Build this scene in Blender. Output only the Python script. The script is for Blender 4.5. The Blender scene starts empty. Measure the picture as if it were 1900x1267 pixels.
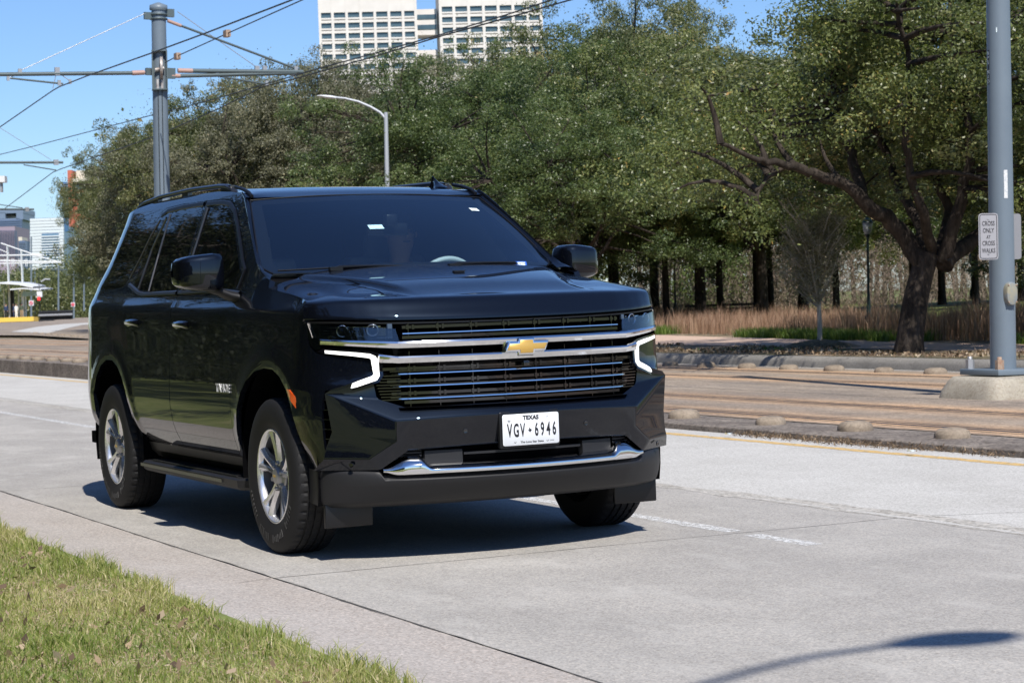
import bpy, bmesh, math, random
import numpy as np
from mathutils import Vector, Matrix, geometry
R = math.radians
SC = bpy.context.scene
COL = SC.collection
random.seed(7)
rng = np.random.default_rng(7)

# ---------------------------------------------------------------- camera
CAMP = (10.17712, -4.50396, 1.27722); YAW, PITCH, ROLL, FPX = 2.69331, -0.02242, -0.03567, 3903.1
def cam_basis():
    f = Vector((math.cos(YAW)*math.cos(PITCH), math.sin(YAW)*math.cos(PITCH), math.sin(PITCH)))
    r = Vector((math.sin(YAW), -math.cos(YAW), 0)); u = r.cross(f)
    c, s = math.cos(ROLL), math.sin(ROLL)
    return f, c*r + s*u, c*u - s*r
CF, CR, CU = cam_basis()
cd = bpy.data.cameras.new('camera'); cam = bpy.data.objects.new('camera', cd); COL.objects.link(cam)
cam.matrix_world = Matrix(((CR.x, CU.x, -CF.x, CAMP[0]), (CR.y, CU.y, -CF.y, CAMP[1]), (CR.z, CU.z, -CF.z, CAMP[2]), (0, 0, 0, 1)))
cd.sensor_width = 36; cd.lens = FPX*36/1900; cd.clip_start = .1; cd.clip_end = 6000
cd.dof.use_dof = True; cd.dof.focus_distance = 10.3; cd.dof.aperture_fstop = 11
SC.camera = cam
# ---------------------------------------------------------------- world, sun, exposure
SUN_DIR = Vector((0.987*math.cos(R(50)), -0.16*math.cos(R(50)), math.sin(R(50)))).normalized()
w = bpy.data.worlds.new('World'); SC.world = w; w.use_nodes = True
nt = w.node_tree; bg = nt.nodes['Background']
sky = nt.nodes.new('ShaderNodeTexSky'); sky.sky_type = 'NISHITA'; sky.sun_disc = False
sky.sun_elevation = R(50); sky.sun_rotation = math.atan2(SUN_DIR.x, SUN_DIR.y)
sky.altitude = 0; sky.air_density = 1.0; sky.dust_density = .1; sky.ozone_density = 4.0
wb = nt.nodes.new('ShaderNodeMix'); wb.data_type = 'RGBA'; wb.blend_type = 'MULTIPLY'; wb.inputs[0].default_value = 1; wb.inputs[7].default_value = (.84, 1, 1.27, 1)
nt.links.new(sky.outputs[0], wb.inputs[6]); nt.links.new(wb.outputs[2], bg.inputs[0]); bg.inputs[1].default_value = 0.082
sl = bpy.data.lights.new('sun', 'SUN'); sl.energy = 4.6; sl.angle = R(.53); sl.color = (1, .955, .89)
so = bpy.data.objects.new('sun', sl); COL.objects.link(so)
so.rotation_euler = (-SUN_DIR).to_track_quat('-Z', 'Y').to_euler()
SC.view_settings.view_transform = 'Standard'; SC.view_settings.look = 'None'; SC.view_settings.gamma = 1
SC.view_settings.exposure = 0.35
SC.cycles.max_bounces = 6; SC.cycles.transparent_max_bounces = 12

# ---------------------------------------------------------------- helpers
def ray(px, py): return Vector(CAMP), CF + CR*((px-950)/FPX) - CU*((py-633.5)/FPX)
def hit(px, py, ax, val):
    o, d = ray(px, py); t = (val-o[ax])/d[ax]; return o + d*t
def atdep(px, py, D):
    o, d = ray(px, py); return o + d*D
def lin(a, b, t): return a + (b-a)*t
def interp(T, x): return float(np.interp(x, [a[0] for a in T], [a[1] for a in T]))
def smooth(a, b, x):
    t = min(1, max(0, (x-a)/(b-a))); return t*t*(3-2*t)
class Pch:
    def __init__(s, T):
        s.x = np.array([a[0] for a in T], float); s.y = np.array([a[1] for a in T], float)
        h = np.diff(s.x); d = np.diff(s.y)/h; m = np.zeros(len(s.x)); m[0] = d[0]; m[-1] = d[-1]
        for i in range(1, len(d)):
            m[i] = 0 if d[i-1]*d[i] <= 0 else 2*d[i-1]*d[i]/(d[i-1]+d[i])
        s.m = m
    def __call__(s, v):
        v = min(max(v, s.x[0]), s.x[-1]); i = min(max(int(np.searchsorted(s.x, v))-1, 0), len(s.x)-2)
        h = s.x[i+1]-s.x[i]; t = (v-s.x[i])/h
        return float((2*t**3-3*t*t+1)*s.y[i]+(t**3-2*t*t+t)*h*s.m[i]+(3*t*t-2*t**3)*s.y[i+1]+(t**3-t*t)*h*s.m[i+1])
def tag(o, label=None, cat=None, group=None, kind=None):
    if label: o['label'] = label
    if cat: o['category'] = cat
    if group: o['group'] = group
    if kind: o['kind'] = kind
    return o
def empty(name, loc=(0, 0, 0), rot=(0, 0, 0), **k):
    o = bpy.data.objects.new(name, None); COL.objects.link(o); o.location = loc; o.rotation_euler = rot; o.empty_display_size = .2
    return tag(o, **k)
def link(name, me, parent=None):
    o = bpy.data.objects.new(name, me); COL.objects.link(o)
    if parent: o.parent = parent
    return o
def copy_tree(o, parent=None):
    c = o.copy(); COL.objects.link(c)
    if parent: c.parent = parent
    for ch in [x for x in bpy.data.objects if x.parent == o]: copy_tree(ch, c)
    return c
def inpoly(P, poly):
    P = np.asarray(P, float); x, y = P[:, 0], P[:, 1]; r = np.zeros(len(P), bool); n = len(poly)
    for i in range(n):
        x1, y1 = poly[i]; x2, y2 = poly[(i+1) % n]
        c = ((y1 > y) != (y2 > y))
        with np.errstate(divide='ignore', invalid='ignore'):
            r ^= c & (x < (x2-x1)*(y-y1)/((y2-y1) if y2 != y1 else 1e-12)+x1)
    return r
def segdist(P, poly):
    P = np.asarray(P, float); d = np.full(len(P), 1e9); n = len(poly)
    for i in range(n):
        a = np.array(poly[i]); b = np.array(poly[(i+1) % n]); ab = b-a; L = ab@ab
        if L < 1e-14: continue
        t = np.clip(((P-a)@ab)/L, 0, 1); q = a+t[:, None]*ab; d = np.minimum(d, np.hypot(*(P-q).T))
    return d
def dens(poly, step):
    out = []; n = len(poly)
    for i in range(n):
        a, b = poly[i], poly[(i+1) % n]; L = math.hypot(b[0]-a[0], b[1]-a[1]); k = max(1, int(L/step+.5))
        for j in range(k): out.append((a[0]+(b[0]-a[0])*j/k, a[1]+(b[1]-a[1])*j/k))
    return out
def area(poly): return sum(poly[i][0]*poly[(i+1) % len(poly)][1]-poly[(i+1) % len(poly)][0]*poly[i][1] for i in range(len(poly)))/2
def inset(poly, d):
    if area(poly) < 0: poly = poly[::-1]
    n = len(poly); out = []
    for i in range(n):
        p0, p1, p2 = [Vector(poly[(i+k) % n]) for k in (-1, 0, 1)]
        a = (p1-p0); b = (p2-p1)
        if a.length < 1e-9 or b.length < 1e-9: out.append(tuple(p1)); continue
        a.normalize(); b.normalize(); na = Vector((-a.y, a.x)); nb = Vector((-b.y, b.x)); m = na+nb
        m = m/max(.35, m.dot(m)/2) if m.length > 1e-6 else na
        q = p1+m*d; out.append((q.x, q.y))
    return out
def rounded(poly, r, k=4):
    if area(poly) < 0: poly = poly[::-1]
    n = len(poly); out = []
    for i in range(n):
        p0, p1, p2 = [Vector(poly[(i+q) % n]) for q in (-1, 0, 1)]
        a = p0-p1; b = p2-p1; rr = min(r, a.length*.45, b.length*.45); A = p1+a.normalized()*rr; B = p1+b.normalized()*rr
        for j in range(k+1):
            t = j/k; q = A*(1-t)**2+p1*2*t*(1-t)+B*t*t; out.append((q.x, q.y))
    return out
class MB:
    def __init__(s): s.v = []; s.f = []; s.n = []; s.m = []
    def add(s, v, f, n=None, mi=0):
        b = len(s.v); s.v += [tuple(p) for p in v]; s.n += ([tuple(q) for q in n] if n is not None else [None]*len(v))
        s.f += [tuple(i+b for i in q) for q in f]; s.m += [mi]*len(f); return s
    def merge(s, o, M=None):
        v = o.v; n = o.n
        if M is not None:
            v = [tuple(M @ Vector(p)) for p in v]; N3 = M.to_3x3(); n = [None if q is None else tuple((N3 @ Vector(q)).normalized()) for q in n]
        b = len(s.v); s.v += v; s.n += n; s.f += [tuple(i+b for i in q) for q in o.f]; s.m += o.m; return s
    def mirror(s, keep=True):
        v = [(x, -y, z) for x, y, z in s.v]; n = [None if q is None else (q[0], -q[1], q[2]) for q in s.n]
        if keep:
            b = len(s.v); s.v += v; s.n += n; s.f += [tuple(i+b for i in reversed(q)) for q in s.f[:]]; s.m += s.m[:]; return s
        o = MB(); o.v = v; o.n = n; o.f = [tuple(reversed(q)) for q in s.f]; o.m = s.m[:]; return o
    def quad(s, a, b, c, d, mi=0): return s.add([a, b, c, d], [(0, 1, 2, 3)], None, mi)
    def box(s, c, h, rz=0, mi=0, M=None):
        P = [Vector((sx*h[0], sy*h[1], sz*h[2])) for sx in (-1, 1) for sy in (-1, 1) for sz in (-1, 1)]
        if rz: P = [Matrix.Rotation(rz, 3, 'Z') @ q for q in P]
        P = [q+Vector(c) for q in P]
        if M is not None: P = [M @ q for q in P]
        return s.add(P, [(0, 1, 3, 2), (4, 6, 7, 5), (0, 4, 5, 1), (2, 3, 7, 6), (0, 2, 6, 4), (1, 5, 7, 3)], None, mi)
    def tube(s, pts, rad, seg=8, caps=True, mi=0, smoothn=True):
        pts = [Vector(p) for p in pts]; n = len(pts)
        if not hasattr(rad, '__len__'): rad = [rad]*n
        V = []; N = []; up = None
        for i in range(n):
            d = (pts[min(i+1, n-1)]-pts[max(i-1, 0)]).normalized()
            if up is None: up = d.orthogonal().normalized()
            else:
                up = (up-d*up.dot(d)); up = up.normalized() if up.length > 1e-6 else d.orthogonal().normalized()
            b = d.cross(up)
            for j in range(seg):
                a = 2*math.pi*j/seg; q = up*math.cos(a)+b*math.sin(a); V.append(pts[i]+q*rad[i]); N.append(q)
        F = [(i*seg+j, i*seg+(j+1) % seg, (i+1)*seg+(j+1) % seg, (i+1)*seg+j) for i in range(n-1) for j in range(seg)]
        s.add(V, F, N if smoothn else None, mi)
        if caps:
            s.add(V[:seg], [tuple(reversed(range(seg)))], None, mi); s.add(V[-seg:], [tuple(range(seg))], None, mi)
        return s
    def grid(s, P, flip=False, smoothn=True, mi=0, closed=False):
        A = np.array([[tuple(q) for q in row] for row in P], float); h, wd = A.shape[:2]
        if smoothn:
            gi = np.gradient(A, axis=0)
            gj = np.gradient(A, axis=1) if not closed else (np.roll(A, -1, 1)-np.roll(A, 1, 1))
            N = np.cross(gi, gj); L = np.linalg.norm(N, axis=2, keepdims=True); L[L < 1e-12] = 1; N = N/L
            if flip: N = -N
            N = N.reshape(-1, 3).tolist()
        else: N = None
        F = []
        for i in range(h-1):
            for j in range(wd if closed else wd-1):
                k = (j+1) % wd
                q = (i*wd+j, (i+1)*wd+j, (i+1)*wd+k, i*wd+k); F.append(q[::-1] if flip else q)
        return s.add(A.reshape(-1, 3).tolist(), F, N, mi)
    def lathe(s, prof, seg=48, axis='Y', c=(0, 0, 0), mi=0, smoothn=True):
        # prof: list of (radius, height) ; axis Y
        P = []
        for r, h in prof:
            row = []
            for j in range(seg):
                a = 2*math.pi*j/seg
                if axis == 'Y': row.append((c[0]+r*math.cos(a), c[1]+h, c[2]+r*math.sin(a)))
                elif axis == 'Z': row.append((c[0]+r*math.cos(a), c[1]+r*math.sin(a), c[2]+h))
                else: row.append((c[0]+h, c[1]+r*math.cos(a), c[2]+r*math.sin(a)))
            P.append(row)
        return s.grid(P, flip=(axis != 'Y'), smoothn=smoothn, closed=True, mi=mi)
    def prism(s, poly, fn0, fn1, mi=0):
        # poly: 2D; fn0/fn1 map to 3D for the near/far face
        n = len(poly); 
        if area(poly) < 0: poly = poly[::-1]
        a = [fn0(*q) for q in poly]; b = [fn1(*q) for q in poly]
        s.add(a, [tuple(range(n))], None, mi); s.add(b, [tuple(reversed(range(n)))], None, mi)
        return s.add(a+b, [(i, i+n, (i+1) % n+n, (i+1) % n) for i in range(n)], None, mi)
    def panel(s, poly, fn, holes=(), step=.03, fold=.012, flip=False, mi=0, foldn=None):
        poly = dens(poly, step); 
        if area(poly) < 0: poly = poly[::-1]
        hs = [dens(h, step) for h in holes]
        A = np.array(poly); x0, y0 = A.min(0); x1, y1 = A.max(0)
        gx, gy = np.meshgrid(np.arange(x0, x1, step), np.arange(y0, y1, step)); gx = gx+(np.arange(gx.shape[0]) % 2)[:, None]*step/2
        G = np.stack([gx.ravel(), gy.ravel()], 1); k = inpoly(G, poly) & (segdist(G, poly) > step*.45)
        for h in hs: k &= ~inpoly(G, h) & (segdist(G, h) > step*.45)
        G = G[k]; pts = list(poly); E = [(i, (i+1) % len(poly)) for i in range(len(poly))]
        for h in hs:
            b = len(pts); pts += h; E += [(b+i, b+(i+1) % len(h)) for i in range(len(h))]
        pts += [tuple(q) for q in G]
        r = geometry.delaunay_2d_cdt([Vector(q) for q in pts], E, [], 0, 1e-6)
        V2 = [tuple(q) for q in r[0]]; T = [t for t in r[2] if len(t) == 3]
        Cn = np.array([[(V2[t[0]][c]+V2[t[1]][c]+V2[t[2]][c])/3 for c in (0, 1)] for t in T]); k = inpoly(Cn, poly)
        for h in hs: k &= ~inpoly(Cn, h)
        T = [t for t, q in zip(T, k) if q]
        used = sorted({i for t in T for i in t}); mp = {a: b for b, a in enumerate(used)}; V2 = [V2[i] for i in used]; T = [tuple(mp[i] for i in t) for t in T]
        e = 1e-3; V = []; N = []
        for a, b in V2:
            P = Vector(fn(a, b)); U = Vector(fn(a+e, b))-Vector(fn(a-e, b)); W = Vector(fn(a, b+e))-Vector(fn(a, b-e))
            n = U.cross(W); n = n.normalized() if n.length > 1e-12 else Vector((0, 0, 1))
            V.append(P); N.append(-n if flip else n)
        F = []
        for t in T:
            a, b, c = [V2[i] for i in t]
            ccw = (b[0]-a[0])*(c[1]-a[1])-(b[1]-a[1])*(c[0]-a[0]) > 0
            F.append(t if ccw != flip else t[::-1])
        cnt = {}
        for t in F:
            for i in range(3): cnt[(t[i], t[(i+1) % 3])] = 1
        s.add(V, F, N, mi)
        if fold:
            for (a, b) in list(cnt):
                if (b, a) not in cnt:
                    A_, B_ = V[a], V[b]; A2 = A_-N[a]*fold; B2 = B_-N[b]*fold
                    s.add([B_, A_, A2, B2], [(0, 1, 2, 3)], None, mi)
        return s
    def build(s, name, mats, parent=None):
        me = bpy.data.meshes.new(name); me.from_pydata([tuple(map(float, p)) for p in s.v], [], s.f)
        if not isinstance(mats, (list, tuple)): mats = [mats]
        for m in mats: me.materials.append(m)
        me.polygons.foreach_set('material_index', s.m); me.polygons.foreach_set('use_smooth', [True]*len(s.f)); me.update()
        if any(q is not None for q in s.n):
            L = np.zeros((len(me.loops), 3), np.float32); fn = np.zeros(len(me.polygons)*3, np.float32); me.polygons.foreach_get('normal', fn); fn = fn.reshape(-1, 3)
            for pi, p in enumerate(me.polygons):
                for li in p.loop_indices:
                    q = s.n[me.loops[li].vertex_index]; L[li] = fn[pi] if q is None else q
            me.normals_split_custom_set(L.tolist())
        else: me.polygons.foreach_set('use_smooth', [False]*len(s.f))
        return link(name, me, parent)
def smooth_obj(o, ang=30, bev=0, seg=2):
    me = o.data; me.polygons.foreach_set('use_smooth', [True]*len(me.polygons))
    if bev:
        bm = bmesh.new(); bm.from_mesh(me); bmesh.ops.remove_doubles(bm, verts=bm.verts, dist=1e-5)
        es = [e for e in bm.edges if len(e.link_faces) == 2 and e.calc_face_angle(0) > R(ang)]
        bmesh.ops.bevel(bm, geom=es, offset=bev, segments=seg, affect='EDGES', profile=.5, clamp_overlap=True); bm.to_mesh(me); bm.free()
        me.polygons.foreach_set('use_smooth', [True]*len(me.polygons))
        ang = 50
    me.set_sharp_from_angle(angle=R(ang)); return o
def text_mb(txt, size, fn, depth=.0015, sx=1.0, align='CENTER', mi=0, off=0):
    cu = bpy.data.curves.new('t', 'FONT'); cu.body = txt; cu.size = size; cu.align_x = align; cu.align_y = 'CENTER'; cu.resolution_u = 3; cu.offset = off
    o = bpy.data.objects.new('t', cu); COL.objects.link(o); bpy.context.view_layer.update()
    me = bpy.data.meshes.new_from_object(o.evaluated_get(bpy.context.evaluated_depsgraph_get()))
    bpy.data.objects.remove(o); bpy.data.curves.remove(cu)
    V = [(v.co.x*sx, v.co.y) for v in me.vertices]; F = [tuple(p.vertices) for p in me.polygons]
    mb = MB(); mb.add([fn(x, y, depth) for x, y in V], F, None, mi)
    cnt = {}
    for f in F:
        for i in range(len(f)): cnt[(f[i], f[(i+1) % len(f)])] = 1
    for a, b in cnt:
        if (b, a) not in cnt: mb.add([fn(*V[b], depth), fn(*V[a], depth), fn(*V[a], 0), fn(*V[b], 0)], [(0, 1, 2, 3)], None, mi)
    bpy.data.meshes.remove(me); return mb
# ---------------------------------------------------------------- materials
def mat(name, col=(.5, .5, .5), rough=.5, metal=0, spec=.5, coat=0, coat_r=.03, emit=None, es=0, alpha=1, noise=None, bump=None, ior=None, trans=0):
    m = bpy.data.materials.new(name); m.use_nodes = True; t = m.node_tree; b = t.nodes['Principled BSDF']
    b.inputs['Base Color'].default_value = (*col, 1); b.inputs['Roughness'].default_value = rough; b.inputs['Metallic'].default_value = metal
    b.inputs['Specular IOR Level'].default_value = spec; b.inputs['Coat Weight'].default_value = coat; b.inputs['Coat Roughness'].default_value = coat_r
    b.inputs['Alpha'].default_value = alpha; b.inputs['Transmission Weight'].default_value = trans
    if ior: b.inputs['IOR'].default_value = ior
    if emit: b.inputs['Emission Color'].default_value = (*emit, 1); b.inputs['Emission Strength'].default_value = es
    if noise:  # (scale, amount, colour2)
        tc = t.nodes.new('ShaderNodeTexCoord'); nz = t.nodes.new('ShaderNodeTexNoise'); nz.inputs['Scale'].default_value = noise[0]; nz.inputs['Detail'].default_value = 6; nz.inputs['Roughness'].default_value = .65
        rp = t.nodes.new('ShaderNodeValToRGB'); rp.color_ramp.elements[0].position = .5-noise[1]/2; rp.color_ramp.elements[1].position = .5+noise[1]/2
        rp.color_ramp.elements[0].color = (*col, 1); rp.color_ramp.elements[1].color = (*noise[2], 1)
        t.links.new(tc.outputs['Object'], nz.inputs['Vector']); t.links.new(nz.outputs[0], rp.inputs[0]); t.links.new(rp.outputs[0], b.inputs['Base Color'])
    if bump:
        tc = t.nodes.new('ShaderNodeTexCoord'); nz = t.nodes.new('ShaderNodeTexNoise'); nz.inputs['Scale'].default_value = bump[0]; nz.inputs['Detail'].default_value = 4
        bp = t.nodes.new('ShaderNodeBump'); bp.inputs['Strength'].default_value = bump[1]; bp.inputs['Distance'].default_value = bump[2]
        t.links.new(tc.outputs['Object'], nz.inputs['Vector']); t.links.new(nz.outputs[0], bp.inputs['Height']); t.links.new(bp.outputs[0], b.inputs['Normal'])
    return m
class NG:
    """tiny node-graph helper"""
    def __init__(s, m): s.m = m; s.t = m.node_tree; s.b = s.t.nodes['Principled BSDF']
    def n(s, k, **a):
        q = s.t.nodes.new(k)
        for x, y in a.items():
            if x.startswith('i_'): q.inputs[int(x[2:]) if x[2:].isdigit() else x[2:].replace('_', ' ')].default_value = y
            else: setattr(q, x, y)
        return q
    def l(s, a, b): s.t.links.new(a, b)
    def pos(s): return s.n('ShaderNodeNewGeometry').outputs['Position']
    def noise(s, vec, scale, detail=4, rough=.6, sc3=None):
        if sc3:
            mp = s.n('ShaderNodeMapping'); mp.inputs['Scale'].default_value = sc3; s.l(vec, mp.inputs[0]); vec = mp.outputs[0]
        q = s.n('ShaderNodeTexNoise'); q.inputs['Scale'].default_value = scale; q.inputs['Detail'].default_value = detail; q.inputs['Roughness'].default_value = rough; s.l(vec, q.inputs['Vector']); return q.outputs[0]
    def ramp(s, f, stops):
        q = s.n('ShaderNodeValToRGB'); e = q.color_ramp.elements
        while len(e) < len(stops): e.new(.5)
        for i, (p, c) in enumerate(stops): e[i].position = p; e[i].color = (*c, 1) if hasattr(c, '__len__') else (c, c, c, 1)
        s.l(f, q.inputs[0]); return q.outputs[0]
    def mix(s, f, a, b, mode='MIX'):
        q = s.n('ShaderNodeMix', data_type='RGBA', blend_type=mode)
        for v, k in ((f, 0), (a, 6), (b, 7)):
            if hasattr(v, 'is_output'): s.l(v, q.inputs[k])
            elif k == 0: q.inputs[0].default_value = v
            else: q.inputs[k].default_value = (*v, 1)
        return q.outputs[2]
    def math(s, op, a, b=0, c=0):
        q = s.n('ShaderNodeMath', operation=op)
        for i, v in enumerate((a, b, c)):
            if hasattr(v, 'is_output'): s.l(v, q.inputs[i])
            else: q.inputs[i].default_value = v
        return q.outputs[0]
    def xyz(s, v):
        q = s.n('ShaderNodeSeparateXYZ'); s.l(v, q.inputs[0]); return q.outputs
    def bump(s, h, strength, dist):
        q = s.n('ShaderNodeBump'); q.inputs['Strength'].default_value = strength; q.inputs['Distance'].default_value = dist; s.l(h, q.inputs['Height']); s.l(q.outputs[0], s.b.inputs['Normal'])
# ---------------------------------------------------------------- ground materials
def ground_mat(name, c1, c2, speck=None, rough=.85, streak=None, sc=1.2, bumpd=.004, stain=None, fine=90):
    m = mat(name, c1, rough, spec=.25); g = NG(m); P = g.pos()
    big = g.noise(P, sc, 6, .6); col = g.ramp(big, [(.3, c1), (.7, c2)])
    if streak:
        st = g.noise(P, 1.0, 9, .8, (.30, 2.2, 1)); sr = g.ramp(st, [(.35, streak[0]), (.65, streak[1])]); col = g.mix(streak[2], col, sr)
    if stain:
        st = g.noise(P, .35, 7, .7, (.5, 1.3, 1)); f = g.ramp(st, [(.5, 0), (.68, 1)]); f = g.math('MULTIPLY', f, stain[1]); col = g.mix(f, col, stain[0])
    if speck:
        v = g.n('ShaderNodeTexVoronoi'); v.inputs['Scale'].default_value = fine; g.l(P, v.inputs['Vector'])
        xr = g.xyz(v.outputs['Color'])[0]; f = g.ramp(xr, [(.0, speck[0]), (.45, (1, 1, 1)), (.62, (1, 1, 1)), (1, speck[1])]); col = g.mix(1, col, f, 'MULTIPLY')
    n2 = g.noise(P, 35, 5, .7); col = g.mix(.5, col, g.ramp(n2, [(.25, (.72, .72, .72)), (.75, (1.25, 1.25, 1.25))]), 'MULTIPLY')
    g.l(col, g.b.inputs['Base Color']); g.bump(g.noise(P, 120, 3, .7), .35, bumpd); return m
M_conc = ground_mat('road concrete', (.325, .31, .288), (.41, .39, .36), ((.75, .74, .72), (1.28, 1.24, 1.18)), stain=((.49, .47, .435), .6), fine=130)
M_gut = ground_mat('gutter concrete', (.37, .34, .31), (.43, .40, .37), ((.78, .75, .72), (1.35, 1.3, 1.26)), fine=120, stain=((.36, .31, .265), .5))
M_asph = ground_mat('chip seal lane', (.47, .455, .42), (.55, .535, .50), ((.72, .71, .69), (1.12, 1.12, 1.12)), fine=110, stain=((.42, .40, .37), .5))
M_chip = ground_mat('ragged chip edge', (.36, .34, .30), (.48, .46, .42), ((.6, .58, .55), (1.25, 1.22, 1.2)), fine=45, bumpd=.012)
M_slab = ground_mat('track slab concrete', (.33, .25, .18), (.46, .36, .27), ((.72, .70, .67), (1.3, 1.26, 1.22)), fine=45, streak=((.17, .12, .085), (.52, .38, .265), .5), stain=((.20, .165, .14), .75))
g = NG(M_slab); _bc = g.b.inputs['Base Color']; _src = _bc.links[0].from_socket; _P = g.pos(); _y = g.math('ADD', g.xyz(_P)[1], g.math('MULTIPLY', g.math('ADD', g.noise(_P, .8, 5, .7, (.3, 1, 1)), -.5), .5)); _b = None
for yr in (6.15, 7.585, 10.28, 11.715):
    _q = g.math('POWER', 2.718, g.math('MULTIPLY', g.math('POWER', g.math('ADD', _y, -yr), 2), -7)); _b = _q if _b is None else g.math('ADD', _b, _q)
_c = g.mix(1, _src, g.mix(g.math('MINIMUM', _b, 1.0), (.80, .88, .96), (1.32, 1.15, .95)), 'MULTIPLY'); _d = None
for yr in (6.30, 7.43, 10.43, 11.56):
    _q = g.math('POWER', 2.718, g.math('MULTIPLY', g.math('POWER', g.math('ADD', _y, -yr), 2), -160)); _d = _q if _d is None else g.math('ADD', _d, _q)
g.l(g.mix(g.math('MULTIPLY', g.math('MINIMUM', _d, 1.0), .55), _c, (.12, .095, .075)), _bc)
M_slabk = ground_mat('slab kerb concrete', (.13, .11, .095), (.27, .235, .20), ((.5, .48, .45), (1.3, 1.25, 1.2)), fine=40, bumpd=.012, sc=2.5)
M_rail = mat('rail steel', (.045, .045, .055), .5, metal=.5, noise=(.8, .4, (.11, .10, .11)))
M_joint = mat('joint tar', (.085, .08, .072), .9)
M_kerb = ground_mat('kerb concrete', (.17, .16, .145), (.27, .255, .23), ((.8, .8, .78), (1.2, 1.2, 1.2)))
M_park = mat('leaf littered soil', (.16, .12, .08), .95); _g = NG(M_park); _P = _g.pos()
_c = _g.ramp(_g.noise(_P, 1.1, 8, .75), [(.33, (.05, .055, .02)), (.47, (.13, .11, .065)), (.6, (.30, .235, .165)), (.75, (.36, .29, .22))])
_v = _g.n('ShaderNodeTexVoronoi'); _v.inputs['Scale'].default_value = 14; _g.l(_P, _v.inputs['Vector'])
_c = _g.mix(1, _c, _g.ramp(_g.xyz(_v.outputs['Color'])[1], [(0, (.45, .45, .4)), (.6, (1, 1, 1)), (1, (1.7, 1.45, 1.15))]), 'MULTIPLY'); _g.l(_c, _g.b.inputs['Base Color'])
M_pathm = ground_mat('pink gravel path', (.50, .36, .27), (.60, .45, .35), ((.8, .78, .75), (1.15, 1.12, 1.1)), fine=30)
M_lawnfar = mat('park lawn', (.12, .15, .03), .95); _g = NG(M_lawnfar); _P = _g.pos()
_g.l(_g.ramp(_g.noise(_P, .5, 6, .7), [(.3, (.07, .10, .022)), (.55, (.17, .20, .045)), (.75, (.27, .25, .09))]), _g.b.inputs['Base Color'])
M_soil = mat('verge soil under grass', (.10, .085, .05), .95); _g = NG(M_soil); _P = _g.pos()
_g.l(_g.ramp(_g.noise(_P, 2.2, 8, .75), [(.3, (.10, .13, .035)), (.5, (.19, .22, .06)), (.7, (.34, .31, .14))]), _g.b.inputs['Base Color'])
def worn(name, col, keep, sc=9):
    m = mat(name, col, .7); g = NG(m); P = g.pos(); n = g.noise(P, sc, 8, .8); a = g.ramp(n, [(keep-.05, 0), (keep+.05, 1)]); g.l(a, g.b.inputs['Alpha'])
    g.l(g.mix(g.ramp(g.noise(P, 60, 3, .7), [(.3, 0), (.7, .35)]), col, (.4, .38, .35)), g.b.inputs['Base Color']); return m
M_white = worn('worn white road paint', (.72, .72, .70), .48, 28); M_yel = worn('yellow road paint', (.66, .42, .12), .43, 12)

def slabbox(x0, x1, y0, y1, z0, z1, name, m, nx=1, **k):
    mb = MB(); mb.box(((x0+x1)/2, (y0+y1)/2, (z0+z1)/2), ((x1-x0)/2, (y1-y0)/2, (z1-z0)/2)); return tag(mb.build(name, m), kind='structure', **k)
def sheet(name, x0, x1, y0, y1, z, m, kind='structure'):
    return tag(MB().quad((x0, y0, z), (x1, y0, z), (x1, y1, z), (x0, y1, z)).build(name, m), kind=kind)
XF = -900
# terrain: one sheet to the horizon, falling slightly away from the road, rising into a low park mound
def ter(x, y):
    z = -.02
    if y > 12.9: z = .20+.38*smooth(20, 42, y)*smooth(-58, -44, x)-.004*max(0, y-50)+.22*smooth(-45, -22, x)*smooth(24, 40, y)+.04*math.sin(x*.21)*smooth(22, 30, y)
    if y < -2: z = -.01+.02*smooth(-2, -3, y)
    return z
ys = [-1500, -400, -120, -40, -12, -6, -3.2, -2.9, 2, 5.3, 12.8, 12.95, 14, 15, 16, 17, 18.5, 20, 22, 24, 26, 28, 30, 33, 36, 40, 45, 50, 56, 65, 80, 120, 300, 900, 3000]
xs = [-4000, -1500, -700, -400, -250, -180, -140]+list(range(-120, 60, 6))+[80, 150, 400, 1500]
P = [[(x, y, ter(x, y)-.03-(.0 if abs(y) < 200 else .01*abs(y)*.3)) for x in xs] for y in ys]
tag(MB().grid(P, flip=True).build('ground', M_lawnfar), kind='structure')
g = NG(M_conc); _bc = M_conc.node_tree.nodes['Principled BSDF'].inputs['Base Color']; _src = _bc.links[0].from_socket; _P = g.pos()
_xy = g.xyz(_P); _tr = None   # faint tyre-darkened tracks and rubbed lighter blotches
for yy_ in (-.87, .87): 
    _q = g.math('POWER', 2.718, g.math('MULTIPLY', g.math('POWER', g.math('ADD', _xy[1], -yy_), 2), -9)); _tr = _q if _tr is None else g.math('ADD', _tr, _q)
_q = g.math('MULTIPLY', _tr, g.math('MULTIPLY', g.noise(_P, .8, 5, .6, (.35, 1.6, 1)), .24)); _c = g.mix(_q, _src, (.19, .18, .17))
_c = g.mix(g.math('MULTIPLY', g.ramp(g.noise(_P, 1.7, 8, .75, (.7, 1.5, 1)), [(.52, 0), (.66, 1)]), .35), _c, (.54, .52, .48)); _c = g.mix(g.math('MULTIPLY', g.ramp(g.noise(_P, 3.1, 8, .8), [(.60, 0), (.72, 1)]), .35), _c, (.24, .23, .215)); g.l(_c, _bc)
slabbox(XF, 60, -1.305, 2.25, -.3, 0, 'road', M_conc)
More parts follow.
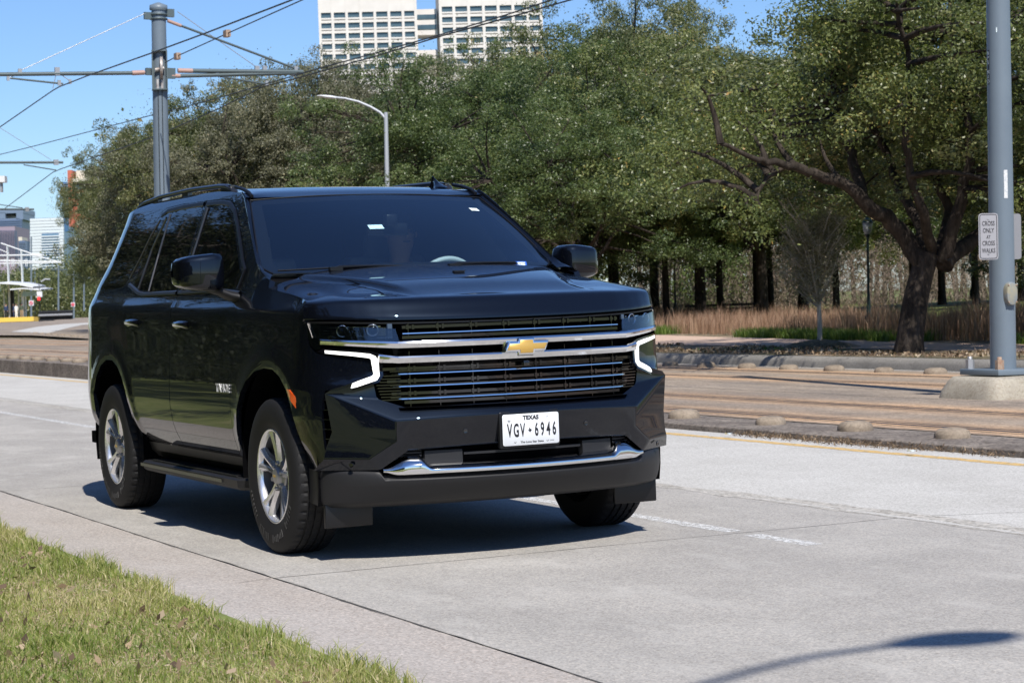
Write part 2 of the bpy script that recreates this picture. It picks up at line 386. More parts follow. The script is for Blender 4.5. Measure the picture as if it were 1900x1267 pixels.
# gutter: dished and rising gently to the verge
tag(MB().grid([[(x, y, z) for x in (XF, -60, 60)] for y, z in ((-2.02, .035), (-1.90, .034), (-1.72, .012), (-1.52, .0), (-1.312, -.002))], flip=True).build('gutter', M_gut), kind='structure')
tag(MB().grid([[(x, y, .036) for x in (XF, -60, -20, 20, 60)] for y in (-14, -9, -5, -3, -2.4, -1.93)], flip=True).build('verge', M_soil), kind='structure')
slabbox(XF, 60, 2.25, 5.08, -.3, .002, 'asphalt_lane', M_asph)
SR = lambda x: .22*smooth(-20, -29, x)           # the track slab stands higher above the road further back
xsl = [XF, -300, -120, -80, -60]+list(np.arange(-50, 8, 1.5))+[20, 60]
tag(MB().grid([[(x, y, z+(SR(x) if z > 0 else 0)) for x in xsl] for y, z in ((5.08, -.2), (5.085, .04), (5.10, .052), (5.14, .056), (5.80, .057), (5.801, -.1))], flip=True).build('slab_kerb', M_slabk), kind='structure')
tag(MB().grid([[(x, y, .06+SR(x)) for x in xsl] for y in (5.80, 8, 10, 12.5)], flip=True).build('track_slab', M_slab), kind='structure')
tag(MB().grid([[(x, y, .045+SR(x)) for x in xsl] for y in (12.5, 12.86)], flip=True).build('far_gutter', M_conc), kind='structure')
# rounded far kerb
tag(MB().grid([[(x, y, z) for x in (XF, 60)] for y, z in ((12.86, .04), (12.87, .12), (12.90, .17), (12.96, .195), (13.06, .20), (13.16, .197), (13.18, .1))], flip=True).build('far_kerb', M_kerb), kind='structure')
# leaf-littered strip, path
def gridsheet(name, x0, x1, y0, y1, m, dz, nx=40, ny=8):
    return tag(MB().grid([[(lin(x0, x1, i/nx), lin(y0, y1, j/ny), ter(lin(x0, x1, i/nx), lin(y0, y1, j/ny))+dz) for i in range(nx+1)] for j in range(ny+1)], flip=True).build(name, m), kind='structure')
gridsheet('tree_strip', -240, 40, 13.16, 24, M_park, .002, 40, 12)
pny = lambda x: 15.05+.07*min(40, max(-10, -16.7-x)); pfy = lambda x: pny(x)+1.9+.12*min(30, max(0, -18.5-x))
tag(MB().grid([[(x, lin(pny(x), pfy(x), j/8), ter(x, lin(pny(x), pfy(x), j/8))+.010) for x in np.arange(-240, 41, 5)] for j in range(9)], flip=True).build('path', M_pathm), kind='structure')
sp_ = [hit(x, y, 2, .31) for x, y in ((20, 615.5), (90, 618), (128, 608), (152, 603), (175, 601), (175, 598), (120, 601), (70, 606))]
tag(MB().add([tuple(q) for q in sp_], [tuple(range(8))]).build('side_street', M_asph), kind='structure')
sp_ = [hit(x, y, 2, .302) for x, y in ((-60, 622), (60, 622), (175, 629), (175, 589), (-60, 589))]
tag(MB().add([tuple(q) for q in sp_], [tuple(range(5))]).build('street_apron', M_slab), kind='structure')
# rail grooves and heads, slab seams, road joints (thin sheets, each above the surface it lies on)
rb = MB()
for y in (6.15, 7.585, 10.28, 11.715):
    rb.grid([[(x, y+dy, .0615+SR(x)) for x in xsl] for dy in (-.035, .035)], flip=True)
tag(rb.build('tram_rails', M_rail), kind='structure')
jb = MB()
def wob(pts, w, z, amp=.006, n=None):
    L = sum((Vector(b)-Vector(a)).length for a, b in zip(pts, pts[1:])); P = []
    for a, b in zip(pts, pts[1:]):
        k = max(2, int((Vector(b)-Vector(a)).length/.12)) if n is None else n
        for i in range(k): P.append(Vector(a).lerp(Vector(b), i/k))
    P.append(Vector(pts[-1])); d = (Vector(pts[-1])-Vector(pts[0])).normalized(); nn = Vector((-d.y, d.x)); a1 = []; a2 = []; o = 0
    for q in P:
        o = o*.8+random.uniform(-amp, amp); ww = w*random.uniform(.5, 1.3)/2; a1.append((q.x+nn.x*(o-ww), q.y+nn.y*(o-ww), z)); a2.append((q.x+nn.x*(o+ww), q.y+nn.y*(o+ww), z))
    lf = lambda A: [(x, y, z_+(SR(x) if y > 5.05 and y < 12.9 else 0)) for x, y, z_ in A]
    jb.grid([lf(a1), lf(a2)], flip=True, smoothn=False)
wob([(-60, -1.308), (9, -1.312)], .006, .001)
for y, ww in ((5.81, .02), (6.27, .03), (6.03, .02), (7.46, .03), (7.70, .02), (8.6, .018), (10.4, .03), (11.6, .03), (12.5, .02), (9.5, .014)): wob([(-90, y), (9, y)], ww, .0620)
for k in range(-14, 2):
    x = .9+5.85*k
    wob([(x, -1.31), (x-.03, 2.24)], .008, .001); wob([(x-.6, 5.15), (x-.9, 9.4)], .012, .0620)
    if k % 2 == 0: wob([(x-3, 9.6), (x-3.3, 12.4)], .012, .0620)
    wob([(x, -1.32), (x+.05, -1.5)], .006, .0025)
wob([(.9, 2.4), (1.2, 3.0), (3.0, 4.4)], .006, .0030, .02)
tag(jb.build('road_joints', M_joint), kind='structure')
# ragged edge of the chip seal
eb = MB(); a1 = []; a2 = []; o1 = o2 = 0
for i in range(900):
    x = -60+i*.078; o1 = o1*.9+random.uniform(-.02, .02); o2 = o2*.85+random.uniform(-.02, .02); a1.append((x, 2.20+o1+.012*(x+2), .0012)); a2.append((x, 2.36+o2+.03*math.sin(x)+.012*(x+2), .0035))
eb.grid([a1, a2], flip=True); tag(eb.build('chip_seal_edge', M_chip), kind='structure')
pm = MB()
for a, b in ((.98, 1.55), (-4.6, .80), (-40, -12.3), (-60, -50), (7.5, 12.5)):
    n = max(4, int(abs(b-a)*14)); pm.grid([[(lin(a, b, i/n), 1.25+s*(.05+random.uniform(-.012, .012)), .0013) for i in range(n+1)] for s in (-1, 1)], flip=True)
tag(pm.build('lane_dashes', M_white), kind='structure')
pm = MB(); n = 900; pm.grid([[(-75+i*.1, 4.74+s*(.060+random.uniform(-.012, .012))+.012*math.sin(i*.05), .0033) for i in range(n+1)] for s in (-1, 1)], flip=True)
tag(pm.build('edge_line', M_yel), kind='structure')

# ---------------------------------------------------------------- fast numpy meshes
def fast_mesh(name, V, F, m, attr=None):
    V = np.asarray(V, np.float32); F = np.asarray(F, np.int32); me = bpy.data.meshes.new(name); k = F.shape[1]
    me.vertices.add(len(V)); me.vertices.foreach_set('co', V.ravel()); me.loops.add(F.size); me.loops.foreach_set('vertex_index', F.ravel())
    me.polygons.add(len(F)); me.polygons.foreach_set('loop_start', np.arange(0, F.size, k, dtype=np.int32)); me.update(calc_edges=True)
    me.materials.append(m)
    if attr is not None:
        a = me.attributes.new('v', 'FLOAT', 'FACE'); a.data.foreach_set('value', np.asarray(attr, np.float32))
    return me
def leaf_quads(C, L, W, up=.0, rg=rng, N=None):
    n = len(C); d = rg.normal(size=(n, 3)); d[:, 2] += up
    if N is not None: N = N/(np.linalg.norm(N, axis=1)[:, None]+1e-9); d -= N*(d*N).sum(1)[:, None]
    d /= np.linalg.norm(d, axis=1)[:, None]+1e-9
    e = np.cross(d, rg.normal(size=(n, 3)) if N is None else N); e /= np.linalg.norm(e, axis=1)[:, None]+1e-9
    L = (L*rg.uniform(.6, 1.35, n))[:, None]; W = (W*rg.uniform(.6, 1.3, n))[:, None]
    V = np.stack([C-d*L/2, C+e*W/2, C+d*L/2, C-e*W/2], 1).reshape(-1, 3); return V, np.arange(n*4).reshape(n, 4)
def blades(B, h, w, lean, rg=rng, curl=.3, segs=2):
    n = len(B); az = rg.uniform(0, 6.283, n); s = np.stack([np.cos(az), np.sin(az), np.zeros(n)], 1); az2 = rg.uniform(0, 6.283, n)
    d = np.stack([np.cos(az2), np.sin(az2), np.zeros(n)], 1)*(rg.uniform(0, 1, n)*lean)[:, None]; h = (h*rg.uniform(.5, 1.3, n))[:, None]; w = (w*rg.uniform(.6, 1.3, n))[:, None]
    Z = np.array([0, 0, 1.]); m1 = B+h*.55*(Z+d*.5); tp = B+h*(Z*.95+d*(1+curl))
    V = np.stack([B-s*w/2, B+s*w/2, m1+s*w*.4, m1-s*w*.4, tp], 1).reshape(-1, 3); i = np.arange(n)*5
    F = np.concatenate([np.stack([i, i+1, i+2, i+3], 1), np.stack([i+3, i+2, i+4, i+4], 1)]); return V, F, n
def tri_fix(F): return F
def blade_mesh(name, B, h, w, lean, m, attr, **k):
    V, F, n = blades(B, h, w, lean, **k); i = np.arange(n)*5
    T = np.concatenate([np.stack([i, i+1, i+2], 1), np.stack([i, i+2, i+3], 1), np.stack([i+3, i+2, i+4], 1)]); return fast_mesh(name, V, T, m, np.tile(attr, 3))
def leaf_mat(name, stops, rough=.5, trans=.3, spec=.4):
    m = mat(name, (.1, .1, .05), rough, spec=spec); g = NG(m); a = g.n('ShaderNodeAttribute'); a.attribute_name = 'v'
    c = g.ramp(a.outputs['Fac'], stops); g.l(c, g.b.inputs['Base Color'])
    if trans:
        tr = g.n('ShaderNodeBsdfTranslucent'); c2 = g.mix(1, c, (1.3, 1.5, .7), 'MULTIPLY'); g.l(c2, tr.inputs[0]); mx = g.n('ShaderNodeMixShader'); mx.inputs[0].default_value = trans
        out = g.t.nodes['Material Output']; g.l(g.b.outputs[0], mx.inputs[1]); g.l(tr.outputs[0], mx.inputs[2]); g.l(mx.outputs[0], out.inputs[0])
    return m
M_grass = leaf_mat('verge grass', [(0, (.08, .115, .025)), (.3, (.16, .22, .045)), (.55, (.28, .31, .08)), (.75, (.46, .41, .19)), (1, (.60, .50, .32))], .55, .35)
M_litter = leaf_mat('fallen leaves', [(0, (.07, .045, .028)), (.4, (.18, .12, .075)), (.7, (.34, .24, .15)), (1, (.50, .41, .30))], .7, .15)
M_tuft = leaf_mat('russet grass stems', [(0, (.13, .075, .045)), (.5, (.34, .20, .135)), (1, (.50, .34, .24))], .7, .3)
M_green = leaf_mat('fresh green groundcover', [(0, (.05, .09, .015)), (.6, (.12, .20, .03)), (1, (.22, .26, .07))], .5, .35)
# foreground verge grass
def vnoise(x, y, s, ph=0): return (np.sin(x*s+ph+1.7*np.sin(y*s*.7+ph))+np.sin(y*s*1.3+2*ph+1.3*np.sin(x*s*.9)))*.25+.5
n = 100000
bx = rng.uniform(-3.2, 5.2, n); by = -1.92-rng.uniform(0, 1, n)**1.25*2.2
k = by < (-1.955+.05*np.sin(bx*2.1)+.04*np.sin(bx*7.3)+.025*np.sin(bx*19)+rng.normal(0, .012, n)); bx, by = bx[k], by[k]
dn = vnoise(bx, by, 3.1)*.5+vnoise(bx, by, 9.7, 2)*.5; k = rng.uniform(0, 1, len(bx)) < .35+.9*dn; bx, by, dn = bx[k], by[k], dn[k]
bz = .033+0*bx; hh = .022+.032*vnoise(bx, by, 5.3, 1)**1.5+.012*vnoise(bx, by, 17, 2)+.02*np.exp(-((by+1.97)/.1)**2); att = np.clip(.25+.35*rng.uniform(0, 1, len(bx))+.5*(vnoise(bx, by, 2.3, 4)-.45)+(rng.uniform(0, 1, len(bx)) < .22)*.35, 0, 1)
tag(link('grass', blade_mesh('grass', np.stack([bx, by, bz], 1), hh, .0042, .9, M_grass, att)), kind='stuff')
# dry thatch + fallen leaves on the verge
n = 60000; bx = rng.uniform(-3.2, 5.2, n); by = -2.0-rng.uniform(0, 1, n)*2.1; V, F = leaf_quads(np.stack([bx, by, .035+rng.uniform(0, .012, n)], 1), .035, .004)
tag(link('thatch', fast_mesh('thatch', V, F, M_litter, rng.uniform(.6, 1, n))), kind='stuff')
n = 420; bx = rng.uniform(-3, 5, n); by = -2.05-rng.uniform(0, 1, n)*2; V, F = leaf_quads(np.stack([bx, by, .05+rng.uniform(0, .03, n)], 1), .05, .026)
tag(link('fallen_leaves', fast_mesh('fallen_leaves', V, F, M_litter, rng.uniform(0, 1, n))), kind='stuff')
# litter against the slab kerb, gravel crumbs, litter on the far strip
n = 9000; bx = -18+rng.uniform(0, 1, n)**.8*24; by = 5.07-np.abs(rng.normal(0, .10, n))-.005; k = (vnoise(bx, by*0, 1.3)+vnoise(bx, by*0, 4.1, 1)+.8*vnoise(bx, by*0, .6, 2)) > 1.25+.35*rng.uniform(0, 1, n)+3*np.abs(by-5.05); bx, by = bx[k], by[k]; n = len(bx)
V, F = leaf_quads(np.stack([bx, by, .010+rng.uniform(0, 1, n)**2*.04], 1), .05, .007); tag(link('kerb_litter', fast_mesh('kerb_litter', V, F, M_litter, rng.uniform(0, .8, n)**1.3)), kind='stuff')
n = 30000; bx = rng.uniform(-45, -6, n); by = rng.uniform(13.2, 17.0, n); k = (vnoise(bx, by, .9)+vnoise(bx, by, 2.9, 3)*.7 > .75) & (by < 15.05+.07*(-16.7-bx)-.1); bx, by = bx[k], by[k]; n = len(bx)
V, F = leaf_quads(np.stack([bx, by, .215+rng.uniform(0, .03, n)], 1), .07, .035); tag(link('leaf_litter', fast_mesh('leaf_litter', V, F, M_litter, rng.uniform(0, 1, n))), kind='stuff')
n = 30000; bx = rng.uniform(-45, -6, n); by = rng.uniform(13.9, 16.6, n); k = (vnoise(bx, by, .7, 2)*.6+vnoise(bx, by, 2.1, 5)*.5 > .55) & ((by < 15.05+.07*(-16.7-bx)-.35)); bx, by = bx[k], by[k]; n = len(bx)
tag(link('ground_cover', blade_mesh('ground_cover', np.stack([bx, by, .2+0*bx], 1), .045, .012, .8, M_green, rng.uniform(0, .7, n))), kind='stuff')
# raised concrete delineator domes beside the tracks
M_dome = ground_mat('dome concrete', (.20, .16, .12), (.31, .255, .195), ((.85, .83, .8), (1.12, 1.12, 1.1)), fine=60, bumpd=.01, sc=6)
def dome(r, h, seed):
    r *= .52; h *= .68
    rg = random.Random(seed); prof = [(r, 0), (r*1.0, h*.35), (r*.93, h*.62), (r*.78, h*.84), (r*.5, h*.97), (.001, h)]
    mb = MB(); P = [[(rr*math.cos(a)*(1+.04*math.sin(3*a+seed)), rr*math.sin(a)*(1+.05*math.cos(2*a+seed)), hh) for a in [2*math.pi*j/28 for j in range(28)]] for rr, hh in prof]
    mb.grid(P, flip=True, closed=True); return mb
dn_ = [dome(.27, .115, i).build('concrete_dome', M_dome).data for i in range(3)]
for o in [o for o in bpy.data.objects if o.name.startswith('concrete_dome')]: bpy.data.objects.remove(o)
nearX = [hit(x, y, 1, 5.52)[0] for x, y in ((1270, 772), (1430, 785), (1587, 801), (1767, 816))]
gap = (nearX[3]-nearX[0])/3
def put_dome(x, y, i, label, grp):
    o = link('concrete_dome', dn_[i % 3]); o.location = (x, y, .056+SR(x)); o.rotation_euler = (0, 0, i*1.3); s = 1+.08*math.sin(i*2.7); o.scale = (s, s, s); tag(o, label, 'concrete dome', grp)
labs = ['nearest concrete dome on the near slab edge, at the right beyond the litter', 'second concrete dome from the right along the littered near slab edge', 'third concrete dome from the right along the littered near slab edge', 'concrete dome on the near slab edge just right of the black vehicle\'s bumper']
for i in range(4): put_dome(nearX[3-i], 5.52, i, labs[i], 'concrete domes along the near slab edge')
nl = ('first', 'second', 'third', 'fourth', 'fifth', 'sixth', 'seventh')
for i, (px, py) in enumerate(((148, 677), (125, 673), (98, 670), (71, 668), (48, 665), (25, 663), (4, 661))):
    put_dome(hit(px, py+3, 1, 5.42).x, 5.42, i+5, '%s worn dome left of the black vehicle\'s tail on the raised slab edge' % nl[i], 'concrete domes along the near slab edge')
nf = ('first', 'second', 'third', 'fourth', 'fifth', 'sixth', 'seventh', 'eighth')
for i in range(8):
    px = 150-12*i; py = 624-.9*i; q_ = hit(px, py, 2, .32); put_dome(q_.x, q_.y, i, '%s tiny pale dome left of the black vehicle\'s tail, by the distant white street' % nf[i], 'concrete domes along the far side of the tracks')
farpx = (1244, 1311, 1386, 1464, 1548, 1640, 1736); ordn = ['first', 'second', 'third', 'fourth', 'fifth', 'sixth', 'seventh']
for i, x in enumerate(farpx[::-1]):
    X = -13.35-1.42*i
    put_dome(hit(x, 688, 1, 12.15)[0], 12.15, i+3, '%s pale concrete dome from the grey tram pole in the row by the far kerb' % ordn[i], 'concrete domes along the far side of the tracks')
# ================================================================ the black SUV
M_paint = mat('black metallic paint', (.002, .0025, .0045), .42, metal=.0, spec=.0, coat=1, coat_r=.010)
M_paint.node_tree.nodes['Principled BSDF'].inputs['Specular IOR Level'].default_value = .07; M_paint.node_tree.nodes['Principled BSDF'].inputs['Specular Tint'].default_value = (.45, .65, 1, 1)
g = NG(M_paint); v = g.n('ShaderNodeTexVoronoi'); v.inputs['Scale'].default_value = 900; tc = g.n('ShaderNodeTexCoord'); g.l(tc.outputs['Object'], v.inputs['Vector'])
g.l(g.mix(g.ramp(g.xyz(v.outputs['Color'])[0], [(.86, 0), (1, 1)]), (.002, .0025, .0045), (.006, .008, .014)), g.b.inputs['Base Color'])
M_plas = mat('charcoal moulded plastic', (.016, .016, .0175), .5, spec=.3, bump=(260, .25, .0006))
M_blk = mat('black trim', (.006, .006, .007), .35, spec=.4)
M_gloss = mat('piano black trim', (.003, .003, .004), .08, spec=.5, coat=1, coat_r=.01)
M_void = mat('dark cavity', (.002, .002, .0025), .9, spec=.05)
M_chrome = mat('bright chrome', (.80, .81, .83), .07, metal=1)
M_satin = mat('satin dark trim', (.12, .115, .11), .3, metal=.9)
M_gold = mat('gold emblem enamel', (.60, .36, .08), .36, metal=.35, spec=.5, coat=.4, noise=(400, .8, (.68, .42, .10)))
M_tglass = mat('tinted side glass', (.002, .0025, .003), .015, spec=.55, coat=0)
M_drl = mat('lit running lamp', (.9, .9, .88), .3, emit=(1, .97, .90), es=1.0)
M_amber = mat('glowing amber reflector', (.75, .09, .01), .25, emit=(1, .12, .01), es=.12, coat=1)  # faint emission added to the reflector's amber
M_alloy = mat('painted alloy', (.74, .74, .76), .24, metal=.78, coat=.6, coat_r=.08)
M_alloyd = mat('darker hub alloy', (.36, .36, .37), .38, metal=.7)  # darker alloy tone used on the hub
M_barrel = mat('shade-darkened barrel', (.10, .10, .105), .45, metal=.5)  # barrel alloy darkened to hold the shade between the spokes
M_silver = mat('satin silver letters', (.70, .70, .70), .35, metal=.35)
M_plate = mat('white plate sheet', (.80, .82, .84), .35, spec=.5)
M_ink = mat('plate ink', (.010, .009, .012), .5)
M_tyre = mat('tyre rubber', (.014, .014, .015), .66, spec=.25, bump=(60, .15, .001))
M_int = mat('cabin charcoal', (.02, .022, .026), .7, spec=.3)
M_seat = mat('seat leather', (.20, .21, .23), .5)
M_dash = mat('grey dash top', (.34, .42, .42), .6)
M_stick = mat('sticker white', (.75, .85, .86), .5)
M_stblue = mat('sticker blue', (.03, .12, .55), .5)
# windscreen: thin tinted sheet, part mirror part clear
M_ws = bpy.data.materials.new('windscreen glass'); M_ws.use_nodes = True; t = M_ws.node_tree; t.nodes.remove(t.nodes['Principled BSDF'])
fr_ = t.nodes.new('ShaderNodeFresnel'); fr_.inputs[0].default_value = 1.62; gl = t.nodes.new('ShaderNodeBsdfGlossy'); gl.inputs['Roughness'].default_value = .01; gl.inputs[0].default_value = (.9, .95, 1, 1)
tr = t.nodes.new('ShaderNodeBsdfTransparent'); tr.inputs[0].default_value = (.74, .86, .90, 1); df = t.nodes.new('ShaderNodeBsdfDiffuse'); df.inputs[0].default_value = (.05, .10, .20, 1)
m0 = t.nodes.new('ShaderNodeMixShader'); m0.inputs[0].default_value = .035; t.links.new(tr.outputs[0], m0.inputs[1]); t.links.new(df.outputs[0], m0.inputs[2])
m1 = t.nodes.new('ShaderNodeMixShader'); mm = t.nodes.new('ShaderNodeMath'); mm.operation = 'MULTIPLY_ADD'; mm.inputs[1].default_value = 1.5; mm.inputs[2].default_value = .03
t.links.new(fr_.outputs[0], mm.inputs[0]); t.links.new(mm.outputs[0], m1.inputs[0]); t.links.new(m0.outputs[0], m1.inputs[1]); t.links.new(gl.outputs[0], m1.inputs[2]); t.links.new(m1.outputs[0], t.nodes['Material Output'].inputs[0])
M_lens = M_ws.copy(); M_lens.name = 'lamp lens'
for n_ in M_lens.node_tree.nodes:
    if n_.type == 'BSDF_TRANSPARENT': n_.inputs[0].default_value = (.75, .8, .85, 1)
    if n_.type == 'BSDF_DIFFUSE': n_.inputs[0].default_value = (.02, .03, .04, 1)

# ---- side skin: half width as a function of height and station
Wz = Pch([(.38, .885), (.45, .918), (.48, .935), (.52, .955), (.56, .972), (.60, .984), (.645, .991), (.68, .996), (.72, 1.0), (.80, .999), (.92, .994), (1.05, .987), (1.15, .981), (1.215, .976), (1.25, .968), (1.28, .950), (1.33, .927), (1.40, .902), (1.5, .868), (1.6, .835), (1.7, .801), (1.8, .765), (1.86, .742), (1.90, .726), (1.94, .700), (1.96, .66)])
X0r = lambda z: lin(-3.50, -3.30, smooth(1.3, 1.85, z))
def SY(x, z):
    zz = z+.018*(x+.76)*smooth(1.05, 1.2, z)*(1-smooth(1.4, 1.6, z)); y = Wz(zz)
    d = X0r(z)-x
    if d > 0: y -= .54*d*d
    for cx in (0, -3.071):
        r = math.hypot(x-cx, (z-.42)*.97); y += .007*math.exp(-((r-.555)/.05)**2)*smooth(.40, .55, z)
    return y
RS = lambda x, z: (x, -SY(x, z), z)                       # right-hand side (nearer the kerb)
def RSo(o): return lambda x, z: (x, -SY(x, z)-o, z)
def sd(px, py):
    Y = -1.0; h = None
    for _ in range(40): h = hit(px, py, 1, Y); Y = .5*Y-.5*SY(h.x, min(max(h.z, .4), 1.95))
    return (h.x, h.z)
# ---- front skin in plan: u = distance round the nose from the centre line
TY = [(0, 0)]+[(y, .276*y*y) for y in (.1, .2, .3, .4, .5, .625)]+[(.72, .154), (.80, .204), (.88, .268), (.93, .322), (.958, .37), (.974, .42), (.983, .48), (.988, .56)]
UU = [0]
for a, b in zip(TY, TY[1:]): UU.append(UU[-1]+math.hypot(b[0]-a[0], b[1]-a[1]))
_uy = Pch([(u, q[0]) for u, q in zip(UU[6:], TY[6:])]); _ud = Pch([(u, q[1]) for u, q in zip(UU[6:], TY[6:])]); KU = UU[6]
def plan(u):
    s = abs(u)
    if s < KU: y = float(np.interp(s, UU, [q[0] for q in TY])); return y, .276*y*y
    return _uy(s), _ud(s)
def dly(y): return .276*y*y if abs(y) < .625 else float(np.interp(abs(y), [q[0] for q in TY], [q[1] for q in TY]))
XE = .36
def FP(u, z, X0):
    y, d = plan(u); wv = smooth(.30, .56, d); y *= lin(1, SY(XE, z)/.988, wv); x = X0-d*(X0-XE)/.56
    return (x, y if u >= 0 else -y, z)
def fr(px, py, X0):      # pixel -> (u, z) on the front skin, right-hand half is u < 0
    o, dv = ray(px, py)
    for t in np.linspace(6.5, 12, 2200):
        x, y, z = o+dv*float(t)
        if abs(y) < .988 and x < X0-dly(y)*(X0-XE)/.56: return (math.copysign(float(np.interp(abs(y), [q[0] for q in TY], UU)), y), z)
    return (-UU[-1], 1.)
def frs(px, py, off=0):
    u, z = fr(px, py, .935+off)
    for _ in range(3): u, z = fr(px, py, X0z(z)+off)
    return (u, z)
X0z = Pch([(.40, .975), (.52, .985), (.70, .99), (.80, .970), (.87, .958), (.93, .936), (1.0, .93), (1.09, .925), (1.20, .915)])
def FB(off=0): return lambda u, z: FP(u, z, X0z(z)+off)
Z2 = lambda a, b: (140+a/3.1667, 330+b/3.1667)
Z3 = lambda a, b: (140+a/3.1667, 660+b/3.1667)
r1 = lambda a, b: (560+a/7.917, 560+b/7.917)
r3 = lambda a, b: (560+a/6.333, 700+b/6.333)
r6 = lambda a, b: (140+a/6.333, 370+b/6.333)

car = empty('suv', (0, 0, 0), label='large black SUV with tinted windows and chrome grille driving in the near lane', cat='car')
# ---- outlines of the side
arch = lambda cx: [(cx+dx, z) for dx, z in ((.60, .44), (.565, .56), (.50, .70), (.41, .82), (.28, .905), (.12, .945), (-.05, .95), (-.20, .93), (-.33, .865), (-.44, .76), (-.50, .62), (-.52, .50))]
archF = [(-.64, .45), (-.585, .52), (-.54, .62), (-.49, .72), (-.42, .81), (-.33, .875), (-.2, .925), (-.05, .945), (.08, .94), (.19, .905), (.28, .845), (.34, .77), (.36, .73)]
archR = [(-3.50, .50), (-3.51, .60), (-3.48, .72), (-3.40, .83), (-3.28, .91), (-3.15, .948), (-3.0, .948), (-2.88, .91), (-2.78, .85), (-2.70, .77), (-2.64, .67), (-2.59, .56), (-2.565, .46)]
cutF = [sd(581, 561), sd(560, 556), sd(530, 549), sd(508, 545)]
pil = [(-.18, 1.395), (-.33, 1.425), (-.46, 1.483), (-.60, 1.58), (-.76, 1.69), (-.90, 1.785), (-1.02, 1.862), (-1.10, 1.895)]
top = [(-1.3, 1.915), (-1.6, 1.934), (-2.2, 1.945), (-2.9, 1.944), (-3.25, 1.925), (-3.5, 1.90), (-3.66, 1.868), (-3.72, 1.82)]
rear = [(-3.86, 1.6), (-3.99, 1.42), (-4.12, 1.33), (-4.17, 1.1), (-4.18, .85), (-4.12, .60), (-3.95, .50)]
outer = [(XE, .74)]+[(XE, z) for z in (.9, 1.05, 1.16, 1.24, 1.298)]+[(.20, 1.317), (.05, 1.331), (-.04, 1.339), (-.12, 1.349), (-.17, 1.358)]+pil+top+rear+archR+[(-2.4, .455), (-1.5, .45), (-.9, .45)]+archF
# door openings
fseam = [(-.705, .462), (-.66, .52), (-.625, .62), (-.612, .74), (-.60, .9), (-.575, 1.05), (-.545, 1.20), (-.575, 1.33), sd(460, 520), (-.66, 1.50)]
doorF = fseam+[(-.80, 1.615), (-.95, 1.725), (-1.10, 1.815), (-1.22, 1.862), (-1.36, 1.878), (-1.73, 1.893), (-1.735, 1.5), (-1.74, 1.1), (-1.74, .7), (-1.735, .462)]
doorR = [(-1.735, .462), (-1.74, .7), (-1.74, 1.1), (-1.735, 1.5), (-1.73, 1.893), (-2.2, 1.897), (-2.55, 1.89), (-2.63, 1.87), sd(*r6(880, 420)), sd(*r6(700, 800)), sd(*r6(612, 1010)), sd(*r6(590, 1180)), (-2.775, 1.15), (-2.765, 1.0), (-2.73, .86), (-2.67, .76), (-2.61, .66), (-2.565, .56), (-2.545, .462)]
union = fseam+doorF[len(fseam):-5]+doorR[5:]
hood_side = MB()
body = MB()
hole = inset(union, -.0)
body.panel(outer, RS, holes=[hole], step=.035, fold=.03)
# corner patch between the wheel arch, head lamp and air curtain
lensR = [fr(569, 598, .92), fr(569.5, 618, .92), fr(574, 642, .92), fr(586, 655, .92)]
slot_o = [frs(603, 725, 0), frs(598, 745, 0), frs(597, 780, 0), frs(600, 815, 0), frs(602.5, 839, 0)]
slot_i = [frs(604.5, 838, 0), frs(621, 811, 0), frs(621.5, 780, 0), frs(622, 729, 0)]
UE = UU[-1]
facR = fr(607, 852, .985); lipo = (1.09, .452)
dr_in = [frs(603, 656, 0), frs(681, 664, 0), frs(689, 667, 0), frs(693.5, 696, 0), frs(692.5, 699, 0), frs(630, 719.5, 0)]
corner = [(-UE, 1.16), (-UE, 1.0), (-UE, .74), (-1.235, .66), (-1.20, .585), (-1.165, .52), (-1.13, .462), (-1.06, .458), (facR[0]+.01, .505)]+slot_o[::-1]+[frs(618, 722, 0)]+dr_in[::-1]+[fr(598, 658, .925), lensR[3], lensR[2], lensR[1], lensR[0], (-1.127, 1.20), (-1.128, 1.25), (-1.137, 1.278), (-1.165, 1.286), (-UE, 1.296)]
def FBinf(u, z):   # inner triangle behind the lamp hook is set back with two facets
    P = FB()(u, z); s = abs(u)
    k = smooth(1.05, .90, s)*smooth(.86, .90, z)*smooth(1.055, 1.03, z); l_ = .955-(s-.77)*.04
    dz = .012+.030*max(0, (l_-z))*8*.12 if z < l_ else .012-.02*(z-l_)*1.2
    return (P[0]-k*dz, P[1], P[2])
body.panel(corner, FBinf, step=.03, fold=.02)
# windscreen side edge and pillar strip
WSE = [(-.372, .72, 1.434), (-.38, .81, 1.430), (-.49, .855, 1.472), (-.62, .822, 1.560), (-.76, .784, 1.658), (-.90, .744, 1.758), (-1.027, .706, 1.848)]
pin = [(-.30, .83, 1.418), (-.42, .852, 1.45), (-.50, .862, 1.486), (-.62, .832, 1.571), (-.76, .795, 1.668), (-.90, .756, 1.768), (-1.03, .722, 1.858), (-1.09, .715, 1.888)]
pout = [(p[0], SY(*p), p[1]) for p in ((-.18, 1.395), (-.33, 1.425), (-.46, 1.483), (-.60, 1.58), (-.76, 1.69), (-.90, 1.785), (-1.02, 1.862), (-1.10, 1.895))]
rows = []
for k in range(7):
    s = k/6; rows.append([tuple(lin(Vector(a), Vector(b), s)+Vector((.012, .006, .012))*math.sin(math.pi*s)) for a, b in zip(pout, pin)])
body.grid([[(x, -y, z) for x, y, z in r] for r in rows], flip=True)
body.mirror()
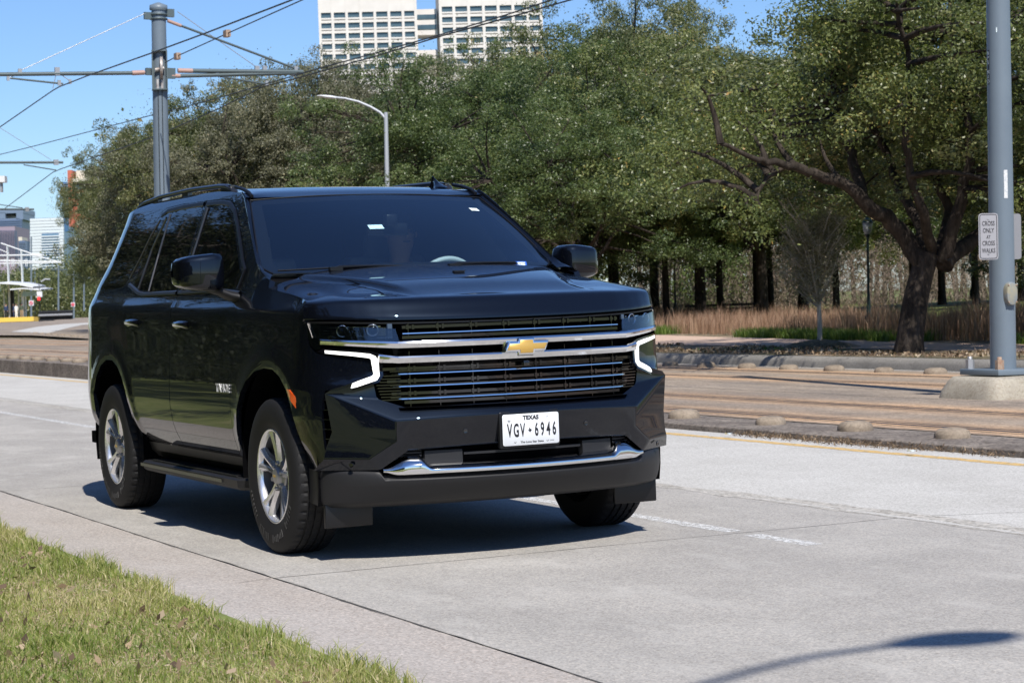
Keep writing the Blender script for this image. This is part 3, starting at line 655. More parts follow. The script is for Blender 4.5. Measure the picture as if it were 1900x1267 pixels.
# roof: cross-section lofted along the car
zc = Pch([(-4.0, 1.80), (-3.8, 1.862), (-3.6, 1.905), (-3.2, 1.945), (-2.6, 1.966), (-2.0, 1.968), (-1.5, 1.950), (-1.2, 1.914), (-1.02, 1.870)])
ztop = Pch(sorted([(-4.0, 1.74), (-3.85, 1.80)]+[(x, z) for x, z in top[:-1]]+[(-1.10, 1.895), (-1.02, 1.862), (-.95, 1.82)]))
rows = []
for i in range(60):
    t = i/59; r = []
    for j in range(41):
        s = -1+2*j/40; a = abs(s); xc = lin(-1.005, -3.98, t); x = xc-.03*(a**2)*(1-t)*1.0-(.10*a**2)*smooth(.93, 1, t)
        zt = ztop(x); ye = SY(x, zt); y = s*ye; zcen = zc(x+.03*a*a*(1-t)); z = lin(zcen, zt, (a**2)*.55+.45*smooth(.78, 1, a))
        z += .0-.006*math.exp(-((a-.88)/.02)**2)
        r.append((x, y, z))
    rows.append(r)
body.grid(rows, flip=False)
# tailgate end and floor pan
rows = []
for z, x in ((1.80, -3.98), (1.6, -4.10), (1.42, -4.20), (1.33, -4.28), (1.1, -4.33), (.85, -4.34), (.60, -4.30), (.45, -4.2)):
    xe = max(-4.17, x+.12); rows.append([(lin(x, xe, abs(s)**3), s*SY(xe, z), z) for s in [k/8-1 for k in range(17)]])
body.grid(rows, flip=False)
body.build('body', M_paint, car)
# inner dark shell that closes gaps and wheel wells
sh = MB()
for s in (-1, 1):
    for x0, x1 in ((-2.47, -.62),):
        sh.box(((x0+x1)/2, s*.855, .86), ((x1-x0)/2, .02, .46))
    sh.box((.12, s*.72, .9), (.5, .01, .35)); sh.box((-3.15, s*.66, .85), (.75, .01, .40)); sh.box((-4.0, s*.70, .85), (.16, .02, .35))
    for cx in (0, -3.071):
        rr = [[(cx+.575*math.cos(a), s*y, .42+.56*math.sin(a)) for a in [math.pi*(1.08-1.16*k/24) for k in range(25)]] for y in (.60, .955)]
        sh.grid(rr, smoothn=False); 
sh.box((-1.75, 0, .40), (2.45, .84, .04)); sh.box((.42, 0, .62), (.22, .66, .22)); sh.box((-.1, 0, .36), (.7, .35, .05)); sh.box((.42, 0, 1.0), (.16, .62, .14))
sh.box((-3.071, 0, .36), (.10, .62, .09)); sh.box((0, 0, .34), (.08, .62, .06))
[sh.box((.24, s*.885, 1.235), (.26, .03, .035)) for s in (-1, 1)]
sh.build('chassis', M_void, car)
# ---- doors
def door(name, outl, side):
    d = MB(); d.panel(inset(outl, .0035), RS, step=.035, fold=.02)
    if side > 0: d = d.mirror(False)
    return d.build(name, M_paint, car)
glF = [(-.715, 1.365), sd(451, 519), (-.735, 1.475), (-.86, 1.575), (-1.0, 1.68), (-1.13, 1.765), (-1.25, 1.815), (-1.36, 1.835), (-1.625, 1.842), (-1.635, 1.6), (-1.66, 1.366)]
glR = [(-1.775, 1.366), (-1.765, 1.6), (-1.755, 1.845), (-2.2, 1.85), (-2.395, 1.847), sd(*r6(870, 1080))]
glV = [sd(*r6(850, 1078)), (-2.425, 1.846), (-2.56, 1.84), sd(*r6(820, 640)), sd(*r6(690, 985)), sd(*r6(745, 1050))]
glQ = [sd(*r6(990, 248)), sd(*r6(885, 430)), sd(*r6(760, 680)), sd(*r6(660, 880)), sd(*r6(560, 1030)), sd(*r6(455, 1052)), sd(*r6(330, 1058)), (-3.93, 1.418), (-3.80, 1.60), (-3.66, 1.79), sd(*r6(600, 330)), sd(*r6(800, 280))]
def along(pts, o, w, h, mb, fn=None):   # a trim strip lying on the side skin
    a = [];
    for i, (x, z) in enumerate(pts):
        p, q = Vector(pts[max(i-1, 0)]), Vector(pts[min(i+1, len(pts)-1)]); d = (q-p).normalized(); nn = Vector((-d.y, d.x))*w/2
        A = RSo(o)(x-nn.x, z-nn.y); B = RSo(o+h)(x-nn.x*.6, z-nn.y*.6); C_ = RSo(o+h)(x+nn.x*.6, z+nn.y*.6); D = RSo(o)(x+nn.x, z+nn.y); a.append([A, B, C_, D])
    mb.grid(a, flip=False, smoothn=False)
for side in (-1, 1):
    dF = door('front_door', doorF, side); dR = door('rear_door', doorR, side)
    def put(mb, nm, m, par):
        if side > 0: mb = mb.mirror(False)
        return mb.build(nm, m, par)
    put(MB().panel(rounded(glF, .03), RSo(.0015), step=.05, fold=.004), 'window', M_tglass, dF)
    put(MB().panel(rounded(glR, .02), RSo(.0015), step=.05, fold=.004), 'window', M_tglass, dR)
    put(MB().panel(rounded(glV, .015), RSo(.0015), step=.05, fold=.004), 'quarter_light', M_tglass, dR)
    put(MB().panel(rounded(glQ, .03), RSo(.0015), step=.05, fold=.003), 'rear_quarter_window', M_tglass, car)
    tb = MB(); along([(-.60, 1.335), (-.9, 1.352), (-1.3, 1.357), (-1.72, 1.356)], .001, .022, .010, tb); put(tb, 'belt_moulding', M_satin, dF)
    tb = MB(); along([(-1.75, 1.356), (-2.1, 1.357), (-2.45, 1.357), sd(*r6(745, 1098)), sd(*r6(640, 1005))], .001, .026, .012, tb); put(tb, 'belt_moulding', M_satin, dR)
    tb = MB(); along([(-1.70, 1.36), (-1.69, 1.6), (-1.685, 1.85)], .0012, .085, .004, tb); put(tb, 'pillar_trim', M_gloss, dF)
    tb = MB(); along([(-1.665, 1.37), (-1.655, 1.6), (-1.645, 1.845)], .004, .020, .008, tb); put(tb, 'glass_channel', M_satin, dF)
    tb = MB(); along([sd(*r6(865, 1080)), (-2.405, 1.6), (-2.41, 1.845)], .001, .018, .007, tb); along([sd(*r6(745, 1050)), sd(*r6(900, 600)), sd(*r6(1075, 215))], .001, .022, .007, tb); put(tb, 'glass_channel', M_satin, dR)
    tb = MB(); along([(-.66, 1.36), sd(455, 500), (-.70, 1.50), (-.84, 1.61), (-.99, 1.72), (-1.12, 1.80), (-1.25, 1.845), (-1.38, 1.86), (-1.7, 1.868)], .001, .03, .006, tb); put(tb, 'window_seal', M_blk, dF)
    tb = MB(); along([(-1.76, 1.872), (-2.2, 1.875), (-2.5, 1.868), (-2.6, 1.845)], .001, .03, .006, tb); put(tb, 'window_seal', M_blk, dR)
    tb = MB(); along([sd(*r6(1000, 243)), sd(*r6(890, 430)), sd(*r6(765, 690)), sd(*r6(640, 930))], .001, .012, .005, tb); put(tb, 'quarter_window_trim', M_satin, car)
    # handles
    for dd, (hx, hz) in ((dF, (-1.50, 1.165)), (dR, (-2.53, 1.18))):
        hb = MB(); pts = [(hx-.115, hz), (hx-.09, hz+.006), (hx, hz+.009), (hx+.09, hz+.005), (hx+.115, hz)]
        rows = []
        for x, z in pts:
            off = .030 if abs(x-hx) < .1 else .004; y = SY(x, z)
            rows.append([(x, -(y+off*k), z+dz) for k, dz in ((0, .020), (.7, .018), (1, .006), (1, -.008), (.6, -.018), (0, -.020))])
        hb.grid(rows); cup = MB()
        q = put(hb, 'door_handle', M_gloss, dd)
        tb = MB(); along([(hx-.11, hz+.012), (hx+.11, hz+.014)], .030, .006, .003, tb); put(tb, 'handle_trim', M_chrome, dd)
    # mirror
    mb_ = MB(); rows = []
    #   housing: stations from the door outwards
    for y, sx, z0, z1, xf in ((1.008, .3, 1.42, 1.49, -.63), (1.015, .75, 1.375, 1.535, -.60), (1.035, .96, 1.350, 1.548, -.58), (1.08, 1, 1.345, 1.552, -.57), (1.15, 1.0, 1.352, 1.545, -.58), (1.205, .97, 1.362, 1.538, -.59), (1.238, .90, 1.374, 1.528, -.605), (1.254, .70, 1.392, 1.510, -.63), (1.258, .2, 1.43, 1.47, -.66)):
        r = []
        for k in range(20):
            a = 2*math.pi*k/20; ca, sa = math.cos(a), math.sin(a); e = .42
            cx_ = math.copysign(abs(ca)**e, ca); sz = math.copysign(abs(sa)**e, sa)
            dep_ = .105*sx if ca > 0 else .075*sx
            r.append((xf-.06+dep_*cx_-.03*(y-1.0), -y, (z0+z1)/2+(z1-z0)/2*sz))
        rows.append(r)
    mb_.grid(rows, closed=True, flip=False); q = put(mb_, 'side_mirror', M_paint, car)
    foot = MB(); rows = []
    for (x, y, z, w_, h_) in ((-.655, .935, 1.315, .085, .030), (-.65, .975, 1.325, .07, .028), (-.64, 1.03, 1.348, .055, .024), (-.64, 1.10, 1.366, .05, .018)):
        rows.append([(x+w_*math.cos(a), -y, z+h_*math.sin(a)) for a in [2*math.pi*k/12 for k in range(12)]])
    foot.grid(rows, closed=True); put(foot, 'mirror_foot', M_plas, q)
    mg = MB().add([(-.76, -1.06, 1.385), (-.755, -1.235, 1.39), (-.755, -1.24, 1.51), (-.76, -1.06, 1.525)], [(0, 1, 2, 3)]); put(mg, 'mirror_glass', M_chrome, q)
    # running board
    rb_ = MB(); prof = [(-.80, .352), (-.985, .347), (-1.0, .338), (-.995, .300), (-.975, .285), (-.84, .29)]
    xs_ = [(-2.42, .6), (-2.36, 1), (-1.9, 1), (-.55, 1), (-.43, .55)]
    rows = [[(x, -.80+(y+.80)*k, z) for y, z in prof] for x, k in xs_]
    rb_.grid(rows, smoothn=False, flip=True); 
    rb_.add(rows[0], [tuple(range(6))]); rb_.add(rows[-1], [tuple(reversed(range(6)))])
    for i in range(5): rb_.box((-1.45, -.86-.026*i, .3535), (.80, .006, .0035))
    q = put(rb_, 'running_board', M_plas, car)
    tb = MB().box((-1.6, -1.0005, .322), (.80, .0035, .009)); put(tb, 'step_trim', M_satin, q)
    rk = MB().grid([[(x, -y, z) for x in (-2.60, -1.5, -.63)] for y, z in ((.918, .452), (.90, .40), (.86, .36), (.80, .34))], smoothn=False); put(rk, 'rocker_cladding', M_plas, car)
    # amber marker on the arch
    am = MB(); pa = [sd(533, 722), sd(538, 723), sd(545, 735), sd(551.5, 754), sd(550, 759), sd(546, 757), sd(539, 741)]
    am.panel([p for p in pa], lambda x, z: (x, -SY(min(x, XE), z)-.004+max(0, x-XE)*.15, z), step=.02, fold=.006); put(am, 'side_marker', M_amber, car)
    # roof rail
    rl = MB(); pts = [(-3.38, 1.925), (-3.33, 1.945), (-3.2, 1.965), (-2.83, 1.985), (-2.2, 1.990), (-1.65, 1.978), (-1.50, 1.968), (-1.40, 1.945), (-1.36, 1.915)]
    rows = [[(x, -.675+.022*math.cos(a)*1.0, z-.010+.014*math.sin(a)) for a in [2*math.pi*k/12 for k in range(12)]] for x, z in pts]
    rl.grid(rows, closed=True); rl.box((-3.1, -.675, 1.945), (.22, .014, .02)); rl.box((-1.50, -.675, 1.93), (.09, .014, .03)); rl.box((-2.3, -.675, 1.962), (.06, .014, .02))
    put(rl, 'roof_rail', M_satin, car)
    ds = MB(); P_ = [(-1.04, .688, 1.879), (-1.10, .687, 1.905), (-1.2, .684, 1.928), (-1.34, .68, 1.948)]; ds.tube([(x, -y, z-.004) for x, y, z in P_], .011, 6); put(ds, 'roof_ditch_strip', M_blk, car)
# door badge
bx0 = sd(401, 722)[0]; bx1 = sd(428, 723)[0]
tm = text_mb('TAHOE', .062, lambda x, y, d: (lambda X, Z: (X, -SY(X, Z)-.002-d, Z))(((bx0+bx1)/2+x), .825+y), .004, sx=(bx1-bx0)/.215, off=.0012)
q = tm.build('badge', M_silver, [o for o in bpy.data.objects if o.name == 'front_door'][0])
# ---- bonnet
Tt = [(0, .888, 1.168, .500, .972, 1.196), (.04, .887, 1.178, .499, .973, 1.203), (.14, .857, 1.222, .498, .972, 1.228), (.24, .822, 1.264, .496, .968, 1.258), (.265, .806, 1.274, .4955, .966, 1.264), (.29, .78, 1.281, .495, .964, 1.270), (.34, .705, 1.292, .493, .960, 1.278), (.42, .58, 1.313, .46, .955, 1.288), (.55, .40, 1.350, .34, .948, 1.300), (.7, .19, 1.386, .17, .940, 1.318), (.85, -.02, 1.418, -.04, .930, 1.340), (.93, -.13, 1.431, -.10, .926, 1.348), (1.0, -.23, 1.441, -.17, .92, 1.357)]
Hf = [Pch([(r[0], r[k]) for r in Tt]) for k in range(1, 6)]
def hood(t, s):
    xc_, zc_, xe, ye, ze = [f(t) for f in Hf]; ye = lin(ye, SY(xe, ze)-.004, smooth(.28, .5, t)); a = abs(s); y = a*ye
    hF = dly(y*.97/ye*.999 if ye > .9 else y)/dly(.97*.999); hF = min(1, hF); h = lin(hF, a*a, smooth(.35, .8, t))
    x = xc_+(xe-xc_)*h; z = zc_+(ze-zc_)*(.35*a**2+.65*a**5)
    ye2 = lin(.46, .74, smooth(.60, -.35, x)); k = smooth(.74, .45, x)
    z += k*(.020*(smooth(ye2+.045, ye2-.02, y))-.008+.007*math.exp(-((y-.82)/.08)**2))
    return (x, s*ye, z)
hb = MB(); P = [[hood(i/70, -1+2*j/80) for j in range(81)] for i in range(71)]; hb.grid(P, flip=True)
def rim(mb, row, d, flip=False):
    b = [tuple(Vector(p)+Vector(d)) for p in row]; mb.grid([row, b] if not flip else [b, row], smoothn=False)
rim(hb, P[0], (-.03, 0, -.012)); rim(hb, [r[0] for r in P], (0, .03, -.02)); rim(hb, [r[-1] for r in P], (0, -.03, -.02), True); rim(hb, P[-1], (0, 0, -.03), True)
bon = hb.build('bonnet', M_paint, car)
for s_ in (-1, 1): MB().tube([(x, s_*y, z) for x, y, z in ((.54, .49, 1.3285), (.3, .555, 1.364), (0, .64, 1.398))], [.0015, .0025, .002], 5).build('bonnet_crease_highlight', M_satin, bon)  # satin tubes drawn in place of the highlight along each bonnet crease
nz_ = hood(.72, .02); MB().box((nz_[0], nz_[1], nz_[2]+.004), (.014, .03, .004)).build('washer_nozzle', M_blk, bon)
lp = MB(); n = 60; rr = [hood(0, -1+2*j/n) for j in range(n+1)]
lp.grid([[tuple(Vector(p)+Vector(o)) for p in rr] for o in ((-.004, 0, -.010), (.004, 0, -.012), (.004, 0, -.019), (-.02, 0, -.021))], smoothn=False); lp.build('grille_top_trim', M_blk, car)
# ---- windscreen, cowl, wipers
wsL = [Pch([(i/6, p[k]) for i, p in enumerate(WSE)]) for k in range(3)]
def WS(t, s):  # t up, s across
    tt = lin(.18, 1, t); e = [f(tt) for f in wsL]; b = (lin(-.20, -.995, t), 0, lin(1.425, 1.872, t)); a = abs(s)
    x = lin(b[0], e[0], a**2.4); z = lin(b[2], e[2], a**2.2); return (x+.020*math.sin(math.pi*t), s*e[1], z+.012*math.sin(math.pi*t))
wsm = MB(); wsm.grid([[WS(i/24, -1+2*j/48) for j in range(49)] for i in range(25)], flip=True); ws = wsm.build('windscreen', M_ws, car)
wt = MB()
for s_ in (-1, 1): wt.tube([Vector(WS(i/20, s_*.998))+Vector((.0, 0, .002)) for i in range(21)], .005, 6)
wt.tube([Vector(WS(1, -1+2*j/30))+Vector((-.004, 0, .003)) for j in range(31)], .004, 6)
wt.build('windscreen_moulding', M_blk, ws)
fz = MB()   # dark printed border inside the glass
fz.grid([[tuple(Vector(WS(i/10*.10, -1+2*j/40))-Vector((.006, 0, .006))) for j in range(41)] for i in range(11)], flip=True, smoothn=False)
fz.grid([[tuple(Vector(WS(.94+.06*i/3, -1+2*j/40))-Vector((.006, 0, .006))) for j in range(41)] for i in range(4)], flip=True, smoothn=False)
for s_ in (-1, 1): fz.grid([[tuple(Vector(WS(i/20, s_*(1-.045*k)))-Vector((.006, 0, .006))) for k in range(3)] for i in range(21)], flip=s_ < 0, smoothn=False)
fz.build('windscreen_border', M_blk, ws)
cw = MB(); cw.grid([[(lin(-.21, -.36, abs(s)**2)-.02+o, s*.84, lin(1.425, 1.412, s*s)+dz) for s in [k/20-1 for k in range(41)]] for o, dz in ((.03, -.03), (-.05, -.005), (-.12, .0), (-.2, -.01))], smoothn=True, flip=True); cw.build('cowl', M_blk, car)
for px, py, nm, dxx in ((615, 516, 'wiper', 1), (834, 502, 'wiper', 1)):
    Pw = hit(px, py, 0, -.25); yy = Pw.y
    wb = MB(); wb.tube([(-.17, yy-.03, 1.430+(.005 if px < 700 else .012)), (-.20, yy+.03, 1.452), (-.235, yy+.22, 1.455), (-.24, yy+.40, 1.452)], [.012, .011, .006, .004], 6)
    wb.box((-.17, yy-.005, 1.443), (.016, .035, .010)); wb.tube([(-.24, yy-.30, 1.443), (-.235, yy+.10, 1.452), (-.27, yy+.42, 1.446)], .005, 5)
    wb.build(nm, M_blk, car)
def ws_decal(name, px0, py0, w_, h_, m, par=ws, off=.002):
    # place a small sheet on the glass at the point seen at px,py
    best = None
    for i in range(0, 101):
        for j in range(-100, 101):
            q = Vector(WS(i/100, j/100)); d = q-Vector(CAMP); k = d.dot(CF); u_, v_ = 950+FPX*d.dot(CR)/k, 633.5-FPX*d.dot(CU)/k
            e = (u_-px0)**2+(v_-py0)**2
            if best is None or e < best[0]: best = (e, i/100, j/100)
    _, t0, s0 = best
    P0 = Vector(WS(t0, s0)); U = (Vector(WS(t0, s0+.02))-P0).normalized(); W_ = (Vector(WS(t0+.02, s0))-P0).normalized(); N_ = U.cross(W_).normalized()
    if N_.z < 0: N_ = -N_
    f = lambda x, y, d=0: tuple(P0+U*x+W_*y+N_*(off+d))
    mb = MB(); mb.quad(f(-w_/2, -h_/2), f(w_/2, -h_/2), f(w_/2, h_/2), f(-w_/2, h_/2)); mb.build(name, m, par); return f
f_ = ws_decal('registration_sticker', 966, 491, .085, .068, M_stblue); mb = MB(); mb.quad(f_(-.028, -.018, .001), f_(.030, -.018, .001), f_(.030, .022, .001), f_(-.028, .022, .001)); mb.build('sticker_panel', M_stick, ws)
text_mb('04-26', .026, lambda x, y, d: f_(x+.001, y+.002, .0015+d), .0002).build('sticker_print', M_ink, ws)
ws_decal('toll_tag', 880, 390, .055, .035, M_stick); ws_decal('glass_label', 698, 421, .085, .048, mat('pale blue tag', (.45, .75, .85), .5))
mir = MB(); c = hit(722, 424, 0, -.82); mir.box((c.x-.03, c.y, c.z-.005), (.012, .125, .036)); mir.box((c.x+.02, c.y, c.z+.045), (.03, .035, .035)); smooth_obj(mir.build('rear_view_mirror', M_blk, car), 30, .012, 3)
# aerial fin
fin = MB(); prof = [(0, 0, .034, 0), (.03, .004, .034, .0), (.10, .02, .018, .02), (.16, .045, .008, .045), (.20, .060, .003, .062)]
rows = []
for k, (x, z, w_) in enumerate(((.0, 0, .001), (-.02, .010, .028), (-.06, .020, .036), (-.10, .034, .030), (-.14, .060, .012), (-.165, .078, .005), (-.185, .080, .003), (-.20, .0, .034), (-.205, .0, .002))):
    rows.append([(-1.28+x, .60+w_*math.cos(a), 1.925+max(0, z*math.sin(a))) for a in [math.pi*q/10 for q in range(11)]])
fin.grid(rows, flip=False); fin.build('aerial', M_paint, car)
# ---- front: cavity, grille, bars, lamps
def fsweep(prof, u0, u1, zf, n=60, taper=None):     # prof: closed list (dX, dz) swept round the nose; zf(u)->(X0, z)
    mb = MB(); us = sorted(set([lin(u0, u1, i/n) for i in range(n+1)]+[u for u in (-KU, KU) if u0 < u < u1])); rows = []
    for u in us:
        X0, z = zf(u); k = taper(u) if taper else 1; rows.append([FP(u, z+dz*k, X0+dx) for dx, dz in prof])
    # split at the kink so the facet stays crisp
    cuts = [0]+[us.index(u) for u in (-KU, KU) if u in us]+[len(us)-1]
    m_ = len(prof)
    for a, b in zip(cuts, cuts[1:]):
        for j in range(m_):
            A = [[r[j], r[(j+1) % m_]] for r in rows[a:b+1]]; mb.grid(A, smoothn=True)
    mb.add(rows[0], [tuple(reversed(range(m_)))]); mb.add(rows[-1], [tuple(range(m_))]); return mb
gr = empty('grille', (0, 0, 0)); gr.parent = car
bk = MB(); bk.grid([[FP(u, z, X0z(z)-.13) for u in np.linspace(-.80, .80, 41)] for z in (.74, .9, 1.0, 1.1, 1.18)], flip=True)
bk.grid([[FP(u, z, X0z(z)-d) for u in np.linspace(-.64, .64, 41)] for z, d in ((.752, .005), (.752, .13))]); bk.build('grille_cavity', M_void, gr)
bars = MB(); conn = MB()
def bar(z, h, X0, ul, m=bars): m.merge(fsweep([(-.03, h/2), (0, h/2*.7), (0, -h/2*.7), (-.03, -h/2)], -ul, ul, lambda u: (X0, z), 40))
for z, ul in ((1.137, .60), (1.088, .60), (.988, .66), (.938, .70), (.878, .68), (.818, .66), (.775, .60)): bar(z, .020, .915, ul)
for z in (.955, .888, .828): bar(z-.03, .008, .895, .66)
for yk in (-.56, -.415, -.25, -.083, .083, .25, .415, .56):
    for z0, z1 in ((1.085, 1.155), (.93, 1.02), (.75, .955)):
        u = yk*1.01; conn.merge(fsweep([(-.06, (z1-z0)/2), (-.012, (z1-z0)/2), (-.012, -(z1-z0)/2), (-.06, -(z1-z0)/2)], u-.002, u+.002, lambda q: (.915, (z0+z1)/2), 2))
    for z in (1.137, .938, .878, .818):
        for du in (-.016, .012):
            conn.merge(fsweep([(-.03, .012), (.006, .011), (.006, -.011), (-.03, -.012)], yk*1.01+du, yk*1.01+du+.011, lambda q: (.915, z), 2))
bars.merge(conn)
chs = MB()
for z, ul in ((1.106, .60), (.912, .655), (.852, .65), (.792, .63)):
    chs.merge(fsweep([(-.02, .0045), (0, .003), (.001, -.002), (-.02, -.0045)], -ul, ul, lambda u: (.922-.02*smooth(.60, .66, abs(u)), z), 60))
chs.build('grille_strips', M_chrome, gr)
# mesh cheeks at the outer ends of the lower grille
ck = MB()
for s in (-1, 1):
    for i in range(9):
        z = .79+.0145*i; ck.merge(fsweep([(-.03, .003), (0, .002), (0, -.003), (-.03, -.004)], s*.66-.042-.005*0, s*.66+.05+.006*i*.8 if s > 0 else s*.66+.042, lambda q: (.925, z), 4) if s > 0 else fsweep([(-.03, .003), (0, .002), (0, -.003), (-.03, -.004)], -.71-.005*i, -.618, lambda q: (.925, z), 4))
bars.merge(ck); bars.build('grille_slats', M_gloss, gr)
def zb1(u): a = abs(u); return (lin(.982, .967, min(1, a/KU)), 1.054+max(0, a-KU)*.066)
b1 = fsweep([(-.045, .018), (-.014, .0185), (-.005, .015), (.0, .006), (-.003, -.004), (-.012, -.016), (-.045, -.018)], -1.018, 1.018, zb1, 100, lambda u: lin(1, .72, smooth(.64, 1.0, abs(u))))
b1.build('grille_bar', M_chrome, gr)
def zb2(u): a = abs(u); return (lin(.984, .967, min(1, a/KU)), .983+max(0, a-KU)*.11)
b2 = fsweep([(-.045, .0185), (-.014, .019), (-.005, .015), (.0, .008), (-.003, -.002), (-.014, -.017), (-.045, -.0185)], -.728, .728, zb2, 90, lambda u: lin(1, 1.2, smooth(.64, .73, abs(u))))
b2.build('grille_bar', M_chrome, gr)
# emblem: cross with slanted ends
bow = [(-.118, -.026), (-.043, -.026), (-.043, -.047), (.040, -.047), (.043, -.026), (.104, -.026), (.124, .026), (.043, .026), (.043, .047), (-.040, .047), (-.043, .026), (-.098, .026)]
em = MB(); Ez = 1.022; bow = [(a, b*.88) for a, b in bow]
sc = lambda k, x: [(a*k+math.copysign(0, a), b*k) for a, b in x]
em.prism(inset(bow, -.004), lambda y, z: (.992, y*.93-.008, Ez+z*.9), lambda y, z: (.955, (y*1.1-.008), Ez+z*1.1)); emo = em.build('emblem', M_chrome, gr); smooth_obj(emo, 30, .005, 2)
em = MB(); n_ = len(bow); em.prism(inset(bow, .007), lambda y, z: (.996, y*.97-.008, Ez+z*.93), lambda y, z: (.985, y*.97-.008, Ez+z*.93)); smooth_obj(em.build('emblem_face', M_gold, emo), 30, .0012, 1)
# head lamps
hlp = [fr(569.5, 599, .92), fr(569.5, 620, .92), fr(574, 641, .92), fr(585, 651, .92), fr(592, 648, .92), fr(600, 636.5, .93), fr(640, 636.5, .935), fr(735, 640.5, .935), fr(742, 639, .935), fr(733, 609.5, .915), fr(660, 606.5, .915), fr(600, 602.5, .915)]
inner_poly = [fr(583, 602, .92), fr(598, 634, .93), fr(733, 637, .93), fr(728, 609, .92), fr(660, 607, .92)]
for side in (-1, 1):
    def put(mb, nm, m, par):
        if side > 0: mb = mb.mirror(False)
        return mb.build(nm, m, par)
    hl = put(MB().panel(inset(hlp, .001), lambda u, z: FP(u, z, .938-.30*(z-1.07)), step=.03, fold=.0), 'headlight', M_lens, car)
    put(MB().panel(inset(hlp, -.003), lambda u, z: FP(u, z, .86), step=.04, fold=0), 'lamp_housing', M_void, hl)
    ib = MB(); n = len(hlp); pl = inset(hlp, .001)
    ib.grid([[FP(u, z, .920) for u, z in pl+pl[:1]], [FP(u, z, .86) for u, z in pl+pl[:1]]], smoothn=False)
    # projector blocks, brackets and the silver end panel
    for ua, ub, za, zb, dx in ((-.95, -.83, 1.10, 1.135, .035), (-.80, -.67, 1.10, 1.14, .03)):
        ib.merge(fsweep([(-.05, (zb-za)/2), (0, (zb-za)/2), (0, -(zb-za)/2), (-.05, -(zb-za)/2)], ua, ub, lambda q: (.86+dx, (za+zb)/2), 4))
    put(ib, 'lamp_modules', M_gloss, hl)
    cbk = MB()
    for ua in (-.93, -.79):
        cbk.tube([FP(ua-.03, 1.094, .905), FP(ua-.026, 1.104, .905), FP(ua-.012, 1.106, .905), FP(ua+.006, 1.095, .905)], .0018, 5)
    cbk.tube([FP(-.72, 1.0915, .91), FP(-.645, 1.0905, .91)], .0015, 5)
    pn = fsweep([(-.02, .038), (0, .034), (0, -.034), (-.02, -.038)], -.664, -.642, lambda q: (.900, 1.120), 3); put(pn, 'lamp_end_panel', mat('sky-tinted lamp panel', (.06, .09, .14), .25) if 'sky-tinted lamp panel' not in bpy.data.materials else bpy.data.materials['sky-tinted lamp panel'], hl)  # silver trim with its blue sky light put into the colour
    for ua in (-.885, -.735):
        c0 = Vector(FP(ua, 1.128, .892)); q_ = Vector((1, -.45, 0)).to_track_quat('Z', 'Y').to_matrix().to_4x4(); q_.translation = c0
        rg_ = MB(); rg_.lathe([(.030, -.02), (.030, .0), (.026, .004), (.024, -.002), (.022, -.015)], 28, 'Z'); cbk.merge(rg_, q_)
        lb_ = MB(); lb_.lathe([(.024, -.01), (.022, .0), (.015, .007), (.0005, .010)], 24, 'Z'); lb2 = MB().merge(lb_, q_); put(lb2, 'projector_lens', M_tglass, hl)
    for k in range(4): cbk.merge(fsweep([(-.01, .0012), (0, .0010), (0, -.0012), (-.01, -.0012)], -1.02+.02*k, -.69, lambda q: (.872, 1.106+.013*k), 12))
    put(cbk, 'lamp_bright_trim', M_chrome, hl)
    cbk = MB()
    for k in range(3): cbk.tube([FP(-1.09+.012*k, 1.17, .915-.01*k), FP(-1.055+.012*k, 1.10, .915-.01*k)], .004-.0008*k, 5)
    put(cbk, 'lamp_side_fins', M_satin, hl)
    # lit hook
    o1 = [frs(602.5, 650, 0.012), frs(660, 654, 0.012), frs(686, 656.5, 0.012), frs(696, 660.5, 0.012), frs(702, 669, 0.012), frs(704, 697, 0.012), frs(699, 705, 0.012), frs(660, 718.5, 0.012), frs(626.5, 724.5, 0.012)]
    i1 = [frs(625.5, 722.5, 0.012), frs(645, 714.5, 0.012), frs(668, 705.5, 0.012), frs(690, 697.5, 0.012), frs(693, 694, 0.012), frs(688, 666.5, 0.012), frs(684, 664, 0.012), frs(650, 660, 0.012), frs(603, 655.5, 0.012)]
    dl = MB().panel(o1+i1, lambda u, z: FP(u, z, X0z(z)+.012), step=.02, fold=.02); put(dl, 'running_light', M_drl, car)
    ds_ = [frs(587, 653, 0.006), frs(600, 646, 0.006), frs(660, 649.5, 0.006), frs(690, 652, 0.006), frs(702, 655, 0.006), frs(709, 665, 0.006), frs(711, 697, 0.006), frs(703, 709, 0.006), frs(640, 728, 0.006), frs(622, 729, 0.006), frs(626, 720.5, 0.006), frs(660, 707, 0.006), frs(688, 696, 0.006), frs(691, 692, 0.006), frs(686, 668, 0.006), frs(682, 666, 0.006), frs(640, 661, 0.006), frs(601, 657, 0.006)]
    put(MB().panel(ds_, lambda u, z: FP(u, z, X0z(z)+.006), step=.02, fold=.03), 'lamp_surround', M_gloss, car)
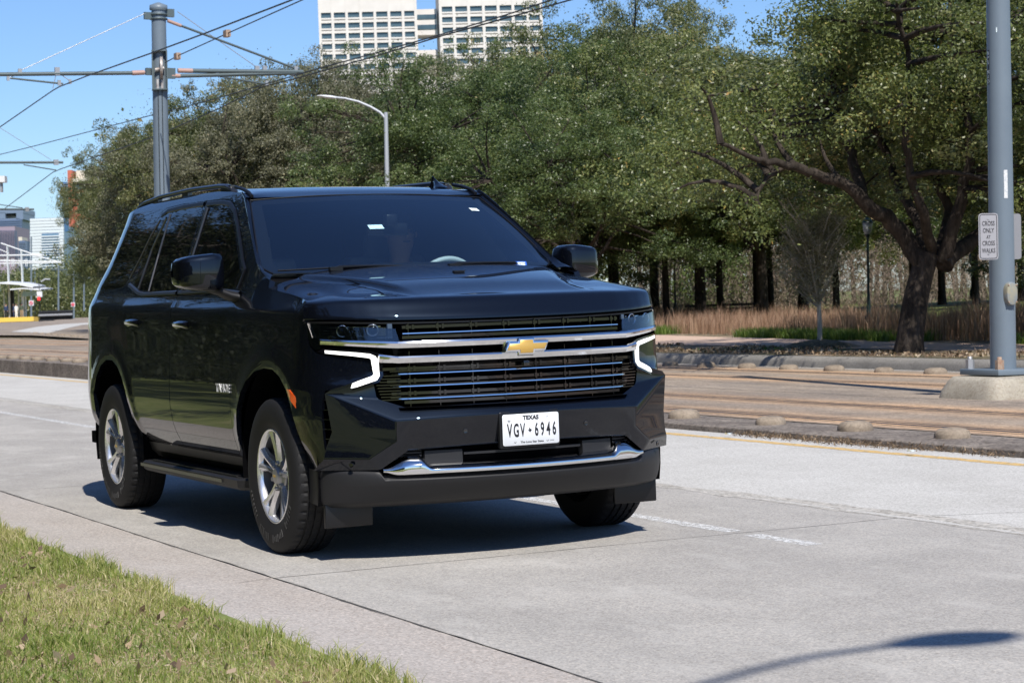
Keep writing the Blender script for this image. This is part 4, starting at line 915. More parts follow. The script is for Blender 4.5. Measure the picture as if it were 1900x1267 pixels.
# ---- bumper fascia as hand placed facets (right-hand half; mirrored)
fa = MB()
ysn = [0, .1, .2, .3, .4, .5, .572]
zr = {'b': lambda y: .755-.012*(y/.572)**4, 'c': lambda y: .707-.013*(y/.6)**2, 'e': lambda y: .560-.014*(y/.6)**2}
def FXc(y, X0): return X0-.276*y*y
bR = [(FXc(y, .945), y, zr['b'](y)) for y in ysn]
cR_ = [(FXc(y, .988), y, zr['c'](y)) for y in ysn]
m1_ = [(FXc(y, .976), y, .66) for y in ysn]
eR = [(FXc(y, .955), y, zr['e'](y)) for y in ysn[:-1]+[.595]]
L_ = (.870, .657, .694); M_ = (.862, .650, .590); J_ = (.770, .713, .798); A2 = (.765, .730, .900); U_ = (.692, .908, .821); Hh = (.695, .914, .852); G_ = (.688, .918, .646); T_ = (.650, .944, .549); Rr = (.655, .950, .515); R2_ = (.79, .775, .510); N_ = (.806, .722, .458); L0 = (.585, .985, .458)
V = {}; VL = []; 
def vid(p):
    p = tuple(p)
    if p not in V: V[p] = len(VL); VL.append(p)
    return V[p]
FL = []
def face(*ps): FL.append(tuple(vid(p) for p in ps))
for a, b in zip(range(6), range(1, 7)):
    face(bR[a], cR_[a], cR_[b], bR[b]); face(cR_[a], m1_[a], m1_[b], cR_[b]); face(m1_[a], eR[a], eR[b], m1_[b])
B6, C6, E6, M6 = bR[6], cR_[6], eR[6], m1_[6]
face(B6, C6, L_); face(B6, L_, J_); face(C6, M6, L_); face(M6, M_, L_); face(M6, E6, M_)
face(J_, L_, U_); face(J_, U_, Hh, A2)
face(L_, M_, G_, U_); face(M_, R2_, Rr, T_, G_); face(Rr, R2_, N_, L0); face(E6, N_, R2_, M_)
# lower lip of the face turns in
for a, b in zip(range(6), range(1, 7)):
    p, q = eR[a], eR[b]; face(p, (p[0]-.05, p[1], p[2]-.008), (q[0]-.05, q[1], q[2]-.008), q)
fa.add(VL, [f[::-1] for f in FL]); fa.mirror()
fo = fa.build('bumper', M_paint, car); 
bm = bmesh.new(); bm.from_mesh(fo.data); bmesh.ops.remove_doubles(bm, verts=bm.verts, dist=2e-4); bmesh.ops.recalc_face_normals(bm, faces=bm.faces)
if sum(f.normal.x for f in bm.faces) < 0: bmesh.ops.reverse_faces(bm, faces=bm.faces)
bm.to_mesh(fo.data); bm.free(); smooth_obj(fo, 17, .010, 3); fo.data.set_sharp_from_angle(angle=R(60))
# lower intake, blanking blocks, slat
iv = MB(); iv.grid([[FP(u, z, .87) for u in np.linspace(-.74, .74, 31)] for z in (.42, .50, .58)], flip=True); iv.build('intake_cavity', M_void, car)
ib = MB()
for s in (-1, 1):
    ib.merge(fsweep([(-.05, .033), (0, .03), (.004, -.030), (-.05, -.033)], min(s*.515, s*.33), max(s*.515, s*.33), lambda q: (.925, .508), 6))
    for i in range(4): ib.merge(fsweep([(-.05, .004), (0, .003), (0, -.004), (-.05, -.005)], min(s*.53, s*(.66-.02*i)), max(s*.53, s*(.66-.02*i)), lambda q: (.925, .506+.013*i), 3))
ib.merge(fsweep([(-.05, .007), (0, .006), (0, -.006), (-.05, -.007)], -.32, .32, lambda q: (.92, .517), 16)); ib.build('intake_blanks', M_plas, car)
# chrome lower trim: thick winged ends, thin centre; faces the sky
def ctop(a): return .476+.048*smooth(.50, .55, a)-.052*smooth(.59, .735, a)
rows = []; us = np.linspace(-.735, .735, 120)
for u in us:
    a = abs(u); zt_ = ctop(a); zb_ = .430+.014*smooth(.66, .735, a); e = smooth(.735, .70, a)
    rows.append([FP(u, zt_+.002, .89), FP(u, zt_, .925+.030*(1-smooth(.5, .56, a))), FP(u, lin(zt_, zb_, .25), .972), FP(u, lin(zt_, zb_, .48), .992), FP(u, lin(zt_, zb_, .55), .995), FP(u, lin(zt_, zb_, .8), .996), FP(u, zb_+.002, .992), FP(u, zb_, .98), FP(u, zb_, .93)])
cm = MB().grid(rows, flip=True); cm.build('lower_trim', M_chrome, car)
# charcoal valance
ctr = [(.458, .94), (.450, .958), (.436, .975), (.40, .982), (.375, .965), (.335, .93), (.30, .895), (.285, .87), (.27, .80)]
rows = []
for z, X0 in ctr:
    r = []
    for u in np.linspace(-1.21, 1.21, 101):
        a = abs(u); zz = z+(.022*smooth(.9, 1.2, a) if z < .33 else 0); k = smooth(.75, .74, a) if z > .455 else 0
        X = X0+(.0 if z < .45 else 0)-.03*smooth(.9, 1.15, a)*(1 if z > .38 else 0)
        p = FP(u, .5, X); r.append((p[0], p[1]*.995, zz-(.028 if (z > .43 and a < .75) else 0)))
    rows.append(r)
va = MB().grid(rows, flip=False); va.build('valance', M_plas, car)
for s in (-1, 1):
    dm = MB(); dm.box((.56, s*.80, .245), (.012, .125, .075)); smooth_obj(dm.build('air_deflector', M_blk, car), 30, .006)
    # air curtain slot: cavity, fins
    cv = MB(); 
    so_ = [FP(-s*u*1 if False else s*abs(u), z, .975) for u, z in slot_o]; si = [FP(s*abs(u), z, .975) for u, z in slot_i[::-1]]
    lo = [tuple(Vector(p)-Vector((.13, s*.02, 0))) for p in so_]; li_ = [tuple(Vector(p)-Vector((.13, s*.05, 0))) for p in si]
    # side walls
    nn = len(so_)
    def res_(a, n=9):
        a = [Vector(p) for p in a]; zs = [p.z for p in a]; o = []
        for i in range(n):
            t = i/(n-1)*(len(a)-1); k = min(int(t), len(a)-2); o.append(tuple(a[k].lerp(a[k+1], t-k)))
        return o
    A, B, Cc, Dd = res_(so_), res_(lo), res_(si), res_(li_)
    cv.grid([A, B], smoothn=False); cv.grid([B, Dd], smoothn=False); cv.grid([Dd, Cc], smoothn=False); cv.build('air_curtain', M_void, car)
    fb = MB()
    for i in range(6):
        z = .800-.047*i; a = min(A, key=lambda p: abs(p[2]-z)); c_ = min(Cc, key=lambda p: abs(p[2]-z)); a = Vector((a[0]-.015, a[1], z)); c_ = Vector((c_[0]-.02, c_[1], z))
        fb.add([a, c_, c_-Vector((.06, s*.02, -.004)), a-Vector((.06, s*.0, -.004)), a-Vector((0, 0, .005)), c_-Vector((0, 0, .005))], [(0, 1, 2, 3), (0, 4, 5, 1)])
    fb.build('air_curtain_fins', M_gloss, car)
    # parking sensors
    for P0, nrm in (((FXc(.328, .968)+.003, s*.328, .628), (1, s*.18, 0)), ((.742, s*.845, .484), (1, s*.8, 0))):
        sm = MB(); dirv = Vector(nrm).normalized(); q = dirv.to_track_quat('Z', 'Y').to_matrix().to_4x4(); q.translation = Vector(P0)
        t_ = MB(); t_.lathe([(.012, -.004), (.012, .0015), (.010, .0025), (.0095, .001), (.0001, .0012)], 20, 'Z'); sm.merge(t_, q); sm.build('parking_sensor', M_gloss, car)
cmx = MB(); cmx.box((.957, .0, .940), (.012, .016, .013)); cmx.box((.970, 0, .941), (.003, .006, .006)); smooth_obj(cmx.build('front_camera', M_gloss, gr), 30, .003)
# number plate
pf = lambda x, z, d=0: (.9900+d, x, .6195+z)
pb = MB(); pb.prism(rounded([(-.166, -.088), (.160, -.088), (.160, .090), (-.166, .090)], .014), lambda y, z: (.982, y, .6195+z), lambda y, z: (.955, y, .6195+z)); ho = smooth_obj(pb.build('plate_bracket', M_blk, car), 30, .004)
pb = MB(); pb.prism(rounded([(-.1525, -.076), (.1525, -.076), (.1525, .076), (-.1525, .076)], .012), lambda y, z: pf(y, z, .001), lambda y, z: pf(y, z, -.003)); plo = smooth_obj(pb.build('number_plate', M_plate, car), 30, .001, 1)
tp = MB()
def ptext(s, size, x, z, sx=1, off=0): tp.merge(text_mb(s, size, lambda a, b, d: pf(x+a, z+b, .0012+d), .0006, sx=sx, off=off))
ptext('TEXAS', .0285, .000, .0555, 1.02, .0016)
xs_ = [-.1155, -.080, -.0455]; [ptext(ch, .090, x, -.006, .46, .0024) for ch, x in zip('VGV', xs_)]
[ptext(ch, .090, x, -.006, .46, .0024) for ch, x in zip('6946', (.030, .062, .0945, .1265))]
ptext('The Lone Star State', .0135, .004, -.0615, 1.15, .0003); ptext('25 200 000', .005, .112, -.0605, 1.0)
# state outline and five-pointed star
tex = [(-.004, .012), (.002, .012), (.002, .006), (.010, .004), (.011, -.003), (.007, -.006), (.003, -.011), (.002, -.014), (-.002, -.009), (-.006, -.005), (-.011, .000), (-.004, .001)]
tp.prism([(a*.9, b*.9) for a, b in tex], lambda y, z: pf(y-.007, z-.004, .0018), lambda y, z: pf(y-.007, z-.004, .0008))
for k in range(5):
    a = math.pi/2+k*2*math.pi/5; tp.prism([(0, 0), (.004*math.cos(a-.63), .004*math.sin(a-.63)), (.0145*math.cos(a), .0145*math.sin(a))], lambda y, z: pf(y-.118, z+.044, .0018), lambda y, z: pf(y-.118, z+.044, .0008))
for x in (-.088, .088):
    for z in (.059, -.059):
        for a0 in (0,): tp.tube([pf(x+.0045*math.cos(a), z+.0045*math.sin(a), .002) for a in [math.pi*(.9+.16*k) for k in range(9)]], .0008, 4)
tp.build('plate_lettering', M_ink, plo)

# ---- wheels
def make_wheel():
    root = empty('wheel', (0, 0, 0))
    ty = MB()
    RR = .398; Wd = .132
    prof = [(.232, -.095), (.236, -.112), (.262, -.124), (.30, -.131), (.335, -.131), (.362, -.125), (.380, -.117), (.391, -.106), (.396, -.092)]
    gro = [-.066, -.028, .012, .050]
    tread = []; y = -.088
    for gy in gro: tread += [(RR, y), (RR, gy-.006), (RR-.009, gy-.004), (RR-.009, gy+.004), (RR, gy+.006)]; y = gy+.008
    tread += [(RR, .088)]
    full = prof+tread+[(.396, .092), (.391, .106), (.38, .117), (.335, .131), (.262, .124), (.232, .095)]
    seg = 200; P = []
    for r, h in full:
        row = []
        for j in range(seg):
            a = 2*math.pi*j/seg; rr = r
            if r > .3961 and abs(h) > .060 or r == .396: rr = r-(.007 if j % 4 == 0 else 0)
            elif r > .3961: rr = r-(.005 if (j+int(h*400)) % 5 == 0 else 0)
            row.append((rr*math.cos(a), h, rr*math.sin(a)))
        P.append(row)
    ty.grid(P, closed=True, smoothn=False)
    lt = MB()   # moulded sidewall lettering
    for k in range(34):
        if k % 17 in (7, 8, 15, 16): continue
        a = R(200)+k*R(4.4); h = .012+.004*(k % 3)
        M4 = Matrix.Translation(Vector((.318*math.cos(a), -.1325, .318*math.sin(a)))) @ Matrix.Rotation(-a, 4, 'Y'); lt.box((0, 0, 0), (h, .0012, .0045+.002*(k % 2)), M=M4)
    lt.m = [1]*len(lt.f); ty.merge(lt)
    ti = ty.build('tyre', [M_tyre, mat('raised rubber marks', (.03, .03, .03), .6)], root); ti.data.polygons.foreach_set('use_smooth', [True]*len(ti.data.polygons)); ti.data.set_sharp_from_angle(angle=R(28))
    rm = MB()
    rm.lathe([(.236, -.100), (.2435, -.108), (.2435, -.116), (.237, -.118), (.229, -.112), (.224, -.098), (.221, -.09)], 72, 'Y')
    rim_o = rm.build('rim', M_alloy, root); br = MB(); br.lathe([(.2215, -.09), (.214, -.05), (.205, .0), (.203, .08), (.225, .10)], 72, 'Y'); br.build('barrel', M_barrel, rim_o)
    sp = MB()
    for k in range(5):
        a0 = R(90+72*k)
        for sgn in (-1, 1):
            rows = []
            for r, da, w0, yo, th in ((.055, 9, .022, -.086, .05), (.085, 9, .020, -.088, .045), (.12, 8.6, .0175, -.092, .04), (.16, 9.2, .017, -.098, .035), (.20, 10.4, .019, -.105, .03), (.228, 11.5, .026, -.110, .028)):
                a = a0+sgn*R(da); c = Vector((r*math.cos(a), 0, r*math.sin(a))); tng = Vector((-math.sin(a), 0, math.cos(a)))*sgn
                rows.append([tuple(c+tng*t_*w0+Vector((0, yo+dy, 0))) for t_, dy in ((-1.0, th), (-.95, .006), (-.55, .0), (.15, -.003), (.55, .003), (1.05, .014), (1.1, th))])
            sp.grid(rows, flip=sgn > 0, smoothn=False)
        # web that joins the pair near the hub
        rows = [[(r*math.cos(a0+R(d)), -.084+.004*abs(d)/8+dy, r*math.sin(a0+R(d))) for d in (-9, -4, 0, 4, 9)] for r, dy in ((.05, 0), (.08, .004), (.10, .012), (.105, .05))]
        sp.grid(rows, smoothn=False, flip=False)
    spo = sp.build('spokes', M_alloy, rim_o); spo.data.polygons.foreach_set('use_smooth', [True]*len(spo.data.polygons)); spo.data.set_sharp_from_angle(angle=R(22))
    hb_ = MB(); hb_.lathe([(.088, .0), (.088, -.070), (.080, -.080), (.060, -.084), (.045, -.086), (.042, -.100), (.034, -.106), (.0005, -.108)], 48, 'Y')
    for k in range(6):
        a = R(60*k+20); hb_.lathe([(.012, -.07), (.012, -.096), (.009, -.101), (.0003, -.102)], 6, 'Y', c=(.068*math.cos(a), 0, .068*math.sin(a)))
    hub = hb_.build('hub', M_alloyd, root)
    eb_ = MB(); eb_.prism([(a*.17, b*.17) for a, b in bow], lambda x, z: (x, -.1095, z), lambda x, z: (x, -.107, z)); eb_.build('hub_emblem', M_gold, hub)
    bd = MB(); bd.lathe([(.0005, -.01), (.165, -.012), (.17, -.006), (.17, .012), (.0005, .014)], 48, 'Y'); bd.box((.12, -.005, .06), (.05, .035, .07)); bd.build('brake_disc', mat('brake iron', (.10, .10, .105), .45, metal=.8), root)
    return root
wheel = make_wheel(); wheel.parent = car; wheel.location = (0, -.872, .396); wheel.rotation_euler = (0, R(2), 0)
for (x, y, rz, ry) in ((-3.071, -.866, 0, 14), (0, .872, math.pi, 10), (-3.071, .866, math.pi, 40)):
    c_ = copy_tree(wheel, car); c_.location = (x, y, .396); c_.rotation_euler = (0, R(ry), rz)
# ---- cabin
cb = MB(); cb.box((-.52, 0, 1.16), (.24, .80, .14)); cb.box((-1.9, 0, .62), (1.5, .8, .04)); cb.box((-3.3, 0, 1.2), (.05, .70, .70)); cb.box((-2.3, 0, 1.865), (.95, .64, .008)); [cb.box((-2.0, s_*.80, 1.0), (1.3, .02, .36)) for s_ in (-1, 1)]; [cb.add([(-3.3, s_*.69, 1.88), (-1.25, s_*.69, 1.86), (-.72, s_*.79, 1.40), (-3.3, s_*.80, 1.36)], [(0, 1, 2, 3)]) for s_ in (-1, 1)]
cb.build('cabin_shell', M_int, car)
db = MB(); db.grid([[(x, y, 1.375-.03*abs(y)-(.03 if x < -.7 else 0)+(.045*math.exp(-((y-.42)/.20)**2)*smooth(-.5, -.68, x))) for y in np.linspace(-.80, .80, 33)] for x in (-.36, -.5, -.62, -.72, -.78)], flip=False); db.build('dashboard', M_dash, car)
pd_ = MB(); pd_.box((-.50, -.03, 1.435), (.03, .13, .010)); smooth_obj(pd_.build('dash_pale_strip', M_dash, car), 30, .006)  # pale strip just above the dash top
for y in (-.42, .42):
    sb = MB(); sb.box((-1.55, y, .95), (.27, .26, .09)); sb.box((-1.85, y, 1.22), (.08, .25, .32), M=None); sb.box((-1.88, y, 1.60), (.045, .115, .085)); smooth_obj(sb.build('seat', M_seat, car), 30, .03, 3)
sb = MB(); sb.box((-2.9, 0, 1.15), (.1, .68, .30)); smooth_obj(sb.build('rear_bench', M_seat, car), 30, .03, 3)
st = MB(); ctr_ = Vector((-.93, .42, 1.325)); ax = Vector((-.92, 0, .40)).normalized(); e1 = Vector((0, 1, 0)); e2 = ax.cross(e1).normalized()
st.tube([ctr_+(e1*math.cos(a)+e2*math.sin(a))*.185 for a in [2*math.pi*k/40 for k in range(41)]], .015, 8, caps=False)
for a in (0, math.pi, math.pi*1.5): st.tube([ctr_, ctr_+(e1*math.cos(a)+e2*math.sin(a))*.18], .012, 6)
st.tube([ctr_, ctr_-ax*.25], .03, 8); st.build('steering_wheel', mat('wheel rim grey', (.55, .62, .62), .5), car)
# ================================================================ trees
M_bark = mat('dark ridged bark', (.03, .024, .02), .9, spec=.15); g = NG(M_bark); tc = g.n('ShaderNodeTexCoord')
nb = g.noise(tc.outputs['Object'], 9, 6, .75, (1, 1, .25)); g.l(g.ramp(nb, [(.35, (.02, .016, .013)), (.55, (.055, .044, .035)), (.75, (.12, .098, .08))]), g.b.inputs['Base Color']); g.bump(nb, .9, .05)
M_barkl = mat('pale grey bark', (.25, .23, .19), .9, spec=.15); g = NG(M_barkl); tc = g.n('ShaderNodeTexCoord'); nb = g.noise(tc.outputs['Object'], 14, 6, .75, (1, 1, .4)); g.l(g.ramp(nb, [(.35, (.12, .10, .085)), (.65, (.30, .27, .21))]), g.b.inputs['Base Color'])
M_twig = mat('twigs', (.20, .175, .15), .9, spec=.1)
OAK = [(0, (0.063, 0.080, 0.030)), (.4, (0.151, 0.168, 0.067)), (.65, (0.235, 0.239, 0.101)), (.82, (0.302, 0.260, 0.126)), (1, (0.403, 0.286, 0.134))]
M_oak = leaf_mat('live oak leaves', OAK, .40, .30, .5)
M_oakg = leaf_mat('greener oak leaves', [(0, (0.046, 0.071, 0.024)), (.5, (0.126, 0.168, 0.057)), (.85, (0.227, 0.252, 0.101)), (1, (0.319, 0.277, 0.134))], .40, .30, .5)
M_brush = leaf_mat('brown brush twigs', [(0, (.07, .05, .04)), (.5, (.19, .14, .11)), (1, (.36, .28, .22))], .8, .15, .1)
M_oakd = leaf_mat('shade-darkened oak leaves', [(0, (.018, .024, .010)), (.6, (.045, .055, .022)), (1, (.11, .11, .05))], .6, .1, .3)  # near side leaves darkened in colour to read as shade when mirrored
M_oaky = leaf_mat('yellowing oak leaves', [(0, (0.062, 0.084, 0.026)), (.4, (0.150, 0.180, 0.057)), (.7, (0.255, 0.264, 0.097)), (.88, (0.370, 0.308, 0.097)), (1, (0.440, 0.255, 0.079))], .40, .32, .5)
M_oakb = leaf_mat('grey brown oak leaves', [(0, (.085, .086, .052)), (.5, (.20, .195, .12)), (.85, (.31, .285, .19)), (1, (.42, .35, .24))], .5, .28, .4)
M_trunkg = mat('grey brown woodland bark', (.10, .082, .066), .9, spec=.1, noise=(2, .5, (.19, .16, .13)))
M_palet = mat('pale young bark', (.46, .42, .34), .9, spec=.1, noise=(20, .4, (.46, .42, .35)))
def bez(a, b, c, n): return [a*(1-t)**2+b*2*t*(1-t)+c*t*t for t in [i/n for i in range(n+1)]]
def crown_points(rg, n, Rx, Ry, Rz, cz, low=-.35, hollow=.45):
    out = []
    ph = rg.uniform(0, 6, 6)
    while len(out) < n:
        d = rg.normal(size=3); d /= np.linalg.norm(d)
        if d[2] < low: continue
        az = math.atan2(d[1], d[0]); lump = 1+.13*math.sin(3*az+ph[0])+.10*math.sin(5*az+ph[1]+2*d[2])+.10*math.sin(7*d[2]+ph[2]+az)
        r = (hollow+(1-hollow)*rg.uniform(0, 1)**.55)*lump
        out.append(np.array([d[0]*Rx*r, d[1]*Ry*r, cz+d[2]*Rz*r]))
    return np.array(out)
def make_tree(seed, H, Rx, Rz, trunk_r, fork, ncl=150, lpc=420, leaf=.12, clr=.95, low=-.3, limbs=None, name='tree', twigs=5, cz=None, base_lean=(0, 0), spread=.55, rgclr=None, Ry=None, extra=None):
    rg = np.random.default_rng(seed); rr = random.Random(seed); wood = MB()
    cz = cz if cz is not None else H-Rz
    top_ = Vector((base_lean[0], base_lean[1], fork))
    tp = bez(Vector((0, 0, -.25)), Vector((base_lean[0]*.2, base_lean[1]*.2, fork*.5)), top_, 8)
    wood.tube(tp, [trunk_r*(1.45 if i == 0 else 1.22 if i == 1 else 1.08-.03*i) for i in range(9)], 14)
    L = []
    if limbs:
        for pts, r0, r1_ in limbs:
            P = [Vector(p) for p in pts]; Q = []
            for i in range(len(P)-1):
                for k in range(4):
                    t = k/4; p0, p1, p2, p3 = P[max(i-1, 0)], P[i], P[i+1], P[min(i+2, len(P)-1)]
                    Q.append(.5*((2*p1)+(-p0+p2)*t+(2*p0-5*p1+4*p2-p3)*t*t+(-p0+3*p1-3*p2+p3)*t**3))
            Q.append(P[-1]); Q = [q+Vector([rr.uniform(-.03, .03) for _ in range(3)]) for q in Q]; n = len(Q)
            wood.tube(Q, [lin(r0, r1_, (i/(n-1))**.8) for i in range(n)], 10); L.append(Q[n//3:])
    k = 7 if not limbs else 0
    for i in range(k):
        az = 6.283*(i+rr.uniform(-.25, .25))/k; el = rr.uniform(.25, .95) if i else 1.3
        e = Vector((math.cos(az)*Rx*.62*math.cos(el), math.sin(az)*(Ry or Rx)*.62*math.cos(el), cz+Rz*.6*math.sin(el)))
        m = top_.lerp(e, .45)+Vector((0, 0, -.08*Rx*rr.uniform(.2, 1.3))); Q = bez(top_, m, e, 9); Q = [Q[0]]+[q+Vector([rr.uniform(-.1, .1) for _ in range(3)]) for q in Q[1:]]
        wood.tube(Q, [trunk_r*lin(.55, .13, (j/9)**.7) for j in range(10)], 7); L.append(Q[2:])
    C = crown_points(rg, ncl, Rx, Ry or Rx, Rz, cz, low) if extra is None else np.array(extra)
    allp = [q for Q in L for q in Q]; A = np.array([tuple(q) for q in allp])
    for c in C:
        d = np.linalg.norm(A-c, axis=1)+.3*np.maximum(0, A[:, 2]-c[2]); a = allp[int(d.argmin())]; c_ = Vector(c)
        m = a.lerp(c_, .5)+Vector((rr.uniform(-.3, .3), rr.uniform(-.3, .3), rr.uniform(-.1, .4))); Q = bez(a, m, c_, 5); wood.tube(Q, [.055, .045, .035, .028, .02, .012], 5, caps=False)
    sz = rg.uniform(.55, 1.35, len(C))*clr
    P = []; NN = []; CV = []
    for c, s in zip(C, sz):
        # each clump is several dense sprays, lit on top and dark below because their leaves face outwards
        ks = 8; sc = c+rg.normal(size=(ks, 3))*s*np.array([.48, .48, .30]); m_ = max(4, int(lpc*s*s/ks)); tone = rg.normal(0, .13)
        for q in sc:
            o_ = rg.normal(size=(m_, 3)); o_ /= np.linalg.norm(o_, axis=1)[:, None]; rad = rg.uniform(.35, 1, m_)**.6; P.append(q+o_*rad[:, None]*s*np.array([.36, .36, .25])); NN.append(o_+np.array([0, 0, .35])+rg.normal(size=(m_, 3))*.55); CV.append(np.full(m_, tone+rg.normal(0, .06)))
        m_ = max(3, int(lpc*s*s*.10)); P.append(c+rg.normal(size=(m_, 3))*s*np.array([.62, .62, .42])); NN.append(rg.normal(size=(m_, 3))); CV.append(np.full(m_, tone))
    P = np.concatenate(P); NN = np.concatenate(NN); CV = np.concatenate(CV)
    V, F = leaf_quads(P, leaf, leaf*.5, rg=rg, N=NN)
    v = np.clip(.30+CV+.17*rg.normal(size=len(P))+(rg.uniform(0, 1, len(P)) < .045)*.35, 0, 1)
    tw = MB()
    for c, s in zip(C, sz):
        for _ in range(twigs):
            d = Vector(rg.normal(size=3)); d.z = abs(d.z)*.8+.2; d.normalize(); a = Vector(c)+d*s*.2; b = a+d*s*rr.uniform(.7, 1.5)+Vector((0, 0, .1)); m = a.lerp(b, .5)+Vector([rr.uniform(-.08, .08) for _ in range(3)])
            tw.tube([a, m, b], [.012, .009, .004], 3, caps=False, smoothn=False)
    return wood, fast_mesh(name+'_crown', V, F, M_oak, v), tw
def tree_protos(name, *a, **k):
    wd, lv, tw = make_tree(*a, **k); w_ = wd.build('wood', M_bark).data; t_ = tw.build('twigs', M_twig).data
    for o in [o for o in bpy.data.objects if o.name.startswith(('wood', 'twigs'))]: bpy.data.objects.remove(o)
    return (w_, lv, t_)
_lvm = {}
def place_tree(pr, x, y, z, rot, s, label, cat='tree', group=None, name='oak_tree', leafmat=None, sz=None, barkmat=None):
    r = empty(name, (x, y, z), (0, 0, rot)); r.scale = (s, s, sz or s); tag(r, label, cat, group)
    link('trunk', pr[0], r)
    lv = pr[1]
    if leafmat is not None:
        key = (lv.name, leafmat.name)
        if key not in _lvm: c = lv.copy(); c.materials.clear(); c.materials.append(leafmat); _lvm[key] = c
        lv = _lvm[key]
    link('crown', lv, r); link('twigs', pr[2], r); return r
PA = tree_protos('oak', 11, 9.6, 6.2, 4.2, .21, 2.6, 185, 1150, low=-.62, leaf=.095)
PB = tree_protos('oak', 23, 9.0, 5.6, 4.0, .19, 2.4, 165, 1150, low=-.66, leaf=.095)
PC = tree_protos('oak', 37, 10.2, 5.4, 4.7, .21, 2.8, 175, 1100, low=-.7, leaf=.095)
# the big oak at the right, its limbs as seen
bx_, by_ = -15.0, 14.0; Dt = (Vector((bx_, by_, 1))-Vector(CAMP)).dot(CF)
def bt(px, py, dd=0): q = atdep(px, py, Dt+dd); return (q.x-bx_, q.y-by_, q.z-.20)
fk = bt(1722, 470)
limbs = [([bt(1712, 500), bt(1668, 425), bt(1618, 385, -.3), bt(1560, 340, -.6), bt(1500, 318, -1), bt(1450, 302, -1.3), bt(1400, 296, -1.6), bt(1340, 268, -2)], .155, .025),
 ([bt(1720, 480), bt(1700, 405, .3), bt(1665, 345, .8), bt(1650, 300, 1.2), bt(1600, 190, 1.6), bt(1570, 90, 2), bt(1540, -10, 2.2)], .10, .03), ([bt(1728, 470), bt(1712, 400, -.6), bt(1690, 330, -.8), bt(1680, 240, -1), bt(1690, 120, -1), bt(1665, 20, -1.4), bt(1680, -80, -1.6)], .09, .02),
 ([bt(1745, 480), bt(1772, 415, -.2), bt(1785, 350, -.3), bt(1800, 300, -.4), bt(1790, 180, -.5), bt(1760, 60, 0), bt(1775, -60, .6)], .12, .03), ([bt(1740, 470), bt(1760, 400, .6), bt(1740, 340, .8), bt(1722, 300, 1.1), bt(1740, 200, 1.8), bt(1765, 90, 2.2), bt(1730, -20, 2.6)], .09, .025),
 ([bt(1750, 490), bt(1810, 440, .4), bt(1870, 405, .8), bt(1930, 370, 1), bt(2010, 300, 1.4)], .14, .06), ([bt(1600, 372), bt(1585, 300, .5), bt(1560, 220, .8), bt(1540, 130, 1)], .10, .05), ([bt(1470, 300, -1), bt(1425, 330, -1.2), bt(1405, 380, -1.3)], .05, .02)]
ex = []
rgx = np.random.default_rng(99)
for _ in range(165):   # lumps of the big crown, spread where the photograph has them
    px, py = rgx.uniform(1215, 2050), rgx.uniform(-120, 400)
    if px < 1480 and py < 95+max(0, (1400-px)*.25): continue
    if 1400 < px < 1860 and 265 < py: continue
    if px < 1480 and py > 400-(1480-px)*.1: continue
    if px < 1640 and py < 100-(px-1480)*.65 and px > 1480: continue
    if py < 60 and px < 1800 and rgx.uniform() < .4: continue
    ex.append(np.array(bt(px, py, rgx.uniform(-3.4, 3.6))))
for px, py in ((1515, 35), (1545, 40), (1575, 45), (1560, -20), (1600, -15), (1570, 90), (1535, 65), (1610, 100), (1640, 60), (1530, 20), (1560, 60), (1585, 10), (1600, 55), (1625, 25), (1655, 70), (1640, -10), (1525, 90)): ex.append(np.array(bt(px, py, rgx.uniform(-1, 1))))
wd, lv, tw = make_tree(5, 9, 5.5, 3.6, .195, fk[2], 4, 1500, .062, .72, limbs=limbs, name='big', base_lean=(fk[0], fk[1]), extra=ex, cz=7.2, twigs=8)
bigr = empty('oak_tree', (bx_, by_, .20)); tag(bigr, 'big live oak with thick dark leaning trunk and yellowing leaves beside the thick pole', 'tree')
wd.build('trunk', M_bark, bigr); lv.materials.clear(); lv.materials.append(M_oaky); link('crown', lv, bigr); tw.build('twigs', M_twig, bigr)
_top = {}
def tr(px, dep, pr, s, label, lm=None, ytop=100, rot=None, group=None):
    q = atdep(px, 560, dep); z = ter(q.x, q.y)
    if pr[1].name not in _top:
        co = np.empty(len(pr[1].vertices)*3, np.float32); pr[1].vertices.foreach_get('co', co); _top[pr[1].name] = float(np.percentile(co[2::3], 98.2))
    zt = atdep(px, ytop+(16 if ytop > 60 else 0), dep).z
    place_tree(pr, q.x, q.y, z, rot if rot is not None else px*.37, s, label, leafmat=lm, sz=(zt-z)/_top[pr[1].name], group=group)
g_row = 'live oaks in the park row behind the black vehicle'
tr(1990, 34, PA, 1.0, 'dense green live oak at the right edge, behind the grey tram pole', M_oak, -130)
tr(1080, 54, PB, .78, 'bushy bright green live oak just right of the black vehicle\'s roof', M_oakg, 205, group=g_row)
tr(1140, 70, PC, .90, 'tall rounded live oak whose crown stands highest left of the big leaning oak', M_oak, 18, group=g_row)
tr(1215, 72, PA, .70, 'tall live oak with its crown joined to the highest one from the right', M_oak, 34, group=g_row)
tr(1300, 58, PB, .86, 'yellow green live oak partly hidden behind the long limb of the big oak', M_oaky, 100, group=g_row)
tr(1415, 56, PA, .74, 'yellowing live oak filling the gap above the bare young tree', M_oaky, 95, group=g_row)
tr(900, 60, PA, .80, 'glossy green live oak directly behind the black vehicle\'s windscreen', M_oakg, 108, group=g_row)
tr(1000, 66, PC, .88, 'live oak with its crown under the right end of the white tower', M_oakg, 112, group=g_row)
tr(800, 72, PB, .92, 'live oak right of the curved street lamp, below the white tower', M_oakb, 128, group=g_row)
tr(685, 76, PC, .95, 'grey brown twiggy live oak behind the curved street lamp', M_oakb, 138, group=g_row)
